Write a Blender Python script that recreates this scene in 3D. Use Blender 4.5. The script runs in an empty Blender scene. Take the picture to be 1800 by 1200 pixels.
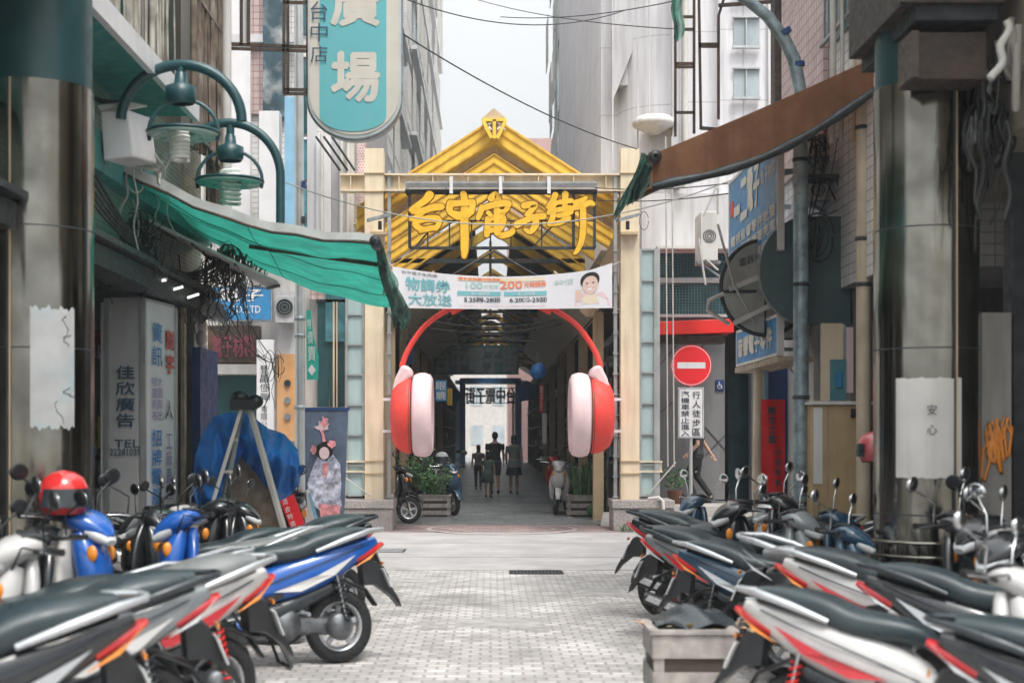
import bpy, math, random
from mathutils import Vector as V, Matrix, Quaternion
random.seed(7)
S = bpy.context.scene
COL = S.collection
R = math.radians

# ---------------------------------------------------------------- camera
cam_d = bpy.data.cameras.new("camera"); cam = bpy.data.objects.new("camera", cam_d); COL.objects.link(cam)
cam.location = (0, 0, 1.62); cam.rotation_euler = (R(90), 0, 0)
cam_d.lens = 50; cam_d.sensor_width = 36; cam_d.shift_x = .0211; cam_d.shift_y = .0928
cam_d.clip_start = .1; cam_d.clip_end = 600
cam_d.dof.use_dof = True; cam_d.dof.focus_distance = 23; cam_d.dof.aperture_fstop = 2.0
S.camera = cam
# ---------------------------------------------------------------- world, sun, exposure
SUN_EL, SUN_AZ = 62, 25      # high, slightly behind the camera's right
w = bpy.data.worlds.new("World"); S.world = w; w.use_nodes = True
wn = w.node_tree; bg = wn.nodes['Background']; bg.inputs[1].default_value = .13
sky = wn.nodes.new('ShaderNodeTexSky'); sky.sky_type = 'NISHITA'; sky.sun_disc = False
sky.sun_elevation = R(SUN_EL); sky.sun_rotation = R(180 - SUN_AZ); sky.air_density = 1.3; sky.dust_density = 6; sky.ozone_density = 1
hs = wn.nodes.new('ShaderNodeHueSaturation'); hs.inputs['Saturation'].default_value = .12
wn.links.new(sky.outputs[0], hs.inputs['Color'])
mx = wn.nodes.new('ShaderNodeMix'); mx.data_type = 'RGBA'; mx.inputs[0].default_value = .55
mx.inputs[7].default_value = (9.1, 9.45, 9.6, 1)     # overcast cloud layer
wn.links.new(hs.outputs[0], mx.inputs[6])
# overcast sky: about four times brighter overhead than near the horizon
tcw = wn.nodes.new('ShaderNodeTexCoord'); sxw = wn.nodes.new('ShaderNodeSeparateXYZ'); wn.links.new(tcw.outputs['Generated'], sxw.inputs[0])
def wmath(op, a, b):
    q = wn.nodes.new('ShaderNodeMath'); q.operation = op
    for i, x in enumerate((a, b)):
        if isinstance(x, (int, float)): q.inputs[i].default_value = x
        else: wn.links.new(x, q.inputs[i])
    return q.outputs[0]
zz = wmath('MAXIMUM', sxw.outputs[2], 0.0); fac = wmath('ADD', wmath('MULTIPLY', wmath('POWER', zz, 1.6), .9), .45)
vm = wn.nodes.new('ShaderNodeVectorMath'); vm.operation = 'SCALE'; wn.links.new(mx.outputs[2], vm.inputs[0]); wn.links.new(fac, vm.inputs['Scale']); wn.links.new(vm.outputs[0], bg.inputs[0])
sd = bpy.data.lights.new("sun", 'SUN'); sd.energy = 1.0; sd.angle = R(16); sd.color = (1, .95, .88)
sun = bpy.data.objects.new("sun", sd); COL.objects.link(sun)
sun.rotation_euler = (R(90 - SUN_EL), 0, R(SUN_AZ)); sun.location = (5, -10, 30)
S.view_settings.view_transform = 'Standard'; S.view_settings.look = 'None'
S.view_settings.exposure = 1.08; S.view_settings.gamma = 1
S.cycles.use_denoising = True; S.cycles.max_bounces = 7; S.cycles.diffuse_bounces = 4; S.cycles.glossy_bounces = 3
S.cycles.transmission_bounces = 3; S.cycles.transparent_max_bounces = 6; S.cycles.caustics_reflective = False; S.cycles.caustics_refractive = False
S.cycles.use_adaptive_sampling = True; S.cycles.adaptive_threshold = .02

# ---------------------------------------------------------------- helpers
F0, VX, VY = 2500.0, 862.0, 767.0
def X(px, Y): return (px - VX) * Y / F0
def Z(py, Y): return 1.62 + (VY - py) * Y / F0
def P(px, py, Y): return V((X(px, Y), Y, Z(py, Y)))

def mat(name, col, rough=.6, metal=0., var=.12, vs=3., streak=0., bump=0., bs=40., dirt=None, dirt_amt=.0, spec=None, coat=0., alpha=1., emit=None, es=1., brick=None, trans=0., tl=0.):
    m = bpy.data.materials.new(name); m.use_nodes = True
    nt = m.node_tree; N = nt.nodes; L = nt.links; b = N['Principled BSDF']
    b.inputs['Roughness'].default_value = rough; b.inputs['Metallic'].default_value = metal
    if spec is not None: b.inputs['Specular IOR Level'].default_value = spec
    if coat: b.inputs['Coat Weight'].default_value = coat; b.inputs['Coat Roughness'].default_value = .08
    if alpha < 1: b.inputs['Alpha'].default_value = alpha
    if trans: b.inputs['Transmission Weight'].default_value = trans
    if emit: b.inputs['Emission Color'].default_value = (*emit, 1); b.inputs['Emission Strength'].default_value = es
    tc = N.new('ShaderNodeTexCoord'); vec = tc.outputs['Object']; cur = None
    c4 = (*col, 1)
    def rgbmix(f, a, bb, blend='MIX'):
        x = N.new('ShaderNodeMix'); x.data_type = 'RGBA'; x.blend_type = blend
        for i, q in ((0, f), (6, a), (7, bb)):
            if hasattr(q, 'links') or hasattr(q, 'is_linked'): L.new(q, x.inputs[i])
            else: x.inputs[i].default_value = q
        return x.outputs[2]
    def noise(scale, sv=(1, 1, 1), det=4, lo=.35, hi=.65):
        mp = N.new('ShaderNodeMapping'); mp.inputs['Scale'].default_value = sv; L.new(vec, mp.inputs[0])
        n = N.new('ShaderNodeTexNoise'); n.inputs['Scale'].default_value = scale; n.inputs['Detail'].default_value = det
        L.new(mp.outputs[0], n.inputs[0])
        r = N.new('ShaderNodeMapRange'); r.inputs[1].default_value = lo; r.inputs[2].default_value = hi
        L.new(n.outputs[0], r.inputs[0]); return r.outputs[0], n.outputs[0]
    cur = c4
    if brick:   # brick=(w,h,mortar,mortar_col,plane)
        bw, bh, ms, mc, plane, off = brick
        sx = N.new('ShaderNodeSeparateXYZ'); L.new(vec, sx.inputs[0])
        cx = N.new('ShaderNodeCombineXYZ')
        if plane == 'xy': L.new(sx.outputs[0], cx.inputs[0]); L.new(sx.outputs[1], cx.inputs[1])
        else:
            ad = N.new('ShaderNodeMath'); L.new(sx.outputs[0], ad.inputs[0]); L.new(sx.outputs[1], ad.inputs[1])
            L.new(ad.outputs[0], cx.inputs[0]); L.new(sx.outputs[2], cx.inputs[1])
        bt = N.new('ShaderNodeTexBrick'); L.new(cx.outputs[0], bt.inputs[0]); bt.offset = off
        bt.inputs['Scale'].default_value = 1; bt.inputs['Brick Width'].default_value = bw; bt.inputs['Row Height'].default_value = bh
        bt.inputs['Mortar Size'].default_value = ms; bt.inputs['Mortar Smooth'].default_value = .2
        bt.inputs['Color1'].default_value = tuple(x * (1 + var) for x in col) + (1,); bt.inputs['Color2'].default_value = tuple(x * (1 - var) for x in col) + (1,)
        bt.inputs['Mortar'].default_value = (*mc, 1); cur = bt.outputs[0]
    if var:
        f, raw = noise(vs); g = (1 - var, 1 - var, 1 - var, 1); h = (1 + var,) * 3 + (1,)
        cur = rgbmix(1., cur, rgbmix(f, g, h), 'MULTIPLY')
    if streak:
        f, _ = noise(9, (1, 1, .08), 5, .45, .75); dc = (*(dirt or tuple(x * .35 for x in col)), 1)
        mm = N.new('ShaderNodeMath'); mm.operation = 'MULTIPLY'; mm.inputs[1].default_value = streak; L.new(f, mm.inputs[0])
        cur = rgbmix(mm.outputs[0], cur, dc)
    if dirt_amt:
        f, _ = noise(2.3, (1, 1, 1), 8, .48, .7); dc = (*(dirt or tuple(x * .35 for x in col)), 1)
        mm = N.new('ShaderNodeMath'); mm.operation = 'MULTIPLY'; mm.inputs[1].default_value = dirt_amt; L.new(f, mm.inputs[0])
        cur = rgbmix(mm.outputs[0], cur, dc)
    if isinstance(cur, tuple): b.inputs['Base Color'].default_value = cur
    else: L.new(cur, b.inputs['Base Color'])
    if rough < .95 and var and not alpha < 1:
        f, _ = noise(vs * 3); r = N.new('ShaderNodeMapRange'); r.inputs[3].default_value = max(.02, rough * .8); r.inputs[4].default_value = min(1, rough * 1.25)
        L.new(f, r.inputs[0]); L.new(r.outputs[0], b.inputs['Roughness'])
    if bump:
        _, raw = noise(bs, (1, 1, 1), 5)
        bp = N.new('ShaderNodeBump'); bp.inputs['Strength'].default_value = bump; bp.inputs['Distance'].default_value = .02
        L.new(raw, bp.inputs['Height']); L.new(bp.outputs[0], b.inputs['Normal'])
    if tl:
        out = N['Material Output']; tr = N.new('ShaderNodeBsdfTranslucent'); mxs = N.new('ShaderNodeMixShader'); mxs.inputs[0].default_value = tl
        if isinstance(cur, tuple): tr.inputs[0].default_value = cur
        else: L.new(cur, tr.inputs[0])
        L.new(b.outputs[0], mxs.inputs[1]); L.new(tr.outputs[0], mxs.inputs[2]); L.new(mxs.outputs[0], out.inputs[0])
    return m

_tc = {}
def text2d(s, bold):
    k = (s, bold)
    if k not in _tc:
        c = bpy.data.curves.new("lettering", 'FONT'); c.body = s; c.offset = bold; c.resolution_u = 2; c.fill_mode = 'FRONT'
        o = bpy.data.objects.new("lettering", c); COL.objects.link(o); bpy.context.view_layer.update()
        m = bpy.data.meshes.new_from_object(o.evaluated_get(bpy.context.evaluated_depsgraph_get()))
        vs = [(v.co.x, v.co.y) for v in m.vertices]; fs = [tuple(p.vertices) for p in m.polygons]
        bpy.data.objects.remove(o); bpy.data.meshes.remove(m); bpy.data.curves.remove(c)
        x0 = min(v[0] for v in vs); x1 = max(v[0] for v in vs); y0 = min(v[1] for v in vs); y1 = max(v[1] for v in vs)
        _tc[k] = ([((x - x0) / (x1 - x0 + 1e-9), (y - y0) / (y1 - y0 + 1e-9)) for x, y in vs], fs, (x1 - x0) / (y1 - y0 + 1e-9))
    return _tc[k]

class MB:
    def __init__(s, m=None): s.v = []; s.f = []; s.mi = []; s.sm = []; s.mats = []; s.m = m
    def _m(s, m):
        m = m or s.m
        if m not in s.mats: s.mats.append(m)
        return s.mats.index(m)
    def add(s, vs, fs, m=None, sm=False):
        n = len(s.v); i = s._m(m); s.v += [tuple(v) for v in vs]
        for f in fs: s.f.append(tuple(n + k for k in f)); s.mi.append(i); s.sm.append(sm)
        return s
    def box(s, x0, x1, y0, y1, z0, z1, m=None):
        if x0 > x1: x0, x1 = x1, x0
        if y0 > y1: y0, y1 = y1, y0
        if z0 > z1: z0, z1 = z1, z0
        return s.add([(x, y, z) for z in (z0, z1) for y in (y0, y1) for x in (x0, x1)],
                     [(0, 2, 3, 1), (4, 5, 7, 6), (0, 1, 5, 4), (2, 6, 7, 3), (0, 4, 6, 2), (1, 3, 7, 5)], m)
    def pbox(s, px0, py0, px1, py1, Y, d=.05, m=None): return s.box(X(px0, Y), X(px1, Y), Y, Y + d, Z(py1, Y), Z(py0, Y), m)
    def bar(s, a, b, w, h=None, m=None, up=(0, 0, 1)):
        a = V(a); b = V(b); h = h or w; t = (b - a).normalized(); u = V(up)
        if abs(t.dot(u)) > .98: u = V((0, 1, 0))
        r = t.cross(u).normalized() * w / 2; u2 = r.normalized().cross(t).normalized() * h / 2
        vs = [p + i * r + j * u2 for p in (a, b) for i, j in ((-1, -1), (1, -1), (1, 1), (-1, 1))]
        return s.add(vs, [(3, 2, 1, 0), (4, 5, 6, 7), (0, 1, 5, 4), (1, 2, 6, 5), (2, 3, 7, 6), (3, 0, 4, 7)], m)
    def tube(s, pts, r, n=8, m=None, cap=True, sm=True):
        pts = [V(p) for p in pts]; k = len(pts); rs = r if isinstance(r, (list, tuple)) else [r] * k
        T = [(pts[min(i + 1, k - 1)] - pts[max(i - 1, 0)]).normalized() for i in range(k)]
        u = T[0].orthogonal().normalized(); vs = []; fs = []
        for i in range(k):
            u = (u - T[i] * u.dot(T[i])); u = u.normalized() if u.length > 1e-6 else T[i].orthogonal().normalized(); w_ = T[i].cross(u)
            for j in range(n):
                a = 2 * math.pi * j / n; vs.append(pts[i] + (u * math.cos(a) + w_ * math.sin(a)) * rs[i])
        for i in range(k - 1):
            for j in range(n): fs.append((i * n + j, i * n + (j + 1) % n, (i + 1) * n + (j + 1) % n, (i + 1) * n + j))
        s.add(vs, fs, m, sm)
        if cap: s.add(vs[:n], [tuple(range(n - 1, -1, -1))], m); s.add(vs[-n:], [tuple(range(n))], m)
        return s
    def ring(s, c, r, t, axis=(0, 1, 0), n=28, k=8, m=None, a0=0, a1=360, start=None):
        c = V(c); ax = V(axis).normalized(); u = V(start) if start else ax.orthogonal().normalized(); w_ = ax.cross(u); full = abs(a1 - a0) >= 359.9
        if not full:
            return s.tube([c + (u * math.cos(R(a0 + (a1 - a0) * i / n)) + w_ * math.sin(R(a0 + (a1 - a0) * i / n))) * r for i in range(n + 1)], t, k, m)
        vs = []; fs = []
        for i in range(n):
            a = 2 * math.pi * i / n; d = u * math.cos(a) + w_ * math.sin(a)
            for j in range(k):
                b = 2 * math.pi * j / k; vs.append(c + d * (r + t * math.cos(b)) + ax * t * math.sin(b))
        for i in range(n):
            for j in range(k): fs.append((i * k + j, ((i + 1) % n) * k + j, ((i + 1) % n) * k + (j + 1) % k, i * k + (j + 1) % k))
        return s.add(vs, fs, m, True)
    def lathe(s, c, prof, axis=(0, 0, 1), n=20, m=None, sm=True):   # prof: (r, h)
        c = V(c); ax = V(axis).normalized(); u = ax.orthogonal().normalized(); w_ = ax.cross(u); vs = []; fs = []; k = len(prof)
        for r, h in prof:
            for j in range(n):
                a = 2 * math.pi * j / n; vs.append(c + ax * h + (u * math.cos(a) + w_ * math.sin(a)) * r)
        for i in range(k - 1):
            for j in range(n): fs.append((i * n + j, i * n + (j + 1) % n, (i + 1) * n + (j + 1) % n, (i + 1) * n + j))
        return s.add(vs, fs, m, sm)
    def disc(s, c, r, axis, t=.02, n=24, m=None): return s.lathe(c, [(.0005, 0), (r, 0), (r, t), (.0005, t)], axis, n, m, False)
    def ell(s, c, rx, ry, rz, nu=12, nv=8, m=None, q=None):
        c = V(c); vs = []; fs = []
        for i in range(nv + 1):
            t = math.pi * i / nv
            for j in range(nu):
                a = 2 * math.pi * j / nu; p = V((rx * math.sin(t) * math.cos(a), ry * math.sin(t) * math.sin(a), rz * math.cos(t)))
                if q: p = q @ p
                vs.append(c + p)
        for i in range(nv):
            for j in range(nu): fs.append((i * nu + j, (i + 1) * nu + j, (i + 1) * nu + (j + 1) % nu, i * nu + (j + 1) % nu))
        return s.add(vs, fs, m, True)
    def prism(s, pts, d, m=None):    # pts: 3D planar outline, d: extrusion vector
        n = len(pts); a = [V(p) for p in pts]; b = [p + V(d) for p in a]
        return s.add(a + b, [tuple(range(n)), tuple(range(2 * n - 1, n - 1, -1))] + [(i, i + n, (i + 1) % n + n, (i + 1) % n) for i in range(n)], m)
    def loft(s, secs, n=16, e=2.4, m=None, cap=True):   # secs: (x, z, half width y, half height[, exponent])
        k = len(secs); vs = []; fs = []
        for i, q in enumerate(secs):
            a, b = secs[max(0, i - 1)], secs[min(k - 1, i + 1)]; t = V((b[0] - a[0], 0, b[1] - a[1])).normalized(); nn = V((-t.z, 0, t.x))
            ee = q[4] if len(q) > 4 else e
            for j in range(n):
                an = 2 * math.pi * j / n; c_, s_ = math.cos(an), math.sin(an)
                cy = math.copysign(abs(c_) ** (2 / ee), c_) * q[2]; cn = math.copysign(abs(s_) ** (2 / ee), s_) * q[3]
                vs.append(V((q[0], 0, q[1])) + V((0, cy, 0)) + nn * cn)
        for i in range(k - 1):
            for j in range(n): fs.append((i * n + j, (i + 1) * n + j, (i + 1) * n + (j + 1) % n, i * n + (j + 1) % n))
        s.add(vs, fs, m, True)
        if cap: s.add(vs[:n], [tuple(range(n))], m, True); s.add(vs[-n:], [tuple(range(n - 1, -1, -1))], m, True)
        return s
    def sheet(s, fn, nu, nv, m=None, t=0., sm=True):
        vs = [fn(i / nu, j / nv) for j in range(nv + 1) for i in range(nu + 1)]
        fs = [(j * (nu + 1) + i, j * (nu + 1) + i + 1, (j + 1) * (nu + 1) + i + 1, (j + 1) * (nu + 1) + i) for j in range(nv) for i in range(nu)]
        s.add(vs, fs, m, sm)
        if t:
            n_ = (V(vs[1]) - V(vs[0])).cross(V(vs[nu + 1]) - V(vs[0])).normalized() * t
            s.add([V(v) + n_ for v in vs], [f[::-1] for f in fs], m, sm)
        return s
    def text(s, st, o, u, v, w_, h, m=None, bold=0., keep=False, d=.004):
        """fit the string into the w x h cell whose lower left corner is o; u right, v up"""
        vs, fs, asp = text2d(st, 0.); o = V(o); u = V(u).normalized(); v = V(v).normalized(); n = u.cross(v)
        if keep:
            w2 = min(w_, h * asp); h2 = w2 / asp; o = o + u * (w_ - w2) / 2 + v * (h - h2) / 2; w_, h = w2, h2
        e = bold * min(h, w_) * (1.0 if len(st) < 2 else min(1.2, 1.0 + .2)); cp = [(0, 0)] + ([(e, 0), (-e, 0), (0, e), (0, -e), (e * .7, e * .7), (-e * .7, -e * .7)] if bold > .004 else [])
        for i, (a, b) in enumerate(cp): s.add([o + u * (x * (w_ - 2 * e) + e + a) + v * (y * (h - 2 * e) + e + b) + n * (d + i * .0003) for x, y in vs], fs, m)
        return s
    def column(s, st, o, u, v, w_, h, m=None, bold=0., fill=.86, d=.004):   # vertical line of characters, o = lower left of the whole column
        c = h / len(st)
        for i, ch in enumerate(st):
            q = V(o) + V(v).normalized() * (h - (i + 1) * c + c * (1 - fill) / 2)
            s.text(ch, q, u, v, w_, c * fill, m, bold, d=d)
        return s
    def build(s, name, parent=None, bevel=0, sub=0, autosm=False, remesh=0):
        vs = s.v
        if parent is not None:
            r = OFF.get(parent.name, V((0, 0, 0))); org = V((0, 0, 0)) if parent.name not in OFF else r
        else:
            xs = [v[0] for v in vs]; ys = [v[1] for v in vs]; zs = [v[2] for v in vs]
            org = V(((min(xs) + max(xs)) / 2, (min(ys) + max(ys)) / 2, min(zs)))
        me = bpy.data.meshes.new(name); me.from_pydata([(v[0] - org.x, v[1] - org.y, v[2] - org.z) for v in vs], [], s.f)
        for m in s.mats: me.materials.append(m)
        me.polygons.foreach_set('material_index', s.mi); me.polygons.foreach_set('use_smooth', s.sm); me.update()
        o = bpy.data.objects.new(name, me); COL.objects.link(o)
        if parent is not None:
            o.parent = parent; OFF[o.name] = org
        else: o.location = org; OFF[o.name] = org
        if remesh:
            q = o.modifiers.new('r', 'REMESH'); q.mode = 'VOXEL'; q.voxel_size = remesh; q.use_smooth_shade = True
            q = o.modifiers.new('s', 'SMOOTH'); q.iterations = 4
        if bevel:
            b = o.modifiers.new('b', 'BEVEL'); b.width = bevel; b.segments = 2; b.limit_method = 'ANGLE'
        if sub:
            b = o.modifiers.new('u', 'SUBSURF'); b.levels = sub; b.render_levels = sub
        return o
OFF = {}
def thing(name, label, cat, loc=(0, 0, 0), rz=0, group=None, local=False):
    o = bpy.data.objects.new(name, None); COL.objects.link(o); o.location = loc; o.rotation_euler = (0, 0, rz); o.empty_display_size = .2
    OFF[o.name] = V((0, 0, 0)) if local else V(loc)
    o['label'] = label; o['category'] = cat
    if group: o['group'] = group
    return o
def tag(o, label, cat, group=None, kind=None):
    o['label'] = label; o['category'] = cat
    if group: o['group'] = group
    if kind: o['kind'] = kind
    return o
def struct(o, label=None):
    o['kind'] = 'structure'; o['label'] = label or o.name.replace('_', ' '); return o
def copy_tree(o, parent=None):
    c = o.copy(); COL.objects.link(c)
    if parent: c.parent = parent
    for ch in list(o.children): copy_tree(ch, c)
    return c
FR = ((1, 0, 0), (0, 0, 1))           # text facing the camera
def ptext(g, st, px0, py0, px1, py1, Y, m, bold=0., keep=False):
    return g.text(st, P(px0, py1, Y), *FR, X(px1, Y) - X(px0, Y), Z(py0, Y) - Z(py1, Y), m, bold, keep)
def pcol(g, st, px0, py0, px1, py1, Y, m, bold=0., fill=.86):
    return g.column(st, P(px0, py1, Y), *FR, X(px1, Y) - X(px0, Y), Z(py0, Y) - Z(py1, Y), m, bold, fill)
def catenary(a, b, sag, n=20):
    a = V(a); b = V(b); return [a.lerp(b, i / n) - V((0, 0, sag * 4 * (i / n) * (1 - i / n))) for i in range(n + 1)]

# ---------------------------------------------------------------- materials
M = dict(
 paving=mat('paving', (.50, .475, .465), .75, var=.2, vs=.9, brick=(.15, .11, .012, (.30, .28, .26), 'xy', .5), dirt=(.20, .19, .18), dirt_amt=.55, bump=.25, bs=60),
 road=mat('road', (.40, .385, .38), .85, var=.14, vs=1.2, dirt=(.24, .23, .22), dirt_amt=.5, bump=.35, bs=90),
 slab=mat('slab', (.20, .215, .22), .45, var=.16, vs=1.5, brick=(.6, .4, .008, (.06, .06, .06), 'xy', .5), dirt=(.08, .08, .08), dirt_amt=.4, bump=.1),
 slab_pink=mat('slab_pink', (.33, .25, .245), .7, var=.15, vs=2, brick=(.2, .1, .008, (.2, .16, .15), 'xy', .5), dirt_amt=.3, bump=.2),
 kerb=mat('kerb', (.42, .40, .38), .8, dirt_amt=.5, bump=.3),
 stonebase=mat('stonebase', (.36, .325, .315), .8, var=.3, vs=40, bump=.6, bs=120, dirt=(.12, .11, .10), dirt_amt=.45),
 cream=mat('cream', (.74, .62, .45), .5, var=.07, vs=2, streak=.35, dirt=(.32, .2, .1)),
 cream_dk=mat('cream_dark', (.52, .40, .25), .6, var=.1, streak=.4, dirt=(.22, .14, .08)),
 yellow=mat('yellow', (.84, .55, .06), .45, var=.09, vs=3, streak=.3, dirt=(.38, .2, .04)),
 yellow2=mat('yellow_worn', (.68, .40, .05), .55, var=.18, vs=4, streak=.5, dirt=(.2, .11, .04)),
 gold=mat('gold', (.82, .47, .03), .38, var=.08, vs=8), goldedge=mat('gold_edge', (.36, .17, .02), .5),
 glass=mat('panel_glass', (.42, .54, .54), .18, var=.06, vs=1, streak=.2, spec=.6),
 winglass=mat('window_glass', (.03, .09, .10), .08, var=.2, vs=1.5, spec=.8),
 tealglass=mat('teal_glass', (.10, .26, .30), .12, var=.35, vs=3, spec=.7),
 alu=mat('aluminium', (.52, .54, .54), .4, metal=.7, var=.08, streak=.2),
 steel=mat('steel_grey', (.30, .34, .36), .45, metal=.5, var=.2, vs=6, streak=.4, dirt=(.14, .10, .07)),
 galv=mat('galvanised', (.25, .32, .35), .5, metal=.45, var=.3, vs=10, streak=.4, dirt=(.09, .08, .06)),
 darksteel=mat('dark_steel', (.035, .045, .05), .5, metal=.3, var=.3, vs=8, dirt=(.12, .06, .03), dirt_amt=.25),
 brownsteel=mat('brown_steel', (.06, .045, .036), .6, metal=.2, var=.3, vs=8, dirt=(.2, .1, .05), dirt_amt=.5),
 black=mat('black_plastic', (.012, .014, .016), .42, var=.2, vs=9),
 rubber=mat('rubber', (.014, .014, .015), .8, var=.2, vs=20),
 white=mat('white_paint', (.70, .69, .70), .45, var=.05, streak=.25, dirt=(.4, .38, .36)),
 offwhite=mat('off_white', (.60, .58, .55), .6, var=.08, streak=.35, dirt=(.28, .26, .23), bump=.05),
 wall_white=mat('wall_white', (.72, .705, .73), .7, var=.03, vs=.7, brick=(2.4, 1.3, .012, (.50, .49, .51), 'z', 0.), streak=.5, dirt=(.4, .38, .38)),
 wall_grey=mat('wall_grey', (.56, .55, .56), .75, var=.07, vs=.8, streak=.45, dirt=(.27, .25, .24)),
 wall_tile=mat('wall_tile', (.66, .645, .64), .5, var=.06, brick=(.2, .1, .007, (.32, .31, .31), 'z', 0.), streak=.4, dirt=(.3, .28, .26)),
 wall_green=mat('wall_green_tile', (.25, .34, .29), .4, var=.08, brick=(.1, .05, .006, (.10, .15, .13), 'z', .5), streak=.5, dirt=(.08, .1, .08)),
 wall_pink=mat('wall_pink_tile', (.56, .44, .42), .5, var=.08, brick=(.12, .12, .01, (.36, .2, .2), 'z', 0.), streak=.3),
 wall_greytile=mat('grey_wall_slab', (.20, .195, .20), .5, var=.1, vs=.8, streak=.2),
 wall_beige=mat('wall_beige', (.27, .235, .18), .75, var=.15, vs=1.5, streak=.6, dirt=(.1, .085, .06), bump=.15),
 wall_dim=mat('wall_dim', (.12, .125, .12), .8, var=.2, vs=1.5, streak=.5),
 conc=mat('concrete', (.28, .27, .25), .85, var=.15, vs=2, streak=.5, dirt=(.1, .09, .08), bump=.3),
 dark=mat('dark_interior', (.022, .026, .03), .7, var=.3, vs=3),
 teal=mat('teal_sign', (.115, .43, .47), .45, var=.04, vs=1.5, streak=.12, dirt=(.3, .45, .45)),
 tealdk=mat('teal_dark', (.006, .04, .045), .4, var=.1),
 turq=mat('turquoise_soffit', (.045, .27, .255), .55, var=.1, streak=.3),
 letter=mat('letter_cream', (.60, .56, .50), .5, var=.06),
 ink=mat('ink', (.02, .03, .045), .5, var=0), navyink=mat('navy_ink', (.03, .07, .12), .5, var=0),
 awn_green=mat('awning_green', (.03, .31, .235), .75, var=.18, vs=3, streak=.35, dirt=(.04, .15, .12), dirt_amt=.3, bump=.12, bs=14, tl=.6),
 awn_pale=mat('awning_pale', (.50, .53, .51), .7, var=.1, vs=5, streak=.3),
 rag=mat('green_rag', (.12, .34, .27), .85, var=.5, vs=7, streak=.8, dirt=(.5, .58, .52), dirt_amt=.5, bump=.3, bs=30),
 awn_brown=mat('awning_brown', (.30, .145, .075), .8, var=.14, vs=5, streak=.5, dirt=(.16, .06, .03), tl=.45),
 cable=mat('cable_black', (.016, .018, .018), .6, var=.3), cable_w=mat('cable_grey', (.42, .41, .38), .6, var=.15),
 red=mat('red_paint', (.72, .025, .02), .4, var=.05, vs=5, streak=.1), redcloth=mat('red_cloth', (.60, .012, .02), .75, var=.1, vs=5, bump=.2, bs=15),
 hpred=mat('inflatable_red', (.78, .055, .04), .6, var=.06, vs=3, streak=.22, dirt=(.45, .04, .04), bump=.05, bs=8),
 hpwhite=mat('inflatable_white', (.76, .56, .57), .6, var=.05, vs=3, streak=.2, dirt=(.55, .42, .42)),
 blue=mat('blue_sign', (.035, .22, .46), .45, var=.07, streak=.15, dirt=(.15, .3, .42)), navy=mat('navy_paint', (.012, .05, .17), .5, var=.15, streak=.3),
 skyblue=mat('pale_blue', (.24, .45, .62), .5, var=.1, streak=.3),
 tarp=mat('blue_tarp', (.012, .155, .50), .5, var=.16, vs=4, bump=.35, bs=12),
 wood=mat('wood', (.34, .27, .20), .75, var=.25, vs=9, streak=.4), woodgrey=mat('wood_grey', (.33, .30, .28), .8, var=.25, vs=9, streak=.4, bump=.2),
 ply=mat('plywood', (.44, .32, .17), .7, var=.12, vs=3, streak=.35, dirt=(.2, .13, .06)),
 orange=mat('orange_panel', (.62, .32, .13), .5, var=.1, vs=3, streak=.35, dirt=(.55, .45, .35)),
 leaf=mat('leaf', (.045, .13, .04), .55, var=.45, vs=8), leaf2=mat('leaf_pale', (.12, .22, .09), .5, var=.4, vs=9), soil=mat('soil', (.06, .045, .035), .9),
 skin=mat('skin', (.50, .30, .21), .55, var=.06), hair=mat('hair', (.012, .010, .010), .5, var=.2),
 chrome=mat('chrome', (.62, .63, .64), .14, metal=1., var=.06), mirror=mat('mirror_glass', (.75, .76, .77), .04, metal=1., var=0),
 amber=mat('amber', (.75, .26, .03), .25, var=.05), taillight=mat('tail_light', (.55, .015, .02), .16, var=.1, spec=.8), clear=mat('clear_lens', (.55, .57, .58), .1, var=.1, spec=.9),
 lampwhite=mat('lamp_spiral', (.80, .82, .76), .3, var=.03), lampplate=mat('lamp_plate', (.38, .55, .50), .3, var=.05),
 tube=mat('fluorescent', (.8, .8, .8), .4, emit=(.95, 1, .97), es=.5, var=0),
 poster=mat('faded_poster', (.42, .43, .43), .8, var=.12, vs=4, dirt=(.14, .36, .44), dirt_amt=.7),
)
# brushed stainless steel with its own stains
def stainless():
    m = mat('stainless', (.25, .245, .215), .15, metal=1., var=.4, vs=2.2, streak=.6, dirt=(.16, .13, .09), dirt_amt=.35, bump=.03, bs=3); return m
M['stainless'] = stainless()
# ================================================================ SETTING
def sheet_obj(name, x0, x1, y0, y1, z, m, th=.05):
    return struct(MB(m).box(x0, x1, y0, y1, z - th, z).build(name))
sheet_obj('ground', -220, 220, -60, 420, -.07, M['conc'])
sheet_obj('pavement', -9, 9, -8, 17.25, 0, M['paving'])
sheet_obj('road', -60, 60, 17.45, 24.35, -.015, M['road'], .045)
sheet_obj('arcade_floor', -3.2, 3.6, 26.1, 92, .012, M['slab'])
sheet_obj('path', -3.2, 9, 24.35, 26.1, 0, M['slab_pink'])
sheet_obj('far_road', -40, 40, 92, 125, -.01, M['road'], .04)
g = MB(M['kerb']); g.box(-60, 60, 17.25, 17.45, -.06, .006); struct(g.build('kerb'))
g = MB(M['slab'])                      # grey guide bands in the arcade floor
for k in range(16): g.box(-.62 + .0, 1.45, 26.6 + k * 3.9, 27.2 + k * 3.9, .012, .0165)
for x in (-.72, 1.5): g.box(x, x + .1, 26.2, 90, .012, .018)
struct(g.build('floor_bands'))
g = MB(M['slab_pink']); M['ringm'] = mat('pale_mosaic', (.50, .43, .42), .7, var=.15, vs=12)
g.lathe((.2, 25.0, 0), [(1.25, .004), (1.33, .004)], n=48, m=M['ringm'], sm=False); g.lathe((.2, 25.0, 0), [(.9, .0042), (.93, .0042)], n=48, m=M['ringm'], sm=False)
struct(g.build('mosaic_ring'))
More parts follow.
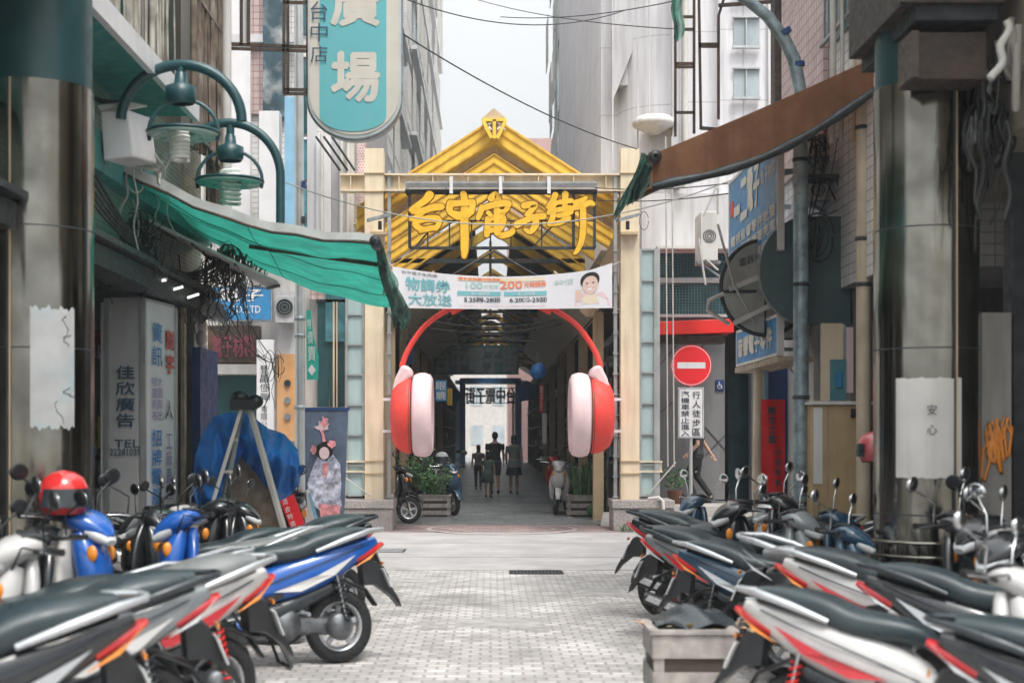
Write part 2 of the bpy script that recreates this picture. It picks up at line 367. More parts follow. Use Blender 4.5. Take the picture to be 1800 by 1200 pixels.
g = MB(M['slab'])
for Yj, x0, x1 in ((19.3, -9, 9), (21.9, -9, 9)):
    for k in range(40): g.box(x0 + k * .45, x0 + k * .45 + .45, Yj + .01 * math.sin(k), Yj + .016 + .01 * math.sin(k * 1.0), -.015, -.0125)
struct(g.build('road_joint'))
random.seed(5); M['stain'] = mat('stain', (.36, .34, .33), .6, var=.25, vs=9); M['stain2'] = mat('patch', (.40, .385, .37), .85, var=.2, vs=5, bump=.3, bs=80)
g = MB(M['stain'])
for k in range(150): g.lathe((random.uniform(-1.8, 1.9), random.uniform(8, 17), 0), [(.0005, .0012), (random.uniform(.006, .022), .0012)], n=9, sm=False)
struct(g.build('paving_stains'))
for k in range(34):
    s_ = random.choice((-1, 1)); cx_ = s_ * random.uniform(.2, 2.3); cy_ = random.uniform(7.6, 17); r0 = random.uniform(.04, .2); g = MB(M['stain']); n = 18
    pts = [(cx_ + r0 * math.cos(2 * math.pi * i / n) * (1 + .35 * math.sin(i * 2.1 + k) + .2 * math.sin(i * 5 + k)), cy_ + 1.5 * r0 * math.sin(2 * math.pi * i / n) * (1 + .3 * math.cos(i * 1.7 + k)), .0014 + k * .00001) for i in range(n)]
    g.add(pts + [(cx_, cy_, .0014 + k * .00001)], [(i, (i + 1) % n, n) for i in range(n)]); struct(g.build('oil_stain'))
for a, b, c, d in ((-.3, .45, 12.1, 12.65), (.9, 1.35, 14.4, 15.2), (-1.2, -.6, 15.8, 16.3)):
    struct(MB(M['stain2']).box(a, b, c, d, .0, .003).build('paving_patch'))
t = thing('manhole_cover', 'square metal manhole cover in the crossing road surface', 'manhole cover', (-1.6, 20.4, -.015)); MB(M['engine_c'] if 'engine_c' in M else M['steel']).box(-1.95, -1.25, 20.1, 20.7, -.015, -.009).build('plate', t); MB(M['darksteel']).box(-1.98, -1.22, 20.07, 20.73, -.015, -.012).build('frame', t)
def grate(px0, px1, py, lab):
    Y = 1.62 * F0 / (py - VY); t = thing('drain_grate', lab, 'drain grate', (X((px0 + px1) / 2, Y), Y, 0))
    x0, x1 = X(px0, Y), X(px1, Y)
    g = MB(M['darksteel']); g.box(x0, x1, Y - .19, Y - .17, 0, .012); g.box(x0, x1, Y + .17, Y + .19, 0, .012); g.box(x0, x0 + .02, Y - .17, Y + .17, 0, .012); g.box(x1 - .02, x1, Y - .17, Y + .17, 0, .012); g.build('frame', t)
    g = MB(M['darksteel']); n = int((x1 - x0) / .042)
    for i in range(1, n): g.box(x0 + i * .042, x0 + i * .042 + .016, Y - .17, Y + .17, .001, .009)
    g.build('bars', t); MB(M['dark']).box(x0 + .02, x1 - .02, Y - .17, Y + .17, .0, .002).build('pit_shade', t)  # flat dark plate: shade below the bars is put into its colour
grate(895, 990, 1006, 'dark slotted drain grate in the middle of the alley paving'); grate(1150, 1180, 1003, 'small dark drain grate beside the right hand scooter tails')

M['farglass'] = mat('pale_glass', (.40, .46, .49), .25, var=.15, vs=1)
# ================================================================ NEAR LEFT BUILDING
t = thing('shop_building', 'old green tiled shop building on the left with turquoise ledge and caged windows', 'building', (-6, 5, 0))
MB(M['wall_green']).box(-9, -3.5, 6.5, 17.2, 3.2, 5.0).build('tiled_wall', t)
MB(M['wall_beige']).box(-9, -3.5, 6.5, 17.2, 5.0, 10.5).build('upper_wall', t)
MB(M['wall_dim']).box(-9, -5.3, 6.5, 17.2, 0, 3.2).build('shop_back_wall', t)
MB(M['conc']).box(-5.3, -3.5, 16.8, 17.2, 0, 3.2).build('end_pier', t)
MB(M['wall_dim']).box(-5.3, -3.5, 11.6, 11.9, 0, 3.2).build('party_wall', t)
g = MB(M['turq']); g.box(-3.5, -2.93, 6, 14.0, 4.77, 4.83); g.build('ledge', t)
g = MB(M['white']); g.box(-2.93, -2.87, 6, 14.03, 4.72, 4.90); g.build('ledge_edge', t)
g = MB(M['turq']); g.box(-3.5, -3.35, 6, 17.1, 3.9, 4.25); g.build('cornice', t)
g = MB(M['darksteel']); g.box(-3.5, -3.2, 6, 17.1, 3.02, 3.2); g.box(-3.6, -3.12, 9, 16.5, 3.22, 3.27); g.build('canopy', t)
for k, (px, py) in enumerate(((200, 466), (236, 479), (270, 497), (300, 510), (330, 523))):
    Y = 12.7 + .55 * k; MB(M['tube']).tube([P(px, py, Y), P(px + 27 - 2 * k, py - 6, Y + .1)], .015).build('canopy_tube', t)
def cage(x, Y0, Y1, z0, z1, m, parent, name='window_cage', n=46, bow=.0):
    g = MB(m)
    for i in range(n):
        Y = Y0 + (Y1 - Y0) * i / (n - 1) + random.uniform(-.02, .02); w = random.choice((.012, .016, .03))
        g.tube([(x + random.uniform(-.05, .03), Y, z0 - random.uniform(0, .15)), (x + bow, Y + random.uniform(-.08, .08), (z0 + z1) / 2), (x + random.uniform(-.03, .05), Y + random.uniform(-.05, .05), z1)], w, 5)
    for z in (z0, z0 + (z1 - z0) * .33, z0 + (z1 - z0) * .66, z1): g.box(x - .02, x + .02, Y0, Y1, z - .02, z + .02)
    return g.build(name, parent)
M['stick'] = mat('rusty_bars', (.14, .105, .08), .8, var=.5, vs=5, dirt=(.35, .32, .28), dirt_amt=.7)
M['stick2'] = mat('pale_bars', (.40, .37, .33), .8, var=.3, vs=5, dirt=(.12, .08, .05), dirt_amt=.6)
cage(-3.2, 10.5, 14.3, 5.15, 9, M['stick2'], t, n=40); cage(-3.0, 14.4, 16.0, 4.7, 9, M['stick'], t, n=34); cage(-3.15, 16.0, 17.1, 4.2, 9, M['stick'], t, n=30)
for Y in (12.0, 13.6, 15.2): MB(M['winglass']).box(-3.505, -3.49, Y - .55, Y + .55, 5.5, 7.2).build('window', t)
for Y in (10.9, 14.4, 16.2): MB(M['offwhite']).box(-3.5, -3.3, Y - .12, Y + .12, 4.9, 10).build('pilaster', t)
MB(M['offwhite']).tube([(-2.95, 15.9, 3.4), (-2.95, 15.9, 9)], .055).build('downpipe', t)
# shop clutter behind the pillar: posters on the recessed wall
g = MB(M['dark'])
cols = [mat('print_%d' % i, c, .6, var=.45, vs=14) for i, c in enumerate([(.42, .44, .5), (.12, .2, .36), (.4, .05, .06), (.08, .25, .16), (.5, .38, .1), (.3, .16, .3), (.5, .5, .52)])]
for i in range(70):
    Y = random.uniform(12, 16.6); z = random.uniform(.3, 2.8); h = random.uniform(.12, .4); w_ = random.uniform(.15, .5)
    g.box(-5.28 + random.uniform(0, 1.1), -5.2 + random.uniform(1.0, 1.15) * 0, Y, Y + w_, z, z + h, random.choice(cols))
tag(g.build('poster_rack'), 'rack of small colourful posters inside the left shop behind the grey sign box', 'rack')
for py, lab in ((0, ''),):
    pass
# yellow conduit beside the left pillar
MB(M['cream_dk']).tube([(X(157, 12.3), 12.3, 0), (X(157, 12.3), 12.3, 4.7)], .022).build('pipe'); tag(bpy.data.objects['pipe'], 'thin yellow conduit running up beside the left steel pillar', 'pipe')
# shop partitions right of the sign box
g = MB(M['navy']); g.box(X(338, 15.6), X(352, 15.6), 15.6, 16.6, 0, 2.6, M['navy']); g.box(X(318, 15.2), X(324, 15.2), 15.2, 15.3, 0, 3, M['wood']); tag(g.build('door_frame'), 'dark blue door frame with brown post beside the grey sign box', 'door frame')

# ================================================================ NEAR RIGHT BUILDING
t = thing('shop_building', 'weathered grey shop building on the right behind the brown awning', 'building', (6, 5, 0))
MB(M['wall_tile']).box(3.5, 9, 12.4, 17.3, 3.1, 11).build('upper_wall', t)
MB(M['wall_beige']).box(3.5, 9, 6.5, 12.4, 3.66, 10.5).build('near_upper_wall', t)
MB(M['brownsteel']).box(3.42, 3.5, 17.1, 17.36, 3.1, 11).build('corner_trim', t)
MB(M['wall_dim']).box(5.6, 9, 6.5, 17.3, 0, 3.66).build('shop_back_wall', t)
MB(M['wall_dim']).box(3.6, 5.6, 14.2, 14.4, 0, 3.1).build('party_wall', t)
MB(M['dark']).box(3.75, 5.6, 10.2, 10.4, 0, 3.66).build('interior_shade_panel', t)  # added dark panel; its colour stands in for the unlit shop interior
g = MB(M['conc']); g.box(3.49, 3.70, 10.1, 10.4, 0, 2.5); g.build('concrete_pier', t)
g = MB(M['amber']); random.seed(3)
for k in range(5):
    c = V((3.52 + .035 * k, 10.09, 1.55 + random.uniform(-.2, .2))); g.tube([c + V((math.cos(a * 1.1 + k) * .04, 0, math.sin(a * 1.3) * .16)) for a in range(8)], .012, 5)
g.build('graffiti', t, )
MB(M['offwhite']).box(3.5, 3.66, 15.4, 17.3, .0, 3.1).build('shop_wall', t)
MB(M['navy']).box(X(1338, 16.8), X(1395, 16.8), 16.75, 16.9, 0, Z(640, 16.8)).build('blue_door', t)
g = MB(M['steel'])
for i in range(8): g.box(3.38, 3.4, 13.3 + i * .16, 13.33 + i * .16, 5.6, 8)
for z in (5.6, 6.3, 7): g.box(3.37, 3.41, 13.2, 14.6, z, z + .03)
g.build('window_cage', t)
MB(M['winglass']).box(3.48, 3.51, 13.2, 14.6, 5.6, 8).build('window', t)
for Y, z0, z1 in ((15.2, 4.6, 6.9), (16.5, 4.6, 9.0)): MB(M['wall_pink']).box(3.46, 3.5, Y - .4, Y + .4, z0, z1).build('cladding_panel', t)
MB(M['wall_pink']).box(3.44, 3.5, 14.7, 16.1, 5.0, 10).build('cladding_panel', t)

# ================================================================ STEEL PILLARS
def pillar(x, Y, r, lab, side, parts):
    t = thing('steel_pillar', lab, 'pillar', (x, Y, 0))
    zt = Z(160, Y); n = 48
    MB(M['stainless']).lathe((x, Y, 0), [(r, 0), (r, zt)], n=n).build('cladding', t)
    for z in (.62, 1.08, 2.22, 3.05): MB(M['darksteel']).lathe((x, Y, 0), [(r + .001, z), (r + .004, z + .004), (r + .001, z + .010)], n=n).build('joint_band', t)
    for a in ((-8, ) if side < 0 else (14,)):
        sx = x + math.sin(R(a)) * r; sy = Y - math.cos(R(a)) * r
        g = MB(M['darksteel']); g.box(sx - .008, sx + .006, sy - .010, sy + .01, 0, zt); g.build('seam', t)
        g = MB(M['cream_dk']); g.box(sx + .008, sx + .016, sy - .012, sy + .01, 0, zt); g.build('edge_strip', t)
    MB(M['tealdk']).lathe((x, Y, zt), [(r * .97, 0), (r * .97, 3.4)], n=n).build('painted_top', t)
    return t
pl = pillar(X(62, 10.0), 10.0, .40, 'left stainless steel pillar with a torn white poster beside the blue scooter', -1, 0)
pr = pillar(X(1628, 10.0), 10.0, .36, 'right stainless steel pillar with a white calligraphy poster', 1, 0)
g = MB(M['stainless']); xx = X(1628, 10.0)
for z in (Z(955, 9.65), Z(980, 9.65), Z(1005, 9.65), Z(1030, 9.65)): g.ring((xx, 10.0, z), .385, .012, (0, 0, 1), 40, 6)
for k in range(14):
    a = R(180 + 13 * k); g.tube([(xx + .385 * math.cos(a), 10 + .385 * math.sin(a), .3), (xx + .385 * math.cos(a), 10 + .385 * math.sin(a), Z(955, 9.65))], .006, 5)
g.build('reflection_bars', pr)  # rings and bars shaped to stand for reflections in the pillar steel
def curved(cx, cy, r, a0, a1, z0, z1, m, wob=.0):
    def f(u, v):
        a = R(a0 + (a1 - a0) * u); j = wob * (math.sin(u * 21) + math.sin(u * 47 + 2)) if v in (0., 1.) else 0
        return (cx + math.sin(a) * r, cy - math.cos(a) * r, z0 + (z1 - z0) * v + j)
    return MB(m).sheet(f, 20, 8)
x, Y = X(62, 10.0), 10.0
g = curved(x, Y, .405, 13, 57, Z(752, 9.7), Z(542, 9.7), M['poster'], .012)
o_ = g.build('poster'); random.seed(6); g = MB(M['ink'])
for k in range(4):
    a0 = random.uniform(14, 55); z0_ = random.uniform(Z(740, 9.7), Z(560, 9.7)); pts = []
    for i in range(9): a = R(a0 + 3.5 * math.sin(i * .8 + k) + i * random.uniform(-.6, .8)); zq = z0_ + .02 * i * math.cos(k) ; pts.append((x + math.sin(a) * .408, Y - math.cos(a) * .408, min(max(zq, Z(745, 9.7)), Z(555, 9.7))))
    g.tube(pts, .0018, 4)
g.build('drawing', o_)
tag(o_, 'torn white poster with faint blue drawings pasted on the left steel pillar', 'poster')
g = curved(xx, 10.0, .365, -50, 22, Z(840, 9.65), Z(664, 9.65), M['offwhite'], .003)
for ch, py in (('安', 720), ('心', 755)):
    g.text(ch, (xx - .11, 10 - .375, Z(py + 9, 9.65)), (1, .12, 0), (0, 0, 1), .07, .07, M['ink'])
tag(g.build('poster'), 'white paper poster with two handwritten characters on the right steel pillar', 'poster')
# stone block and soffit above the right pillar
M['darkrust'] = mat('dark_rust', (.028, .02, .016), .65, var=.3, vs=8, dirt=(.07, .04, .025), dirt_amt=.6)
g = MB(M['darkrust']); g.box(X(1590, 9.5), X(1715, 9.5), 9.3, 9.62, Z(152, 9.5), Z(72, 9.5)); g.box(X(1590, 9.5) - .015, X(1598, 9.5), 9.28, 9.6, Z(150, 9.5), Z(70, 9.5), M['brownsteel'])
tag(g.build('junction_box'), 'rusty square metal box fixed high on the right steel pillar', 'box')
g = MB(M['darkrust']); g.box(X(1565, 9.5), X(1738, 9.5), 9.2, 10.6, Z(28, 9.5), 6.2); g.box(X(1590, 9.5), X(1730, 9.5), 9.25, 10.6, Z(28, 9.5) - .1, Z(28, 9.5)-.003, M['dark']); g.box(X(1560, 9.5), X(1572, 9.5), 9.19, 9.25, Z(28, 9.5), 6.2, M['brownsteel'])
tag(g.build('pillar_capital'), 'dark brown boxy capital on top of the right steel pillar', 'capital')

# ================================================================ CORNER BUILDING LEFT (across the street)
def fbox(t, name, px0, py0, px1, py1, Y, d, m): return MB(m).pbox(px0, py0, px1, py1, Y, d).build(name, t)
t = thing('corner_building', 'cream and pink tiled corner building left of the yellow gate', 'building', (-6, 28, 0))
Yc = 25.8
MB(M['wall_tile']).box(-14, -2.75, Yc + .25, 38, 5.0, 16).build('upper_wall', t)
MB(M['offwhite']).box(-14, -2.75, Yc + .3, 38, 0, 5.0).build('lower_wall', t)
for px0, px1, py0, py1, m, d in ((405, 440, -60, 560, 'white', .2), (440, 462, -60, 200, 'wall_pink', .08), (462, 500, -60, 206, 'darkpeel', .25), (540, 556, 170, 420, 'wall_grey', .1),
        (556, 582, 240, 470, 'white', .22), (582, 600, 230, 480, 'wall_grey', .05), (604, 622, 240, 470, 'offwhite', .3), (628, 642, 246, 480, 'redlat', .1)):
    if m not in M: M[m] = mat(m, (.03, .07, .09), .5, var=.3, vs=4, dirt=(.5, .5, .5), dirt_amt=.8) if m == 'darkpeel' else mat(m, (.42, .22, .22), .6, var=.3, brick=(.05, .05, .012, (.6, .5, .5), 'z', .5))
    fbox(t, 'pier', px0, py0, px1, py1, Yc + .25 - d, d, M[m])
for py0, py1 in ((-50, 60), (100, 235), (245, 315), (325, 400)):
    w = fbox(t, 'window', 528, py0, 556, py1, Yc + .20, .06, M['tealglass' if py0 > 200 else 'winglass'])
    g = MB(M['white']); g.pbox(526, py0 - 4, 558, py0, Yc + .16, .05); g.pbox(541, py0, 543, py1, Yc + .16, .03); g.build('frame', w)
fbox(t, 'window', 336, -60, 400, 150, Yc + .2, .06, M['tealglass'])
for px in (350, 372, 392): fbox(t, 'pier', px, -60, px + 8, 400, Yc + .02, .12, M['offwhite'])
fbox(t, 'storey_band', 330, 60, 530, 74, Yc + .02, .1, M['wall_grey'])
# ground floor shopfront
fbox(t, 'fascia', 365, 640, 455, 657, Yc - .3, .5, M['offwhite'])
fbox(t, 'shop_window', 368, 660, 450, 765, Yc + .12, .06, M['winglass'])
fbox(t, 'dark_fascia', 365, 572, 455, 637, Yc - .15, .3, M['brownsteel'])
g = MB(mat('sign_maroon', (.20, .05, .07), .6))
ptext(g, '電子材料', 372, 588, 448, 628, Yc - .16, None, .02); g.build('lettering', t)
fbox(t, 'concrete_panel', 484, 512, 520, 622, Yc + .0, .2, M['wall_grey'])
op = fbox(t, 'orange_door', 487, 622, 520, 775, Yc - .02, .2, M['orange'])
for py in (673, 703, 732): MB(M['steel' if py > 680 else 'darksteel']).disc(P(505, py, Yc - .06), .06, (0, 1, 0), .03, 20).build('porthole', op)
for px0, px1 in ((558, 578), (580, 592), (594, 605)):
    w = fbox(t, 'window', px0, 530, px1, 715, Yc + .1, .06, M['winglass'])
fbox(t, 'window_frame', 556, 526, 607, 531, Yc + .05, .1, M['darksteel']); fbox(t, 'mullion', 585, 530, 588, 715, Yc + .02, .06, M['cream']); fbox(t, 'mullion', 591, 530, 593, 715, Yc + .02, .06, M['cream'])
fbox(t, 'pink_panel', 544, 490, 572, 526, Yc + .06, .1, M['wall_pink']); fbox(t, 'dark_window', 572, 500, 607, 600, Yc + .05, .1, M['tealglass'])
fbox(t, 'lower_panel', 484, 775, 607, 935, Yc + .05, .1, M['wall_grey'])
for k in range(3):  # stay bars and pipes on the facade
    MB(M['darksteel']).bar(P(555 + k * 14, 240, Yc - .5), P(598 + k * 13, 300, Yc - .2), .03).build('stay_bar', t)
for px in (566, 600, 612): MB(M['offwhite']).tube([P(px, 235, Yc - .12), P(px, 480, Yc - .12)], .035).build('downpipe', t)

def sign_board(name, lab, px0, py0, px1, py1, Y, d, m, texts=(), rim=None, cat='sign', group=None):
    t = thing(name, lab, cat, P((px0 + px1) / 2, py1, Y), group=group)
    MB(m).pbox(px0, py0, px1, py1, Y, d).build('board', t, bevel=.006)
    if rim:
        g = MB(rim); w = 2.2
        g.pbox(px0 - w, py0 - w, px1 + w, py0, Y - .01, d + .02); g.pbox(px0 - w, py1, px1 + w, py1 + w, Y - .01, d + .02); g.pbox(px0 - w, py0, px0, py1, Y - .01, d + .02); g.pbox(px1, py0, px1 + w, py1, Y - .01, d + .02); g.build('frame', t)
    for tx in texts:
        st, a, b, c, e, mm = tx[:6]; bo = tx[6] if len(tx) > 6 else .0; vert = len(tx) > 7 and tx[7]
        g = MB(M[mm] if isinstance(mm, str) else mm)
        (pcol if vert else ptext)(g, st, a, b, c, e, Y - .002, None, bo); g.build('lettering', t)
    return t
sign_board('shop_sign', 'blue shop sign with white letters LTD half hidden behind tangled cables', 370, 505, 476, 562, 24.9, .15, M['blue'], (('電子', 385, 508, 463, 530, 'white', .02), ('CO.,LTD', 405, 537, 458, 552, 'white', .01)), M['steel'])
sign_board('hanging_sign', 'narrow white vertical sign with small dark characters left of the orange door', 451, 597, 481, 800, 24.7, .12, M['white'], (('登昌恆興', 457, 640, 471, 706, 'ink', 0, True), ('有限公司', 459, 712, 470, 766, 'ink', 0, True)))
sign_board('wall_sign', 'tall white blank signboard beside the dark lamp post', 455, 195, 491, 392, 24.9, .3, M['white'])
sign_board('wall_sign', 'pale blue vertical signboard behind the grey pole', 500, 170, 520, 395, 24.8, .2, M['skyblue'])
# round fan unit
t = thing('fan_unit', 'round dark ventilation fan on the grey panel below the green awning', 'fan', P(500, 560, 25.6))
MB(M['wall_grey']).pbox(484, 520, 517, 567, 25.5, .25).build('housing', t, bevel=.01); MB(M['darksteel']).disc(P(500, 540, 25.47), .15, (0, 1, 0), .04, 28).build('fan', t)
g = MB(M['steel']); [g.ring(P(500, 540, 25.46), r, .006, (0, 1, 0), 24, 4) for r in (.05, .1, .15)]; g.build('guard', t)

# ================================================================ RIGHT CORNER BUILDING (white)
t = thing('corner_building', 'large pale lavender building with curved wall right of the gate', 'building', (8, 30, 0))
MB(M['wall_white']).box(X(1180, 26.3), 16, 26.3, 44, 4.6, 20).build('upper_wall', t)
MB(M['wall_grey']).box(X(1128, 26.6), 16, 26.6, 44, 4.5, 5.4).build('storey_band', t)
MB(M['wall_white']).box(X(1055, 27.6), X(1182, 27.6), 27.4, 44, 5.2, 20).build('side_wing', t)
MB(M['wall_white']).lathe((X(1168, 27.4), 27.4, 4.3), [(.9, 0), (.9, 16)], n=40).build('curved_wall', t)
MB(M['wall_grey']).box(X(1080, 26.9), X(1108, 26.9), 26.9, 27.4, Z(150, 26.9), 20).build('grey_fin', t)
g = MB(M['wall_grey']); g.prism([P(1078, 40, 26.8), P(1112, 40, 26.8), P(1112, 90, 26.8), P(1078, 175, 26.8)], (0, .5, 0)); g.build('angled_fin', t)
g = MB(M['offwhite']); c = P(1150, 222, 26.2); g.lathe(c, [(.02, .16), (.30, .17), (.42, .06), (.40, 0), (.1, -.14), (.02, -.16)], n=28); g.build('round_canopy', t)
fbox(t, 'pilaster', 1182, -60, 1196, 330, 26.1, .2, M['pale'] if 'pale' in M else M['wall_grey'])
fbox(t, 'wall_panel', 1265, -60, 1350, 240, 26.15, .15, M['wall_white'])
fbox(t, 'lower_wall', 1128, 340, 1290, 437, 26.2, .2, M['wall_grey'])
fbox(t, 'canopy_soffit', 1155, 432, 1290, 437, 25.6, .8, M['offwhite'])
g = MB(M['wall_grey'])
for px in (1076, 1120, 1140, 1198, 1262, 1350): g.pbox(px, -80, px + 2.5, 330, 26.08 if px > 1180 else 26.35, .05)
g.build('vertical_joints', t)
for k in range(3):
    w = MB(M['farglass']).pbox(1290, -60 + 90 * k, 1335, -10 + 90 * k, 26.12, .05).build('window', t); g = MB(M['alu']); g.pbox(1288, -62 + 90 * k, 1337, -59 + 90 * k, 26.05, .06); g.pbox(1311, -60 + 90 * k, 1313, -10 + 90 * k, 26.07, .04); g.pbox(1288, -10 + 90 * k, 1337, -6 + 90 * k, 26.0, .1); g.build('frame', w)
MB(M['offwhite']).tube([P(1205, 330, 26), P(1205, -60, 26)], .05).build('downpipe', t)
# meshed windows
for py0, py1 in ((440, 488), (500, 552)):
    w = fbox(t, 'mesh_window', 1160, py0, 1290, py1, 26.3, .05, M['winglass'])
    g = MB(M['tealglass'])
    for k in range(24): g.pbox(1161 + k * 5.4, py0, 1162 + k * 5.4, py1, 26.26, .012)
    for k in range(int((py1 - py0) / 5)): g.pbox(1160, py0 + k * 5, 1290, py0 + k * 5 + .8, 26.24, .012)
    g.build('mesh', w)
fbox(t, 'sill', 1158, 488, 1290, 497, 26.2, .15, M['alu']); fbox(t, 'sill', 1158, 552, 1290, 557, 26.2, .15, M['alu'])
MB(M['wall_greytile']).box(X(1150, 26.6), X(1274, 26.6), 26.6, 26.9, .1, 4.4).build('ground_floor_wall', t)
g = MB(M['darksteel'])
for a, b in (((1160, 640), (1205, 590)), ((1160, 725), (1185, 705)), ((1240, 750), (1274, 790)), ((1240, 800), (1274, 765)), ((1235, 585), (1235, 620))): g.bar(P(*a, 26.59), P(*b, 26.59), .016, .012)
g.build('tile_joints', t)
MB(M['dark']).box(X(1270, 27.6), X(1360, 27.6), 27.6, 27.7, .1, 4.4).build('doorway', t)
MB(M['wall_greytile']).box(X(1321, 26.6), X(1350, 26.6), 26.6, 26.9, .1, 4.4).build('door_jamb', t)
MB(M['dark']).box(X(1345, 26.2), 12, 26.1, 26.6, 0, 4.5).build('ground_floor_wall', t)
g = MB(mat('glass_dark', (.01, .035, .045), .1, var=.4, vs=2, spec=.8)); g.pbox(1280, 660, 1318, 878, 27.3, .04); g.build('glass_door', t)
# step platform
g = MB(M['kerb']); g.box(X(1184, 25), 7.5, 25.0, 27.6, 0, .40); g.box(X(1184, 25), 7.5, 24.7, 24.997, 0, .20); struct(g.build('steps'))
# red awning
t = thing('shop_awning', 'bright red shop awning above the grey wall behind the no entry sign', 'awning', P(1225, 590, 25.7))
g = MB(M['red']); g.prism([P(1158, 565, 25.2), P(1290, 560, 25.2), P(1290, 584, 25.2), P(1158, 588, 25.2)], (0, .9, 0)); g.build('canopy', t, bevel=.01)
MB(M['brownsteel']).pbox(1160, 589, 1275, 602, 25.4, .5).build('underside', t)
sign_board('accessibility_sign', 'small blue wheelchair symbol sign on the grey wall', 1258, 667, 1273, 687, 26.57, .02, M['navy'])
tt = bpy.data.objects['accessibility_sign']; g = MB(M['white']); c = P(1265, 679, 26.555)
g.ring(c, .04, .006, (0, 1, 0), 16, 4); g.tube([c + V((-.01, 0, .06)), c + V((-.01, 0, .01)), c + V((.03, 0, .005)), c + V((.045, 0, -.04))], .009, 4); g.ell(c + V((-.01, 0, .075)), .012, .006, .012, 8, 6); g.build('symbol', tt)

# ================================================================ BUILDINGS FURTHER BACK
M['farglass'] = mat('pale_glass', (.40, .46, .49), .25, var=.15, vs=1)
def tower(lab, x0, x1, Y0, Y1, h, m, side, floors, seed, ledge=True, group='buildings rising behind the arcade'):
    random.seed(seed); t = thing('apartment_building', lab, 'building', ((x0 + x1) / 2, Y0, 0), group=group)
    MB(m).box(x0, x1, Y0, Y1, 0, h).build('wall', t)
    xf = x1 if side > 0 else x0; d = .25 * side; fh = h / floors
    for k in range(2, floors):
        z = k * fh
        if ledge: MB(M['white']).box(xf, xf + d * 1.6, Y0, Y1, z - .08, z + .08).build('floor_slab', t)
        n = max(2, int((Y1 - Y0) / 3))
        for j in range(n):
            Y = Y0 + (j + .5) * (Y1 - Y0) / n
            w = MB(M['farglass']).box(xf, xf + d * .2, Y - .8, Y + .8, z + .5, z + fh - .45).build('window', t)
            g = MB(M['offwhite']); q = xf + d * random.choice((1.2, 1.6, .9))
            for zz in (z + .3, z + .9): g.box(q, q + .03, Y - 1.1, Y + 1.1, zz, zz + .05)
            for i in range(9): g.box(q, q + .03, Y - 1.1 + i * .27, Y - 1.07 + i * .27, z + .3, z + fh * .8)
            g.build('grille', w)
    nf = max(1, int((x1 - x0) / 1.8))                  # windows in the face towards the alley
    for k in range(2, floors):
        for j in range(min(nf, 3)):
            xx_ = (x1 - .9 - j * 1.8) if side > 0 else (x0 + .9 + j * 1.8); z = k * fh
            MB(M['farglass']).box(xx_ - .45, xx_ + .45, Y0 - .04, Y0 + .02, z + .6, z + fh - .5).build('window', t)
    MB(M['offwhite']).box(x0 - .1, x1 + .1, Y0 - .1, Y1 + .1, h, h + .35).build('parapet', t)
    return t
tower('white building with stepped balconies directly behind the teal sign', -14, -3.5, 38.5, 56, 19.5, M['wall_tile'], 1, 6, 1)
tower('tall white apartment block at the left edge of the open sky', -14, -3.35, 57, 88, 31, M['wall_tile'], 1, 9, 2)
tower('grey green tiled block at the right edge of the open sky', 2.95, 12, 46, 66, 24, mat('greytile', (.44, .48, .46), .6, var=.06, brick=(.4, .3, .03, (.33, .37, .35), 'z', 0.)), -1, 8, 3, False)
tower('cream block further back on the right along the arcade', 3.6, 12, 67, 88, 18, M['wall_tile'], -1, 6, 4)
MB(mat('pink_wall', (.52, .34, .32), .8, var=.06)).box(1.2, 9, 95, 104, 0, Z(243, 95)).build('apartment_building')
tag(bpy.data.objects['apartment_building.004'] if 'apartment_building.004' in bpy.data.objects else bpy.data.objects[-1], 'low pink building far behind the yellow roof', 'building', 'buildings rising behind the arcade')
t = thing('apartment_building', 'white street building seen through the far end of the arcade', 'building', (0, 124, 0))
MB(M['offwhite']).box(-16, 16, 124, 132, 0, 13).build('wall', t)
for i in range(9):
    for k in range(3): MB(M['farglass']).box(-7.4 + i * 1.9, -6.4 + i * 1.9, 123.95, 124, .9 + k * 3.4, 2.6 + k * 3.4).build('window', t)
# ================================================================ GATE
YG = 24.8
t = thing('entrance_gate', 'cream steel arcade gate with gold character sign and yellow gabled top', 'gate', (X(883, YG), YG, 0)); gate = t
def ibeam_v(px0, px1, py0, py1, Y, m, name, par, d=.3):
    x0, x1 = X(px0, Y), X(px1, Y); z0, z1 = Z(py1, Y), Z(py0, Y); g = MB(m)
    g.box(x0, x1, Y, Y + .03, z0, z1); g.box(x0, x1, Y + d - .03, Y + d, z0, z1); g.box((x0 + x1) / 2 - .015, (x0 + x1) / 2 + .015, Y + .03, Y + d - .03, z0, z1)
    g.box(x0, x1, Y, Y + d, z1, z1 + .015); return g.build(name, par)
for px in (641, 1091):
    p = ibeam_v(px, px + 33, 262, 880, YG, M['cream'], 'post', t)
    g = MB(M['cream_dk'])
    for py in (303, 335, 809, 831): g.pbox(px - 1, py, px + 34, py + 1.6, YG - .03, .34)
    g.build('stiffener', p)
    g = MB(M['alu'])      # thin inner rail with small brackets
    q = px + 40 if px < 800 else px - 12
    g.pbox(q, 300, q + 6, 905, YG + .1, .08); [g.pbox(q - 2, py, q + 8, py + 2, YG + .06, .05) for py in range(440, 900, 36)]; g.build('inner_rail', t)
g = MB(M['cream'])
z0, z1 = Z(335, YG), Z(304, YG); x0, x1 = X(597, YG), X(1137, YG)
for zz in (z0, z1 - .03): g.box(x0, x1, YG + .035, YG + .3, zz, zz + .03)
g.box(x0, x1, YG + .15, YG + .18, z0 + .03, z1 - .03)
for px in (615, 641, 674, 700, 760, 822, 884, 946, 1008, 1065, 1091, 1124): g.box(X(px, YG), X(px, YG) + .015, YG + .05, YG + .29, z0 + .03, z1 - .03)
g.build('cross_beam', t)
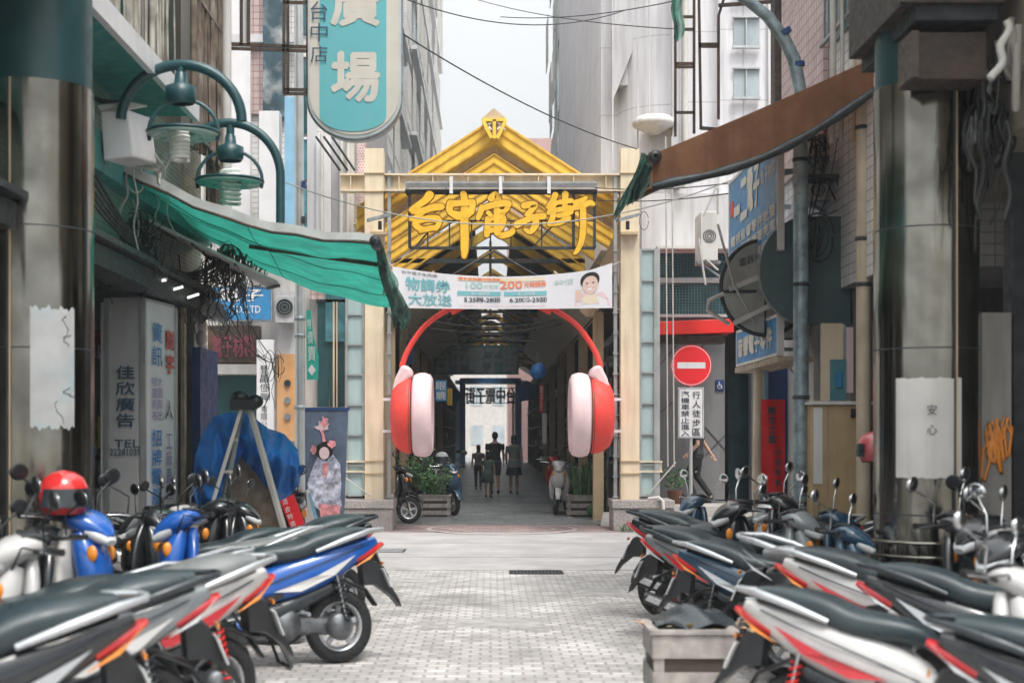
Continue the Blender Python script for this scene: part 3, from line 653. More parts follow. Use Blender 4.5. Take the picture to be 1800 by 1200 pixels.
for a, b in ((600, 641), (1124, 1165)):
    g = MB(M['cream']); z0, z1 = Z(830, YG), Z(810, YG); x0, x1 = X(a, YG), X(b, YG)
    g.box(x0, x1, YG + .035, YG + .26, z0, z0 + .025); g.box(x0, x1, YG + .035, YG + .26, z1 - .025, z1); g.box(x0, x1, YG + .14, YG + .16, z0, z1); g.build('low_beam', t)
for a, b in (((1188, 812), (1140, 868)), ((605, 838), (652, 872))):
    MB(M['offwhite']).tube([P(*a, YG - .25), P(*b, YG - .1)], .012).build('tie_rod', t)
for a, b in ((597, 691), (1077, 1182)):
    g = MB(M['stonebase']); g.box(X(a, 24.6), X(b, 24.6), 24.45, 25.35, 0, Z(893, 24.6)); g.box(X(a, 24.6) - .02, X(b, 24.6) + .02, 24.42, 25.38, Z(893, 24.6) + .006, Z(878, 24.6)); g.build('plinth', t, bevel=.012)
def glass_panel(px0, px1, py0, py1, step):
    w = MB(M['glass']).pbox(px0 + 1, py0 + 1, px1 - 1, py1 - 1, YG + .1, .04).build('glass_panel', t)
    g = MB(M['alu']); g.pbox(px0 - 2, py0, px0 + 2, py1, YG + .05, .12); g.pbox(px1 - 3, py0, px1, py1, YG + .05, .12)
    py = py0
    while py < py1: g.pbox(px0 + 2, py, px1 - 3, py + 3, YG + .06, .1); py += step
    g.build('frame', w)
glass_panel(609, 640, 498, 870, 53); glass_panel(1126, 1153, 437, 872, 54); glass_panel(1155, 1160, 437, 872, 200)
# sign frame and gold characters
g = MB(M['darksteel']); Ys = YG - .32
for a, b in (((720, 337), (1046, 337)), ((720, 436), (1046, 436)), ((720, 337), (720, 436)), ((1045, 337), (1045, 436)), ((1008, 337), (1008, 436)), ((720, 388), (1045, 388)), ((829, 388), (829, 436)), ((898, 388), (898, 436)),
             ((752, 405), (752, 436)), ((790, 388), (790, 436)), ((862, 405), (862, 436)), ((952, 388), (952, 436)), ((980, 388), (935, 436)), ((755, 405), (730, 434))):
    g.bar(P(*a, Ys), P(*b, Ys), .05 if 'x' and (a[1] in (337,) or b[1] == 436 and a[1] == 436 or a[0] == b[0] in (720, 1045, 1008)) else .025)
g.build('sign_frame', t)
g = MB(M['darksteel'])
for px in (716, 785, 880, 965, 1048): g.bar(P(px, 318, YG - .1), P(px, 342, Ys), .04)
g.build('sign_hanger', t)
M['louvre'] = mat('louvre_grey', (.34, .35, .35), .6, var=.15, vs=5, streak=.4)
g = MB(M['louvre']); g.pbox(712, 319, 1050, 322, YG - .5, .45); g.pbox(712, 332, 1050, 337, YG - .42, .3, M['darksteel'])
for i in range(170): g.pbox(712 + i * 2, 322, 713 + i * 2, 333, YG - .5, .03)
for px in (793, 880, 965): g.pbox(px - 3, 310, px + 3, 340, YG - .54, .03, M['white'])
g.build('louvre_box', t)
def q2(p): return (690 + p[0] * 390 / 1800, 320 + p[1] * 390 / 1800)     # coordinates read off the 1800 px wide view of the sign
def brush(strokes, Y, th, m, grow=0.):
    g = MB(m)
    for kk, st in enumerate(strokes):
        pts = [(V((X(q2(p)[0], Y), 0, Z(q2(p)[1], Y))), (p[2] * 1.14 + grow) * 390 / 1800 * Y / F0) for p in st]
        # resample with Catmull-Rom
        n = len(pts); cur = []
        for i in range(n - 1):
            p0, p1, p2, p3 = pts[max(i - 1, 0)], pts[i], pts[i + 1], pts[min(i + 2, n - 1)]
            for j in range(6):
                u = j / 6; a = .5 * ((2 * p1[0]) + (p2[0] - p0[0]) * u + (2 * p0[0] - 5 * p1[0] + 4 * p2[0] - p3[0]) * u * u + (-p0[0] + 3 * p1[0] - 3 * p2[0] + p3[0]) * u ** 3)
                cur.append((a, p1[1] * (1 - u) + p2[1] * u))
        cur.append(pts[-1]); k = len(cur); L_, R_ = [], []
        T = [(cur[min(i + 1, k - 1)][0] - cur[max(i - 1, 0)][0]).normalized() for i in range(k)]
        for (c, r), tt in zip(cur, T):
            nn = V((-tt.z, 0, tt.x)); L_.append(c + nn * r / 2); R_.append(c - nn * r / 2)
        cap = lambda c, r, tt, s_: [c + tt * s_ * math.cos(a) * r / 2 + V((-tt.z, 0, tt.x)) * math.sin(a) * r / 2 for a in (R(45), 0, R(-45))] if s_ > 0 else [c - tt * math.cos(a) * r / 2 + V((-tt.z, 0, tt.x)) * math.sin(a) * r / 2 for a in (R(-45), 0, R(45))]
        out = L_ + cap(cur[-1][0], cur[-1][1], T[-1], 1) + R_[::-1] + cap(cur[0][0], cur[0][1], T[0], -1)
        yo = Y + kk * .0025
        out = [V((p.x, yo, p.z)) for p in out]
        # build as quads strip to stay valid when concave
        vs = []; fs = []
        for i in range(k): vs += [V((L_[i].x, yo, L_[i].z)), V((R_[i].x, yo, R_[i].z)), V((L_[i].x, yo + th, L_[i].z)), V((R_[i].x, yo + th, R_[i].z))]
        for i in range(k - 1):
            a = i * 4; b = a + 4; fs += [(a, b, b + 1, a + 1), (a + 2, a + 3, b + 3, b + 2), (a, a + 2, b + 2, b), (a + 1, b + 1, b + 3, a + 3)]
        g.add(vs, fs)
        for c, r, tt in ((cur[0][0], cur[0][1], T[0]), (cur[-1][0], cur[-1][1], T[-1])): g.lathe(V((c.x, yo, c.z)), [(.0005, 0.0011), (r / 2, .0011), (r / 2, th), (.0005, th)], (0, 1, 0), 14, None, False)
    return g
CH = [
 # 台
 [[(300, 105, 62), (262, 150, 50), (190, 200, 40), (150, 225, 30)], [(165, 235, 40), (240, 232, 44), (330, 205, 50), (395, 200, 46)], [(255, 235, 40), (190, 285, 40), (150, 300, 30)],
  [(190, 310, 50), (190, 350, 44), (240, 385, 40)], [(190, 320, 40), (280, 295, 44), (360, 300, 56), (375, 335, 40), (350, 375, 34)], [(225, 390, 40), (300, 375, 40), (360, 365, 36)]],
 # 中
 [[(470, 170, 50), (465, 235, 46), (530, 285, 40)], [(470, 175, 50), (560, 170, 40), (640, 165, 46)], [(650, 165, 46), (640, 230, 46), (600, 275, 40)], [(480, 250, 40), (560, 262, 40), (640, 245, 40)],
  [(575, 95, 46), (585, 170, 52), (582, 300, 60), (584, 420, 58), (584, 540, 54), (580, 600, 34)]],
 # 電
 [[(800, 130, 50), (835, 100, 44), (862, 130, 40)], [(720, 215, 40), (800, 190, 44), (900, 170, 48), (940, 180, 44)], [(725, 210, 46), (712, 250, 40), (695, 290, 34)], [(940, 175, 46), (925, 220, 36), (900, 235, 24)],
  [(845, 130, 40), (846, 230, 44), (846, 330, 44), (850, 410, 44)], [(775, 245, 34), (800, 270, 30)], [(880, 235, 30), (905, 250, 26)],
  [(775, 300, 44), (770, 370, 44), (765, 425, 40)], [(775, 300, 40), (850, 280, 44), (895, 290, 46), (895, 340, 40), (875, 375, 36)], [(780, 345, 32), (880, 335, 32)], [(780, 392, 36), (880, 375, 36)],
  [(850, 410, 46), (890, 432, 44), (960, 410, 42), (980, 385, 34)]],
 # 子
 [[(1070, 190, 48), (1130, 180, 46), (1155, 190, 44), (1120, 235, 40), (1090, 262, 34)], [(1100, 262, 40), (1155, 300, 46), (1160, 345, 50), (1120, 400, 40), (1075, 385, 24)], [(1010, 345, 50), (1080, 310, 44), (1150, 285, 42), (1225, 275, 46)]],
 # 街
 [[(1320, 105, 44), (1300, 150, 40), (1262, 200, 34)], [(1320, 165, 40), (1290, 215, 38), (1265, 250, 30)], [(1305, 215, 40), (1300, 280, 42), (1275, 340, 38)],
  [(1340, 165, 34), (1400, 155, 36), (1450, 150, 34)], [(1402, 95, 46), (1400, 160, 44), (1398, 225, 36)], [(1335, 225, 36), (1400, 215, 36), (1440, 205, 34)], [(1345, 270, 34), (1400, 262, 34), (1450, 240, 36)], [(1400, 225, 40), (1395, 300, 40)], [(1300, 335, 40), (1360, 325, 38), (1430, 290, 36)],
  [(1480, 165, 34), (1540, 145, 34), (1570, 125, 28)], [(1475, 205, 40), (1540, 190, 40), (1600, 165, 40), (1630, 175, 30)], [(1545, 190, 44), (1548, 300, 46), (1545, 400, 44), (1530, 490, 40), (1495, 560, 30), (1475, 580, 14)]],
]
for st in CH:
    o = brush(st, Ys - .16, .14, M['gold']).build('gold_character', t)
    brush(st, Ys - .05, .045, M['goldedge'], 16).build('character_edge', o)
# ---- gable: nested rafters
RX = X(869, 25.4)
def rafters(Y, zap, w, depth, hb, m, name, par, half=2.45, slope=.645, two=True):
    """pair of sloping beams; zap outer apex height"""
    for s_ in (-1, 1):
        g = MB(m); a = (RX, zap); b = (RX + s_ * half, zap - half * slope)
        g.prism([(a[0], Y, a[1]), (b[0], Y, b[1]), (b[0], Y, b[1] - hb), (a[0], Y, a[1] - hb)], (0, depth, 0))
        if two:
            for f in (0.02, hb * .45, hb - .05): g.prism([(a[0], Y - .03, a[1] - f), (b[0], Y - .03, b[1] - f), (b[0], Y - .03, b[1] - f - .035), (a[0], Y - .03, a[1] - f - .035)], (0, .028, 0), M['yellow2'])
        g.build(name, par)
rafters(25.3, Z(206, 25.3), 0, .25, .44, M['yellow'], 'gable_board', t)
rafters(25.65, Z(246, 25.65), 0, .2, .2, M['cream_dk'], 'inner_gable', t, two=False)
g = MB(M['yellow']); zb = Z(205, 25.1)
g.prism([P(868, 190, 25.1), P(847, 208, 25.1), P(890, 208, 25.1)], (0, .5, 0), M['cream_dk']); g.prism([P(866, 210, 25.05), P(872, 210, 25.05), P(872, 243, 25.05), P(866, 243, 25.05)], (0, .4, 0)); g.prism([P(848, 208, 25.05), P(890, 208, 25.05), P(890, 213, 25.05), P(848, 213, 25.05)], (0, .4, 0))
for a, b in (((849, 212), (864, 243)), ((889, 212), (874, 243))): g.bar(P(*a, 25.07), P(*b, 25.07), .06)
for a, b in (((850, 214), (864, 228)), ((864, 214), (852, 228)), ((874, 214), (888, 228)), ((888, 214), (874, 228))): g.bar(P(*a, 25.1), P(*b, 25.1), .035, .035, M['white'])
g.prism([P(850, 214, 25.2), P(888, 214, 25.2), P(874, 243, 25.2), P(864, 243, 25.2)], (0, .1, 0), M['redlat']); g.build('ridge_finial', t)
for s_, px in ((-1, 668), (1, 1103)):
    g = MB(M['darksteel']); sx = X(px, YG - .3); z = Z(385, YG - .3)
    g.bar((sx, YG - .32, Z(408, YG)), (sx, YG - .32, z - .04), .06); q = s_ * -1
    g.build('lamp_stem', t); MB(M['steel']).bar((sx - .19 , YG - .55, z - .06), (sx + .17, YG - .45, z + .05), .16, .05, M['steel']).build('floodlight', t)
MB(M['cream_dk']).pbox(1092, 407, 1122, 412, YG - .15, .15).build('lamp_bracket', t); MB(M['cream_dk']).pbox(650, 407, 680, 412, YG - .15, .15).build('lamp_bracket', t)

# ================================================================ ARCADE
t = thing('arcade_roof', 'long gabled arcade roof with yellow steel rafters running away behind the gate', 'roof', (RX, 27, 0))
for i, Y in enumerate((27.0, 29.2, 32, 35.5, 40, 45, 50, 55, 60, 66, 72, 79)):
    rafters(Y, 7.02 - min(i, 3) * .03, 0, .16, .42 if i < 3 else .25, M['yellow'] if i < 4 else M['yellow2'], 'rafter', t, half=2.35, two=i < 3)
    if i > 1: MB(M['darksteel']).box(RX - 2.3, RX + 2.3, Y, Y + .08, 5.52, 5.62).build('tie_beam', t)
M['roofpanel'] = mat('corrugated_roof', (.05, .085, .085), .6, var=.2, brick=(.2, 60, .012, (.02, .02, .02), 'xy', 0.))
for s_ in (-1, 1):
    g = MB(M['roofpanel'])
    for Ya, Yb in ((33.0, 52), (52, 90)):
        g.prism([(RX + s_ * .45, Ya, 6.81), (RX + s_ * 2.7, Ya, 7.1 - 2.7 * .645), (RX + s_ * 2.7, Ya, 7.06 - 2.7 * .645), (RX + s_ * .45, Ya, 6.77)], (0, Yb - Ya - .01, 0))
    g.build('roof_panel', t)
    g = MB(M['cream'])
    g.prism([(RX + s_ * 2.05, 27.2, 4.0), (RX + s_ * 1.15, 27.2, 4.75), (RX + s_ * 1.15, 27.2, 4.8), (RX + s_ * 2.05, 27.2, 4.05)], (0, 26, 0), M['cream']); g.build('soffit', t)
    MB(M['brownsteel']).box(RX + s_ * 2.0, RX + s_ * 2.8, 26.6, 90, 4.02, 4.45).build('eaves_wall', t)
    MB(M['cream_dk']).bar((RX + s_ * 2.42, 25.6, 5.5), (RX + s_ * 1.7, 26.4, 3.9), .16, .22).build('knee_brace', t)
    for Y in (27.5, 32, 37, 42, 48, 55): MB(M['cream_dk']).box(RX + s_ * 2.02 - .1, RX + s_ * 2.02 + .1, Y, Y + .22, 0, 4.05).build('column', t)
g = MB(M['darksteel'])
for k in range(8):
    Y = 29 + k * 4; g.tube([(RX - 1.9, Y, 4.3), (RX, Y, 5.4), (RX + 1.9, Y, 4.3)], .025, 5); g.tube([(RX - 1.9, Y, 4.3), (RX + 1.9, Y + 4, 4.9)], .012, 4)
g.build('brace_rods', t)
# stalls and shop fronts along both sides
random.seed(11)
names = ['dark electronics shop front with shelves of small boxes', 'dark shop front with a half closed roller shutter', 'dark stall with cartons piled by its wall', 'deep shop front with green goods on racks', 'shop front with pale signs over a dark opening']
place = ['nearest gate', 'second in', 'third in', 'fourth in', 'deepest']
for s_, side in ((-1, 'left'), (1, 'right')):
    for i in range(5):
        Y0 = 27.6 + i * 12; Y1 = Y0 + 11.6; xf = RX + s_ * 2.15
        t = thing('arcade_shop', '%s, %s side, %s' % (names[(i + (s_ > 0)) % 5], side, place[i]), 'shop', (xf, Y0, 0), group='shops inside the arcade')
        MB(M['conc']).box(xf + s_ * .85, xf + s_ * .98, Y0, Y1, 0, 4).build('wall', t); MB(M['dark']).box(xf + s_ * .1, xf + s_ * .98, Y1, Y1 + .3, 0, 4).build('party_wall', t)
        g = MB(M['dark'])
        for k in range(46 if i < 3 else 14):
            Y = random.uniform(Y0, Y1 - .6); z = random.choice((.0, .35, .8, 1.2, 1.6, 2.1, 2.6, 3.0)); dx = random.uniform(0, .5)
            g.box(xf + s_ * dx, xf + s_ * (dx + .5), Y, Y + random.uniform(.2, .7), z, z + random.uniform(.15, .4), random.choice(cols + [M['leaf'], M['leaf2'], M['offwhite'], M['conc'], M['steel'], M['awn_pale']]))
        g.build('goods', t)
        g = MB(M['darksteel'])
        for k in range(6): g.bar((xf + s_ * .05, Y0 + k * 2, 0), (xf + s_ * .05, Y0 + k * 2, 3.4), .05)
        for z in (1.1, 2.05, 2.95): g.box(xf, xf + s_ * .5, Y0, Y1 - .2, z, z + .04)
        g.build('shelving', t)
def plain_sign(lab, px0, py0, px1, py1, Y, m, st=None, ink='white', vert=False, d=.12, bold=.01, name='arcade_sign'):
    return sign_board(name, lab, px0, py0, px1, py1, Y, d, m, ((st, px0 + 1.5, py0 + 2, px1 - 1.5, py1 - 2, ink, bold, vert),) if st else ())
plain_sign('small blue hanging sign inside the arcade beside the left ear cushion', 765, 668, 785, 705, 33, M['blue'], '眼鏡', 'white', True)
plain_sign('small yellow hanging sign next to the little blue one in the arcade', 786, 682, 795, 712, 36, M['yellow'])
plain_sign('narrow red vertical sign deep in the arcade on the right', 948, 676, 956, 724, 36, M['red'], '電子行', 'white', True)
plain_sign('white vertical strip sign hanging under the narrow red one', 953, 726, 961, 780, 35.6, M['offwhite'])
plain_sign('wide dark signboard hanging across the arcade above the far opening', 762, 606, 912, 658, 46, mat('sign_dark', (.05, .11, .12), .5, var=.5, vs=3), '台中電子街', mat('sign_blur', (.16, .2, .19), .6), False, bold=.03)
plain_sign('navy vertical signboard behind the left red headphone arm', 714, 598, 727, 640, 30, M['navy'])
# chandelier of stacked discs
t = thing('chandelier', 'dark tiered metal lantern hanging under the arcade roof', 'chandelier', P(862, 612, 34))
g = MB(M['brownsteel']); c = P(862, 600, 34)
for r, h in ((.42, 0), (.30, .14), (.22, .28), (.2, .42), (.26, .56)):
    g.lathe(c + V((0, 0, h)), [(.02, .08), (r * .5, .06), (r, 0), (r * .95, -.02), (.02, .02)], n=18)
g.tube([c + V((0, 0, .6)), c + V((0, 0, 2.4))], .03); g.build('tiers', t)
g = MB(M['gold'])
for k in range(10): a = R(36 * k); g.bar(c + V((math.cos(a) * .18, math.sin(a) * .18, 0)), c + V((math.cos(a) * .44, math.sin(a) * .44, -.08)), .02)
g.build('spokes', t)
# cables across the arcade
g = MB(M['cable'])
for a, b in (((740, 560), (985, 560)), ((735, 572), (990, 568)), ((800, 545), (940, 600))): g.tube(catenary(P(*a, 31), P(*b, 31), .18), .014, 5)
tag(g.build('cable'), 'slack dark cables strung across the arcade above the lantern', 'cables')
t = thing('blue_portal', 'bright blue painted portal framing the far opening of the arcade', 'portal', (X(862, 72), 72, 0)); M['brightblue'] = mat('bright_blue', (.03, .20, .48), .5, var=.1)
for px in (808, 906): MB(M['brightblue']).pbox(px, 668, px + 10, 822, 72, .4).build('post', t)
MB(M['brightblue']).pbox(808, 664, 916, 672, 71.95, .4).build('beam', t)
# far gate seen from behind
t = thing('far_gate', 'blue posted gate with mirrored wire characters at the far end of the arcade', 'gate', (X(862, 88), 88, 0))
for px in (800, 905): MB(M['skyblue']).pbox(px, 690, px + 12, 818, 88, .4).build('post', t)
for px in (812, 900): MB(M['cream']).pbox(px, 700, px + 4, 818, 88.1, .3).build('inner_post', t)
MB(M['skyblue']).pbox(800, 668, 922, 675, 88, .4).build('beam', t)
g = MB(M['darksteel'])
for a, b in (((814, 682), (912, 682)), ((814, 708), (912, 708)), ((814, 695), (912, 695))): g.bar(P(*a, 88), P(*b, 88), .05)
for k in range(13): g.bar(P(814 + k * 8, 682, 88), P(814 + k * 8, 708, 88), .03)
g.build('sign_frame', t)
g = MB(M['ink']); g.text('台中電子街', P(906, 710, 87.9), (-1, 0, 0), (0, 0, 1), X(906, 88) - X(818, 88), Z(680, 88) - Z(710, 88), bold=.02); g.build('lettering', t)
for a, nm in ((((780, 672), (812, 690), (800, 716), (778, 705)), 'tilted blue tarpaulin left of the far opening'), (((905, 684), (925, 668), (945, 676), (942, 700), (915, 705)), 'tilted blue tarpaulin right of the far opening')):
    g = MB(M['tarp']); g.prism([P(*p, 62) for p in a], (0, .8, 0)); tag(g.build('tarpaulin', bevel=.03), nm, 'tarpaulin')
t = thing('parasol', 'folded blue cloth sunshade hanging on the right inside the arcade', 'sunshade', P(945, 664, 33)); g = MB(M['tarp']); g.lathe(P(944, 664, 33), [(.02, .36), (.16, .26), (.2, .1), (.12, -.02)], (.2, 0, 1), 14); g.build('cloth', t); MB(M['steel']).tube([P(944, 620, 33), P(944, 668, 33)], .012).build('pole', t)

# ================================================================ HEADPHONES
YH = 24.35
t = thing('headphone_sculpture', 'giant red and pink inflatable headphones mounted between the gate posts', 'sculpture', P(882, 800, YH))
def arc(n=40):
    pts = [(706, 645), (714, 622), (730, 594), (752, 568), (790, 543), (832, 526), (881, 519), (930, 526), (972, 543), (1010, 568), (1032, 594), (1048, 622), (1056, 645)]
    out = []
    for i in range(len(pts) - 1):
        p0, p1, p2, p3 = [V((*pts[max(0, min(len(pts) - 1, j))], 0)) for j in (i - 1, i, i + 1, i + 2)]
        for j in range(5):
            u = j / 5; q = .5 * (2 * p1 + (p2 - p0) * u + (2 * p0 - 5 * p1 + 4 * p2 - p3) * u * u + (3 * p1 - p0 - 3 * p2 + p3) * u ** 3); out.append(P(q.x, q.y, YH))
    return out + [P(1056, 645, YH)]
A = arc(); MB(M['hpred']).tube(A, .048, 12).build('headband', t)
k = len(A); MB(M['hpred']).tube(A[20:k - 20], .12, 14).build('head_pad', t)
sq = Y_ = YH
for s_, xc, xr0, xr1, yk in ((-1, 743, 722, 688, 700), (1, 1019, 1040, 1078, 1060)):
    cz = Z(729, YH); r = (803 - 655) / 2 * YH / F0; hw = 18 * YH / F0
    MB(M['hpwhite']).lathe((X(xc, YH), YH, cz), [(.01, -hw * .55), (r * .5, -hw * .62), (r * .72, -hw * .95), (r * .86, -hw), (r * .96, -hw * .75), (r, -hw * .25), (r, hw * .25), (r * .96, hw * .75), (r * .86, hw), (r * .7, hw * .95), (.01, hw * .9)], (s_, 0, 0), 40).build('ear_cushion', t)
    cup = MB(M['hpred']); x0 = X(xr0, YH); w_ = abs(X(xr1, YH) - x0); rr = r * .93
    cup.lathe((x0, YH, cz), [(rr * .97, -.02), (rr, w_ * .06), (rr * .96, w_ * .35), (rr * .9, w_ * .6), (rr * .80, w_ * .82), (rr * .62, w_ * .96), (rr * .3, w_ * 1.03), (.01, w_ * 1.05)], (s_, 0, 0), 40)
    c_ = cup.build('ear_cup', t)
    g = MB(M['darksteel'])
    g.lathe((x0, YH, cz), [(rr * .985, w_ * .0), (rr * 1.005, w_ * .02), (rr * .985, w_ * .04)], (s_, 0, 0), 40); g.build('cup_seam', c_)
    g = MB(M['hpwhite']); xs = [(706, 640), (722, 645), (725, 660), (716, 668), (700, 690), (690, 700), (690, 680), (694, 664)]
    if s_ > 0: xs = [(1762 - a, b) for a, b in xs]
    g.prism([P(a, b, YH - .3) for a, b in xs], (0, .6, 0)); g.build('yoke', t, bevel=.07)
    for py in (702, 758):
        a = 691 if s_ < 0 else 1072; MB(M['white']).pbox(a - 19 if s_ < 0 else a, py - 3, a + 3 if s_ < 0 else a + 22, py + 2, YH - .05, .06).build('bracket', t)

# ================================================================ BANNER
t = thing('event_banner', 'white event banner with teal red and black lettering stretched between the gate posts', 'banner', P(883, 542, 24.1)); YB = 24.1
def bz(u): return 468 + 18 * (1 - (2 * u - 1) ** 2) - (6 * (u - .9) / .1 if u > .9 else 0)
def ban(px, v, dy=0.):     # v 0 bottom .. 1 top
    u = (px - 690) / 386; top = bz(u); bot = 541 + 2 * math.sin(u * 3.1); py = bot + (top - bot) * v
    return P(px, py, YB + .03 * math.sin(u * 19) + dy)
MB(mat('banner_cloth', (.66, .65, .68), .75, var=.03, bump=.06, bs=6)).sheet(lambda u, v: ban(690 + 386 * u, v), 50, 8, None, -.006).build('cloth', t)
M['b_teal'] = mat('banner_teal', (.16, .42, .46), .7, var=0); M['b_orange'] = mat('banner_orange', (.75, .22, .10), .7, var=0); M['b_green'] = mat('banner_green', (.33, .52, .48), .7, var=0)
M['b_cream'] = mat('banner_cream', (.70, .60, .45), .7, var=0); M['b_pink'] = mat('banner_pink', (.70, .52, .54), .7, var=0); M['b_face'] = mat('banner_face', (.64, .46, .40), .7, var=0)
def btext(st, x0, v0, x1, v1, m, bold=.0):
    vs, fs, asp = text2d(st, 0.); g = MB(M[m]); e = bold * 14
    for i, (a, b) in enumerate([(0, 0)] + ([(e, 0), (-e, 0), (0, e / 74), (0, -e / 74)] if bold else [])): g.add([ban(x0 + (x1 - x0) * x + a, v0 + (v1 - v0) * y + b, -.008 - i * .0003) for x, y in vs], fs)
    g.build('lettering', t)
def bshape(pts, m, name='print', dy=-.006):
    g = MB(M[m] if isinstance(m, str) else m); g.add([ban(px, v, dy) for px, v in pts], [tuple(range(len(pts)))]); g.build(name, t)
def brow(x0, x1, v0, v1, m, dy=-.006):
    MB(M[m]).sheet(lambda u, v: ban(x0 + (x1 - x0) * u, v0 + (v1 - v0) * v, dy), 12, 1).build('print', t)
btext('物調券', 713, .47, 791, .80, 'b_teal', .05); btext('大放送', 718, .08, 794, .40, 'b_teal', .03)
btext('台中電子街商圈', 706, .87, 768, .95, 'ink', 0)
brow(804, 958, .84, .95, 'b_cream'); btext('電子街商圈加碼活動', 806, .86, 880, .94, 'b_orange', .02)
btext('100', 819, .62, 848, .80, 'b_green', .03); btext('元兌換', 850, .62, 876, .76, 'b_green', .0); btext('200', 879, .62, 918, .86, 'b_orange', .04); btext('元物調券', 921, .66, 960, .82, 'b_orange', .02)
brow(804, 880, .40, .53, 'b_teal'); brow(886, 961, .40, .53, 'b_teal')
btext('第一波時間', 828, .42, 860, .51, 'white', 0); btext('第二波時間', 910, .42, 940, .51, 'white', 0)
btext('5.25㈣-28㈰', 816, .20, 879, .36, 'ink', .02); btext('6.20㈡-25㈰', 896, .20, 961, .36, 'ink', .02)
btext('主辦單位台中市電子街商圈管理委員會', 806, .07, 960, .13, 'b_pink', 0); btext('50倍', 975, .68, 1008, .84, 'b_green', .0)
bshape([(1010, .05), (1012, .25), (1024, .42), (1040, .36), (1060, .40), (1070, .2), (1072, .05)], 'b_pink')
def oval(cx, v, rx, rv, a0=0, a1=360, n=20): return [(cx + rx * math.cos(R(a0 + (a1 - a0) * i / n)), v + rv * math.sin(R(a0 + (a1 - a0) * i / n))) for i in range(n)]
bshape(oval(1037, .72, 17, .22), 'hair', 'portrait', -.0075); bshape(oval(1037.5, .61, 13.5, .235), 'b_face', 'portrait', -.009); bshape([(1024, .12), (1028, .36), (1046, .36), (1054, .12)], 'b_cream', 'portrait', -.0085)
bshape(oval(1037, .50, 5, .03), 'white', 'portrait', -.0105); [bshape(oval(x_, .66, 2.2, .015), 'hair', 'portrait', -.0105) for x_ in (1032, 1043)]
brow(1012, 1022, .2, .5, 'b_face', -.008)
for a, b in (((690, 468), (684, 462)), ((1076, 466), (1090, 460)), ((690, 542), (684, 548)), ((1076, 540), (1090, 545))): MB(M['cable_w']).tube([P(*a, YB), P(*b, YG - .02)], .008, 5).build('tie_cord', t)
# ================================================================ HANGING TEAL SIGN
YT = 17.05
t = thing('hanging_sign', 'big rounded teal vertical sign with cream characters hanging above the alley', 'sign', P(622, 245, YT))
def pill(px0, px1, pyb, inset, Y, d, m, name):
    r = (px1 - px0) / 2 - inset; cx = (px0 + px1) / 2; pts = [P(cx - r, -170, Y)]
    for k in range(25):
        a = R(180 + 180 * k / 24); pts.append(P(cx + r * math.cos(a), (pyb - inset) - min(r, 68) * (1 + math.sin(a)), Y)) if False else pts.append(P(cx + r * math.cos(a), (pyb - inset) - min(r, 72) - min(r, 72) * math.sin(a), Y))
    pts.append(P(cx + r, -170, Y)); return MB(m).prism(pts, (0, d, 0)).build(name, t)
pill(541, 705, 243, 0, YT, .30, M['alu'], 'casing'); pill(541, 705, 240, 3, YT - .012, .02, M['letter'], 'cream_border'); 
pill(561, 679, 239, 4, YT - .02, .018, M['teal'], 'teal_face') if False else None
g = MB(M['teal']); g.prism([P(562, -165, YT - .02)] + [P(562, 200, YT - .02)] + [P(562 + 58.5 * (1 - math.cos(R(a))), 203 + 28 * math.sin(R(a)), YT - .02) for a in range(0, 181, 12)] + [P(679, -165, YT - .02)], (0, .015, 0)); g.build('teal_face', t)
g = MB(M['letter'])
ptext(g, '廣', 581, -38, 668, 47, YT - .022, None, .035); ptext(g, '場', 581, 90, 668, 180, YT - .022, None, .035); g.build('lettering', t)
g = MB(M['navyink'])
for ch, a, b in (('台', 3, 36), ('中', 41, 73), ('店', 80, 110)): ptext(g, ch, 546, a, 576, b, YT - .03, None, .0)
g.build('lettering', t)
# tube of bulbs round the rim
g = MB(M['galv']); cx = 623; g.tube([P(543, -120, YT + .1)] + [P(cx + 81 * math.cos(R(180 + a)), 172 + 72 * math.sin(R(a)), YT + .1) for a in range(0, 181, 9)] + [P(704, -120, YT + .1)], .03, 8); g.build('rim_tube', t)
t2 = thing('sign_bracket', 'rusty dark steel grid bracket holding the big teal sign', 'bracket', P(500, 165, 17.1))
g = MB(M['brownsteel']); Y = 17.12
for a, b in (((365, 77), (541, 83)), ((365, 84), (541, 90)), ((499, -60), (499, 165)), ((506, -60), (506, 165)), ((541, -60), (541, 165)), ((499, 158), (541, 158)), ((499, 165), (541, 165)), ((499, 5), (541, 5)), ((437, -60), (437, 80)), ((424, -60), (424, 80))):
    g.bar(P(*a, Y), P(*b, Y), .035)
g.build('frame', t2); g = MB(M['white']); g.pbox(426, -60, 436, 76, Y + .03, .03); g.build('panel', t2)

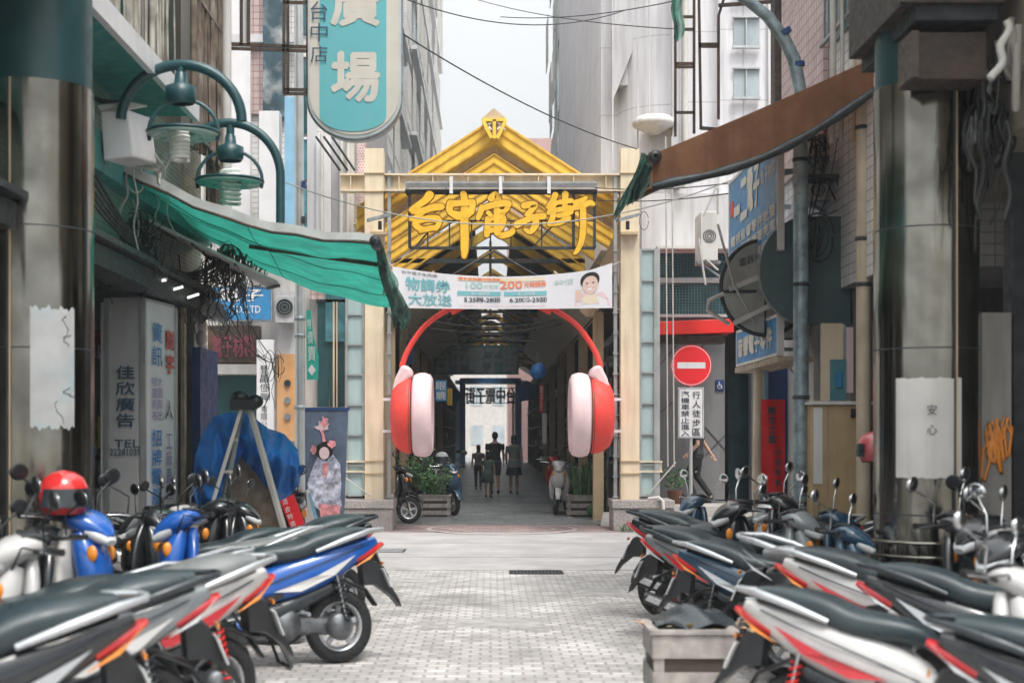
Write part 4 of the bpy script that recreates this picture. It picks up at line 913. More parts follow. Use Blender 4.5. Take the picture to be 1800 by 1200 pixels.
# ================================================================ STREET LAMPS
def lamp(Y, arc_pts, top, plate, bulb, lab, post=None):
    t = thing('street_lamp', lab, 'street lamp', P(top[0], bulb[3], Y), group='arched street lamps on the left')
    g = MB(M['lampgreen']); g.tube([P(*p, Y) for p in arc_pts], .045, 12); 
    if post: g.tube([P(*post[0], Y), P(*post[1], Y)], .045, 12)
    g.build('arch', t)
    r = abs(plate[1] - plate[0]) / 2 * Y / F0; c = P((plate[0] + plate[1]) / 2, (plate[2] + plate[3]) / 2, Y)
    g = MB(M['lampgreen']); g.tube([P(top[0], top[1], Y), P(top[0], top[1] + 32, Y)], .04, 10); g.lathe(P(top[0], top[1] + 62, Y), [(.02, .26), (.05, .22), (.06, .14), (.13, .11), (.13, 0), (.11, -.03)], n=20)
    # hoop that carries the plate
    hp = [c + V((-r * .98 * math.cos(R(a)), 0, r * .92 * math.sin(R(a)))) for a in range(-14, 195, 8)]; g.tube(hp, .018, 8); g.build('lamp_holder', t)
    g = MB(M['lampplate']); g.lathe(c, [(r * .35, .02), (r * .95, .0), (r, -.02), (r * .95, -.035), (r * .35, -.01)], n=36); g.build('plate', t)
    g = MB(M['lampgreen']); g.ring(c, r, .014, (0, 0, 1), 40, 6); g.build('plate_rim', t)
    g = MB(M['lampwhite']); x0, x1, y0, y1 = bulb; cr = (x1 - x0) / 2 * Y / F0 - .02; cc = P((x0 + x1) / 2, y1, Y); h = (y1 - y0) * Y / F0
    g.tube([cc + V((cr * math.cos(a * .42), cr * math.sin(a * .42), h * a / 104)) for a in range(105)], .018, 6); g.build('spiral_bulb', t)
M['lampgreen'] = mat('lamp_green', (.012, .06, .07), .35, var=.15)
def arcp(cx, cy, rx, ry, a0, a1, n=22): return [(cx + rx * math.cos(R(a0 + (a1 - a0) * i / n)), cy - ry * math.sin(R(a0 + (a1 - a0) * i / n))) for i in range(n + 1)]
lamp(12.2, arcp(319, 213, 106, 99, 178, 0), (318, 114), (260, 385, 226, 240), (296, 335, 234, 282), 'larger arched dark green street lamp with spiral bulb beside the white box')
lamp(14.2, arcp(402, 310, 91, 94, 118, 0)+ [(493, 400)], (405, 216), (345, 462, 313, 323), (385, 425, 300, 358), 'second arched street lamp nearer the teal sign with pale spiral bulb')
# arm tying the first lamp to the wall
t = thing('floodlight_box', 'white boxy floodlight clamped high beside the left steel pillar', 'floodlight', P(215, 285, 12.2))
g = MB(M['white']); Y = 12.2; a = [P(178, 195, Y), P(222, 188, Y), P(240, 268, Y), P(184, 280, Y)]
g.prism([P(176, 192, Y), P(224, 192, Y), P(236, 276, Y), P(182, 282, Y)], (.10, .42, .02)); g.build('housing', t, bevel=.015)
g = MB(M['offwhite']); g.prism([P(170, 186, Y), P(222, 180, Y + .1), P(258, 188, Y + .3), P(215, 196, Y - .02), P(178, 196, Y - .02)], (0, .04, .02)); g.build('visor', t)
MB(M['darksteel']).tube([P(160, 170, Y), P(178, 178, Y + .1), P(215, 180, Y + .2)], .02).build('bracket', t)
MB(M['cable_w']).tube([P(262, 255, 12.6), P(285, 290, 12.6), P(275, 300, 12.6), P(240, 292, 12.6)], .012, 6).build('cord', t)

# ================================================================ AWNINGS
def awning(name, lab, A, B, C, D, m, mtop, sag, rolled=True):
    """A wall near, B outer near, C outer far, D wall far"""
    t = thing(name, lab, 'awning', (A + D) / 2)
    def f(u, v):
        p = A.lerp(B, u).lerp(D.lerp(C, u), v); s_ = math.sin(math.pi * u); return p - V((0, 0, sag * s_ * (1 + .25 * math.sin(v * 9)) + .012 * math.sin(u * 25 + v * 5) * (sag > .1)))
    MB(m).sheet(f, 36, 14).build('cloth', t)
    return t, f
A, B, C, D = P(203, 292, 13), P(660, 424, 13), P(704, 545, 16.9), P(305, 384, 16.9)
t, f = awning('cloth_awning', 'green cloth awning with pale rim sloping out from the left building', A, B, C, D, M['awn_green'], None, .17)
g = MB(M['awn_pale'])
def rim(u, v): p = f(u, 0.); return p + V((0, -.012, -.01 + .10 * (1 - v) * (1 - .35 * u)))
g.sheet(rim, 36, 3, None, .004); g.build('rim_flap', t)
g = MB(M['brownsteel']); 
g.tube([f(u / 10, .0) + V((0, 0, -.02)) for u in range(11)], .016, 8)
g.tube([f(1, v / 6) for v in range(7)], .03, 8); g.build('frame', t)
g = MB(M['awn_green'])
for v in (.25, .5, .75): g.tube([f(u / 24, v) + V((0, 0, -.004)) for u in range(25)], .004, 5)
g.tube([f(.5, v / 12) + V((0, 0, -.004)) for v in range(13)], .004, 5); g.build('seams', t)
g = MB(M['cable_w']); [g.tube([f(u, 1.), f(u, 1.) + V((.02, .02, -.14)), f(u, 1.) + V((-.02, .05, -.26))], .004, 5) for u in (.3, .62, .93)]; g.build('tie_ropes', t)
g = MB(M['brownsteel']); g.bar(f(.45, .35) + V((0, 0, -.05)), f(.98, .2) + V((0, 0, -.06)), .045, .04); g.build('arm', t)
def ragf(a, b, w, L, seed, m=None):
    random.seed(seed); g = MB(m or M['rag'])
    for k in range(7):
        p = a.lerp(b, k / 6); ln = L * random.uniform(.6, 1.1); ph = random.uniform(0, 6)
        g.sheet(lambda u, v: p + V(((u - .5) * w + .05 * math.sin(v * 5 + ph) + (k * .01), .03 * math.sin(u * 9 + k) + .04 * math.cos(v * 4 + ph), -v * ln)), 6, 10, None, .003)
    return g
def fan(T0, T1, B0, B1, m, seed, pleats=7, amp=.05, jag=.06):
    random.seed(seed); js = [random.uniform(-jag, jag) for _ in range(40)]
    def q(u, v):
        a = T0.lerp(T1, u); e = B0.lerp(B1, u) + V((js[int(u * 24)] * .4, 0, js[int(u * 24)])); p = a.lerp(e, v)
        return p + V((.015 * math.sin(v * 8 + u * 9), amp * math.sin(u * pleats * 6.28) * (.3 + .7 * v), -.05 * math.sin(math.pi * v)))
    return MB(m).sheet(q, 48, 14, None, .002)
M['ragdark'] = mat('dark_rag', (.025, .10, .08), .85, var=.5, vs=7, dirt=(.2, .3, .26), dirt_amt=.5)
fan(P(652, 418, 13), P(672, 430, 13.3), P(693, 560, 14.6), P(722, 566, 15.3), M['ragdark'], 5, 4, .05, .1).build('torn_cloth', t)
fan(P(668, 425, 13.4), P(700, 500, 15.6), P(672, 480, 13.6), P(712, 590, 15.9), M['rag'], 6, 5, .04, .1).build('torn_cloth', t)
g = MB(M['darksteel']); g.lathe(B + V((0, -.05, 0)), [(.01, -.02), (.05, -.01), (.055, .2), (.02, .22)], (C - B), 16); g.build('roller_end', t)
# turquoise flat panel below the awning
t = thing('canopy_panel', 'pale corrugated canopy panel under the green awning', 'canopy', P(400, 480, 15.5))
g = MB(M['offwhite']); g.prism([P(262, 390, 14.2), P(490, 500, 14.2), P(470, 505, 16.8), P(330, 430, 16.8)], (0, 0, .03)); g.build('sheet', t)
g = MB(M['darksteel'])
for k in range(4): u = k / 3; g.bar(P(262, 392, 14.2).lerp(P(490, 502, 14.2), u), P(330, 432, 16.8).lerp(P(470, 507, 16.8), u), .03)
g.build('ribs', t)

A, B, C, D = P(1545, 98, 13), P(1146, 272, 13), P(1100, 352, 15.1), P(1448, 180, 15.1)
t, f = awning('cloth_awning', 'brown striped cloth awning sloping out from the right building', A, B, C, D, M['awn_brown'], None, .015)
def face(u, v):     # rolled front valance seen side-on
    p = f(u, 0.); return p + V((0, -.01, -.0 - v * (.26 + .16 * math.sin(math.pi * min(1, u * 1.02)) )))
MB(M['awn_brown']).sheet(face, 40, 5, None, .006).build('side_valance', t)
g = MB(M['darksteel']); g.tube([face(u / 12, 1.0) + V((0, 0, -.035)) for u in range(13)], [.035 + .006 * (i % 3) for i in range(13)], 8); g.build('roller_tube', t)
g = MB(M['brownsteel']); g.bar(f(0, .95) + V((0, 0, -.05)), f(1, .97) + V((0, 0, -.04)), .05); g.bar(f(0, .5) + V((0, 0, -.25)), f(1, .9) + V((0, 0, -.05)), .04); g.bar(f(1, 0), f(1, 1), .05); g.build('frame', t)
g = MB(M['cream_dk']); 
for k in range(3): g.bar(f(.1, .1 + .3 * k) + V((0, 0, -.1)), f(.8, .1 + .3 * k) + V((0, 0, -.07)), .02)
g.build('stay_rods', t)
t = thing('torn_curtain', 'ragged green and white cloth hanging from the end of the brown awning', 'cloth', P(1110, 380, 14))
fan(P(1128, 268, 13), P(1152, 285, 13.2), P(1072, 384, 14.2), P(1136, 330, 14.4), M['rag'], 3, 6, .06, .1).build('cloth', t)
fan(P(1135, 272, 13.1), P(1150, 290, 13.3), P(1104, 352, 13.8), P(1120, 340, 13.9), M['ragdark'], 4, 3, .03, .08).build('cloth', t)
g = MB(M['darksteel']); g.lathe(B + V((.02, -.12, -.03)), [(.02, 0), (.055, .01), (.06, .2), (.02, .21)], (0, 1, 0), 18); g.build('roller_end', t)
t = MB(M['rag']); t.sheet(lambda u, v: P(1183 + 18 * u, -40 + (115 - 22 * abs(u - .4)) * v, 16 + .1 * math.sin(u * 8)) + V((.02 * math.sin(v * 9), 0, 0)), 6, 12, None, .004); tag(t.build('cloth_strip'), 'green netting cloth hanging at the top beside the steel lattice', 'cloth')

# ================================================================ RIGHT SIDE: lattice, poles, pipes
t = thing('sign_lattice', 'rusty steel lattice frame without a sign high on the right', 'frame', P(1230, 250, 17.6))
g = MB(M['brownsteel']); Y = 17.6
for a, b in (((1187, -40), (1187, 240)), ((1220, -40), (1220, 235)), ((1228, -40), (1232, 225)), ((1263, 28), (1263, 210)), ((1187, 112), (1220, 112)), ((1187, 118), (1220, 118)), ((1187, 198), (1220, 198)), ((1187, 30), (1220, 30)), ((1187, 52), (1220, 52)), ((1228, 78), (1263, 78)), ((1263, 28), (1275, -10)), ((1228, 82), (1263, 82))):
    g.bar(P(*a, Y), P(*b, Y), .032)
g.build('frame', t)
g = MB(M['brownsteel']); g.bar(P(1230, 225, Y), P(1400, 240, 17.3), .04); g.bar(P(1263, 10, Y), P(1400, 0, 17.3), .04); g.build('wall_arm', t)
t = thing('street_lamp', 'grey green steel lamp pole with a curved top on the right', 'street lamp', (X(1407, 13.9), 13.9, 0))
Y = 13.9
MB(M['galv']).tube([(X(1408, Y), Y, 0), (X(1408, Y), Y, 3.2), (X(1407, Y), Y, Z(250, Y)), P(1407, 160, Y), P(1396, 105, Y), P(1378, 68, Y), P(1350, 30, Y), P(1318, 4, Y), P(1290, -14, Y), P(1240, -40, Y)], [.078, .075, .07, .062, .066, .062, .058, .054, .05, .05], 18).build('pole', t)
g = MB(M['darksteel'])
for py in (282, 500, 698): g.lathe(P(1408, py, Y), [(.074, -.02), (.084, -.015), (.084, .015), (.074, .02)], n=18)
g.build('clamp_band', t)
g = MB(M['navy'])
for a, b in (((1381, 62), (1376, 54)), ((1402, 118), (1401, 110))): g.tube([P(*a, Y), P(*b, Y)], .075, 12)
g.build('blue_tape', t)
def pipe(name, lab, pts, r, m, cat='pipe', bands=()):
    t = thing(name, lab, cat, pts[0]); MB(m).tube(pts, r, 12).build('tube', t)
    if bands:
        g = MB(M['darksteel'])
        for b in bands: g.lathe(b, [(r + .001, -.02), (r + .012, -.015), (r + .012, .015), (r + .001, .02)], n=14)
        g.build('clamps', t)
M['pvc'] = mat('pvc_stained', (.52, .44, .33), .55, var=.15, vs=2, streak=.3, dirt=(.16, .08, .03), dirt_amt=.35)
Y = 13.3
pipe('drain_pipe', 'thick stained drain pipe running down beside the right steel pillar', [(X(1518, Y), Y, 0), (X(1518, Y), Y, 8)], .068, M['pvc'], 'pipe', [P(1518, py, Y) for py in (40, 225, 420, 500)])
for px, r, lab in ((1478, .02, 'thin pale conduit between the window bars and the drain pipe'), (1462, .03, 'middle white conduit on the right facade'), (1500, .016, 'thin brown conduit hugging the stained drain pipe')):
    pipe('conduit', lab, [(X(px, 13.6), 13.6, Z(250, 13.6)), (X(px, 13.6) + .01, 13.58, 5.2), (X(px, 13.6), 13.6, 8)], r, M['cable_w'] if px != 1500 else M['cream_dk'])
pipe('post', 'leaning cream post with stained paint left of the red banner', [(X(1328, 16.2), 16.2, 0), (X(1334, 16.2), 16.2, Z(640, 16.2))], .055, M['pvc'], 'post')
pipe('conduit', 'pale blue pipe beside the leaning cream post', [(X(1344, 16.4), 16.4, 0), (X(1346, 16.4), 16.4, Z(640, 16.4))], .03, M['skyblue'])
# disc signs
t = thing('round_sign', 'large dark grey green rounded sign panel seen from behind on the right', 'sign', P(1420, 560, 14.2)); Y = 14.2
g = MB(M['greenpanel'] if 'greenpanel' in M else mat('grey_green_panel', (.045, .085, .09), .55, var=.1, vs=1.5, streak=.2, dirt=(.09, .12, .12)))
pts = [P(1500, 380, Y), P(1500, 570, Y)] + [P(1420 - 85 * math.sin(R(a)), 475 + 95 * math.cos(R(a)), Y) for a in range(0, 181, 8)]
g.prism(pts, (0, .10, 0)); g.build('panel', t, bevel=.006)
g = MB(M['steel']); g.bar(P(1500, 420, Y + .15), P(1560, 420, Y + .15), .05); g.bar(P(1500, 530, Y + .15), P(1560, 530, Y + .15), .05); g.build('bracket', t)
t = thing('round_sign', 'worn translucent oval lightbox with dark rim behind the grey green panel', 'sign', P(1360, 590, 15.2)); Y = 15.2
g = MB(mat('lightbox_face', (.42, .43, .40), .4, var=.15, vs=3, dirt=(.2, .22, .2), dirt_amt=.6)); el = [P(1345 + 78 * math.cos(R(a)) , 505 + 84 * math.sin(R(a)), Y) for a in range(0, 360, 9)]
g.prism(el, (.35, .5, 0)); g.build('face', t)
g = MB(M['darksteel']); g.tube(el + [el[0]], .022, 8); g.tube([p + V((.35, .5, 0)) for p in el + [el[0]]], .02, 8); g.bar(P(1345, 421, Y), P(1345, 589, Y), .02); g.bar(P(1268, 512, Y - .02), P(1330, 512, Y - .02), .03); g.build('rim', t)
g = MB(M['offwhite']); g.bar(P(1282, 508, Y - .08), P(1420, 452, Y - .1), .055); g.bar(P(1290, 568, Y - .08), P(1358, 535, Y - .12), .05)
g.tube([P(1272, 516, Y - .1), P(1246, 528, Y - .12), P(1243, 545, Y - .12), P(1282, 570, Y - .1)], .022, 8); g.build('support_arms', t)
g = MB(M['ink']); g.text('電器行', P(1300, 470, Y - .01), (1, 0, .35), (0, 0, 1), .25, .09); g.build('lettering', t)
# blue signs on the side plane
def sidesign(name, lab, x, Y0, Y1, za, zb, m, rows, tilt=0.):
    t = thing(name, lab, 'sign', (x, (Y0 + Y1) / 2, za)); MB(m).box(x, x + .05, Y0, Y1, za, zb).build('board', t, bevel=.004)
    g = MB(M['offwhite']); 
    for a, b, c, d in ((Y0 - .02, Y1 + .02, zb, zb + .03), (Y0 - .02, Y1 + .02, za - .03, za), (Y0 - .03, Y0, za - .03, zb + .03), (Y1, Y1 + .03, za - .03, zb + .03)): g.box(x - .01, x + .06, a, b, c, d)
    g.build('frame', t)
    for st, y0, y1, z0, z1, mm, bo in rows:
        g = MB(mm); g.text(st, (x - .004, Y1 - (y0) * (Y1 - Y0), za + z0 * (zb - za)), (0, -1, 0), (0, 0, 1), (y1 - y0) * (Y1 - Y0), (z1 - z0) * (zb - za), None, bo, d=.004); g.build('lettering', t)
    return t
t = sidesign('shop_sign', 'large blue shop sign with white and pink characters below the brown awning', 2.86, 14.15, 17.0, 3.5, 4.62, M['blue'],
    [('一', .12, .26, .60, .70, M['letter'], .06), ('二', .27, .42, .50, .92, M['letter'], .05), ('電子', .42, .68, .52, .95, M['letter'], .03), ('電子材料', .70, .97, .68, .82, M['letter'], .0)] +
    [('電視音響零件批發', .05, .97, .30, .42, M['letter'], .02), ('喇叭擴音機麥克風', .05, .97, .17, .28, M['letter'], .02), ('變壓器電線維修', .05, .97, .04, .14, M['letter'], .02)])
g = MB(M['hpred']); g.disc((2.855, 16.8, 4.3), .1, (-1, 0, 0), .004, 20); g.build('red_dot', t)
g = MB(M['steel']); g.bar((2.98, 14.4, 4.3), (3.5, 14.4, 4.3), .05); g.bar((2.98, 16.6, 4.3), (3.5, 16.6, 4.3), .05); g.build('bracket', t)
t = sidesign('shop_sign', 'faded blue and white sign box under the oval lightbox', 2.95, 14.6, 17.0, 2.48, 2.85, M['blue'], [('音響電子零件', .04, .9, .18, .82, M['letter'], .04)])
MB(M['wood']).box(2.93, 3.3, 14.5, 17.05, 2.38, 2.44).build('lower_shelf', t)
g = MB(M['steel']); g.bar((3.07, 15, 2.85), (3.07, 15, 3.2), .04); g.bar((3.05, 16, 2.6), (3.5, 16, 2.6), .04); g.build('bracket', t)
# air conditioners and shelf
def aircon(lab, px0, py0, px1, py1, Y, dd=.5):
    t = thing('air_conditioner', lab, 'air conditioner', P((px0 + px1) / 2, py1, Y), group='air conditioners on the right facade')
    MB(M['offwhite']).pbox(px0, py0, px1, py1, Y, dd).build('casing', t, bevel=.012); c = P((px0 + px1) / 2, (py0 + py1) / 2, Y)
    g = MB(M['darksteel']); r = min(px1 - px0, py1 - py0) * .36 * Y / F0
    for q in (.35, .7, 1): g.ring(c + V((0, -.01, 0)), r * q, .006, (0, 1, 0), 20, 4)
    g.build('grille', t)
    g = MB(M['steel']); g.pbox(px0 - 5, py1, px1 + 5, py1 + 5, Y + .05, .4); g.bar(P(px0, py1 + 5, Y + .1), P(px1 + 12, py1 + 34, Y + .3), .03); g.build('stand', t)
aircon('upper pale air conditioner box under the brown awning', 1421, 234, 1462, 272, 14.8); aircon('lower air conditioner behind the lamp pole', 1420, 318, 1455, 350, 14.6)
g = MB(M['steel']); g.pbox(1412, 284, 1495, 306, 14.3, .5); g.pbox(1412, 306, 1500, 312, 14.25, .5, M['darksteel']); tag(g.build('wall_shelf'), 'grey metal ledge box fixed beneath the upper air conditioner', 'ledge')
aircon('old white air conditioner hanging by ropes right of the gate', 1232, 372, 1262, 458, 24.2, .7)
g = MB(M['cable_w'])
for a, b in (((1258, 330), (1236, 380)), ((1262, 330), (1262, 376)), ((1240, 455), (1262, 475)), ((1228, 420), (1240, 500))): g.tube([P(*a, 24), P(*b, 24)], .02, 6)
tag(g.build('rope'), 'pale ropes tied round the old hanging air conditioner', 'rope')

# ================================================================ NO ENTRY SIGN, RED BANNER, CABINET
t = thing('traffic_sign', 'round red no entry sign on a thin grey pole', 'traffic sign', (X(1214, 25.2), 25.2, .40)); Y = 25.2
MB(M['alu']).tube([(X(1214, Y), Y, .40), (X(1214, Y), Y, Z(620, Y))], .035, 12).build('pole', t)
c = P(1215, 642, Y - .05); r = 36 * Y / F0
M['signred'] = mat('sign_red', (.74, .022, .03), .35, var=.03)
d = MB(M['signred']); d.lathe(c, [(.001, 0), (r, 0), (r, .012), (.001, .012)], (0, -1, 0), 48, None, False); d.build('disc', t)
g = MB(M['white']); g.lathe(c, [(r * .93, .0135), (r * .955, .0135)], (0, -1, 0), 48, None, False); g.box(c.x - r * .68, c.x + r * .68, c.y - .016, c.y - .0125, c.z - r * .15, c.z + r * .15); g.build('white_bar', t)
t = thing('text_sign', 'white vertical text sign with black characters below the no entry disc', 'sign', P(1214, 770, Y)); 
MB(M['white']).pbox(1192, 681, 1237, 770, Y - .06, .02).build('plate', t, bevel=.004)
g = MB(M['ink']); w = .8; 
for a in ((1193, 682, 1236, 683), (1193, 768, 1236, 769), (1193, 682, 1194, 769), (1235, 682, 1236, 769)): g.pbox(*a, Y - .063, .003)
pcol(g, '行人徒步區', 1217, 686, 1231, 767, Y - .062, None, .01, .8); pcol(g, '汽機車禁止進入', 1197, 686, 1212, 767, Y - .062, None, .01, .88); g.build('lettering', t)
Y = 16.1
t = thing('red_banner', 'red vertical cloth banner with black brush characters on the blue door', 'banner', P(1360, 866, Y))
MB(M['redcloth']).sheet(lambda u, v: P(1339 + 41 * u, 866 - 164 * v, Y + .02 * math.sin(u * 7 + v * 3)), 8, 16, None, -.01).build('cloth', t)
g = MB(M['ink'])
for ch, py in (('陳', 722), ('女', 738), ('士', 754), ('惠', 772)): ptext(g, ch, 1350, py - 8, 1364, py + 7, Y - .04, None, .035)
for ch, py in (('存', 795), ('德', 812), ('敬', 829), ('賀', 848)): ptext(g, ch, 1362, py - 6, 1373, py + 6, Y - .04, None, .02)
g.build('lettering', t)
Y = 13.6; t = thing('cabinet', 'worn plywood cabinet standing behind the right hand scooters', 'cabinet', (X(1480, Y), Y, 0))
MB(M['ply']).box(X(1428, Y), X(1532, Y), Y, Y + .5, .1, Z(712, Y)).build('body', t, bevel=.006)
MB(M['offwhite']).box(X(1424, Y), X(1534, Y), Y - .03, Y + .53, Z(711, Y), Z(705, Y)).build('top', t)
g = MB(M['white']); g.pbox(1430, 716, 1446, 850, Y - .006, .004); g.build('whitewash', t); MB(M['darksteel']).pbox(1496, 718, 1510, 734, Y - .02, .02).build('lock', t); MB(M['wood']).pbox(1454, 712, 1456, 880, Y - .004, .004).build('seam', t)
g = MB(M['darksteel']); g.box(X(1430, Y), X(1530, Y), Y + .05, Y + .45, 0, .1); g.build('base', t)
for lab, px0, py0, px1, py1, m in (('cream calendar sheet on the wall above the plywood cabinet', 1443, 568, 1482, 704, 'cream'), ('pink paper strip hanging above the plywood cabinet', 1488, 575, 1500, 690, 'hpwhite'), ('small blue label above the plywood cabinet', 1470, 652, 1480, 680, 'blue'), ('teal glass bottle shape poster above the cabinet', 1458, 632, 1486, 704, 'tealglass')):
    o = MB(M[m]).pbox(px0, py0, px1, py1, 14.18 if m != 'blue' else 14.12, .015).build('poster'); 
    if m == 'tealglass': o.location.y -= .03
    tag(o, lab, 'poster')

# ================================================================ LEFT SIDE: sign box, pennant, poster stand, pole
Yn = 13.9
t = thing('sign_box', 'tall grey and white lightbox sign standing beside the left steel pillar', 'sign', P(235, 905, Yn))
x0, x1 = X(188, Yn), X(252, Yn); zt = Z(528, Yn)
YB2 = 14.95; xq = X(307, YB2)
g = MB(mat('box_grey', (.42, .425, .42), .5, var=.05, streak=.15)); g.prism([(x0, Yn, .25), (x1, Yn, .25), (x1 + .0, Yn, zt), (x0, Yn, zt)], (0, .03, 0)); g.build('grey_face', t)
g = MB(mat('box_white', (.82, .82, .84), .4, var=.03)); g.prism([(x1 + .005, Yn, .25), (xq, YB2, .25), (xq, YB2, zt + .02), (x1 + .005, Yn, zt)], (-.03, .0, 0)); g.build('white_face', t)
g = MB(M['alu'])
for (a, b) in ((x0, Yn), (x1, Yn), (xq, YB2)): g.box(a - .025, a + .025, b - .025, b + .03, 0, zt + .02)
g.prism([(x0, Yn, zt), (x1, Yn, zt), (xq, YB2, zt + .02), (x0 - .1, YB2, zt + .02)], (0, 0, .03)); g.box(x0, x1, Yn - .02, Yn, .25, .30); g.build('frame', t)
g = MB(M['navyink']); pcol(g, '佳欣廣告', 204, 640, 237, 752, Yn - .01, None, .02); ptext(g, 'TEL', 201, 772, 246, 786, Yn - .01, None, .01); ptext(g, '22281039', 193, 788, 248, 800, Yn - .01, None, .01); g.build('lettering', t)
U = V((xq - x1, YB2 - Yn, 0)); Ln = U.length; U.normalize(); nrm = V((-U.y, U.x, 0)) * -1
def side(st, u0, u1, py0, py1, m, bo=.02, vert=True):
    # u along the slanted face 0..1
    a = V((x1 + .008, Yn, 0)).lerp(V((xq, YB2, 0)), u0) + nrm * .012; s_ = F0 / (a.y); z0 = 1.62 + (VY - py1) / s_; z1 = 1.62 + (VY - py0) / s_
    g = MB(m); a.z = z0; (g.column if vert else g.text)(st, a, U, (0, 0, 1), Ln * (u1 - u0), z1 - z0, None, bo); g.build('lettering', t)
M['printblue'] = mat('print_blue', (.06, .25, .60), .5, var=0); M['printred'] = mat('print_red', (.55, .06, .05), .5, var=0); M['printlilac'] = mat('print_lilac', (.30, .22, .48), .5, var=0)
side('資訊', .22, .52, 562, 645, M['printblue']); side('招牌電腦', .2, .5, 752, 890, M['printblue']); side('割字', .66, .92, 575, 660, M['printred'], .05); side('噴畫帆布', .2, .36, 660, 740, M['printlilac'], 0); side('大圖輸出', .38, .54, 660, 740, M['printlilac'], 0); side('人', .62, .9, 700, 740, M['ink'], 0); side('工廠直營', .66, .86, 760, 880, M['printlilac'], 0)
MB(M['white']).box(x0 - .06, x0 - .02, Yn, Yn + .1, .1, zt - .02).build('side_rail', t)

Y = 20.0
t = thing('utility_pole', 'grey steel pole standing at the left end of the street crossing', 'pole', (X(527, Y), Y, 0))
MB(M['alu']).tube([(X(528, Y), Y, 0), (X(527, Y), Y, 3), (X(523, Y), Y, 12)], [.072, .07, .06], 16).build('shaft', t)
g = MB(M['steel']); [g.lathe(P(527, py, Y), [(.071, -.03), (.08, -.025), (.08, .025), (.071, .03)], n=16) for py in (716, 590, 560)]; g.build('bands', t)
g = MB(M['navy']); g.pbox(530, 318, 537, 330, Y - .1, .12); g.build('fixing', t); MB(M['darksteel']).pbox(530, 380, 536, 392, Y - .1, .1).build('fixing', t)
t = thing('pennant', 'green pennant with white characters hanging on the grey pole', 'pennant', P(548, 665, 19.9)); Y = 19.9
pts = [(538, 545), (546, 545), (551, 590), (560, 625), (559, 667), (539, 667)]
g = MB(mat('pennant_green', (.02, .36, .28), .7, var=.1, streak=.2)); g.prism([P(*p, Y) for p in pts], (0, .015, 0)); g.build('cloth', t)
g = MB(M['white']); ptext(g, '特', 540, 560, 547, 578, Y - .003, None, .0); ptext(g, '價', 541, 582, 550, 604, Y - .003, None, .0); ptext(g, '賣', 541, 608, 555, 634, Y - .003, None, .0); g.prism([P(548, 640, Y - .005), P(555, 650, Y - .005), P(548, 660, Y - .005), P(541, 650, Y - .005)], (0, .004, 0)); g.build('lettering', t)
t = thing('banner_stand', 'grey blue banner stand printed with a lady in a floral robe', 'banner stand', P(573, 930, 20.6)); Y = 20.6
M['bansheet'] = mat('banner_print', (.10, .135, .20), .6, var=.2, vs=4)
MB(M['bansheet']).sheet(lambda u, v: P(533 - 4 * (1 - v) + (79 + 4 * (1 - v) - 8 * (1 - v)) * u, 935 - 216 * v, Y + .02 * math.sin(v * 5)), 4, 12, None, -.01).build('cloth', t)
MB(M['navy']).pbox(532, 716, 614, 721, Y - .03, .04).build('top_rail', t); MB(M['darksteel']).tube([P(574, 718, Y + .06), (X(574, Y), Y + .06, 0)], .014).build('pole', t); MB(M['alu']).box(X(535, Y), X(610, Y), Y - .1, Y + .15, 0, .08).build('foot', t)
M['robe'] = mat('robe_print', (.50, .50, .60), .7, var=.6, vs=11, dirt=(.12, .14, .26), dirt_amt=.9); M['pinkp'] = mat('pink_print', (.66, .26, .28), .7, var=.35, vs=14)
def pp(pts, m, dy): g = MB(M[m]); g.prism([P(a, b, Y - dy) for a, b in pts], (0, .002, 0)); g.build('print', t)
def ov(cx, cy, rx, ry, n=16, rot=0, jag=0): return [(cx + rx * (1 + jag * math.sin(i * 2.4)) * math.cos(2 * math.pi * i / n), cy + ry * (1 + jag * math.sin(i * 2.4 + 1)) * math.sin(2 * math.pi * i / n)) for i in range(n)]
pp([(560, 800), (580, 792), (598, 815), (600, 850), (596, 900), (570, 905), (545, 880), (540, 850), (550, 820)], 'robe', .03); pp(ov(553, 870, 15, 22, 16, jag=.15), 'robe', .032); pp(ov(588, 880, 12, 24, 16, jag=.2), 'robe', .034)
pp(ov(570, 792, 15, 16, 14, jag=.1), 'hair', .036); pp(ov(570, 796, 9, 11), 'b_pink', .039); pp(ov(583, 780, 7, 7, 12, jag=.2), 'pinkp', .042); pp(ov(551, 790, 5, 8, 12, jag=.2), 'pinkp', .042)
pp(ov(566, 750, 10, 9, 12, jag=.45), 'b_pink', .03); pp(ov(570, 742, 6, 10, 12, jag=.4), 'pinkp', .032); pp([(564, 755), (568, 755), (573, 776), (567, 776)], 'pinkp', .034); pp([(566, 815), (578, 812), (574, 840), (568, 838)], 'pinkp', .038); pp([(560, 885), (600, 888), (592, 925), (566, 922)], 'pinkp', .045)
g = MB(M['white']); 
for k in range(30): a = random.uniform(0, 6.3); q = P(565 + random.gauss(0, 14), 860 + random.gauss(0, 22), Y - .05); g.tube([q, q + V((math.cos(a) * .06, 0, math.sin(a) * .06))], .004, 4)
g.build('print', t)

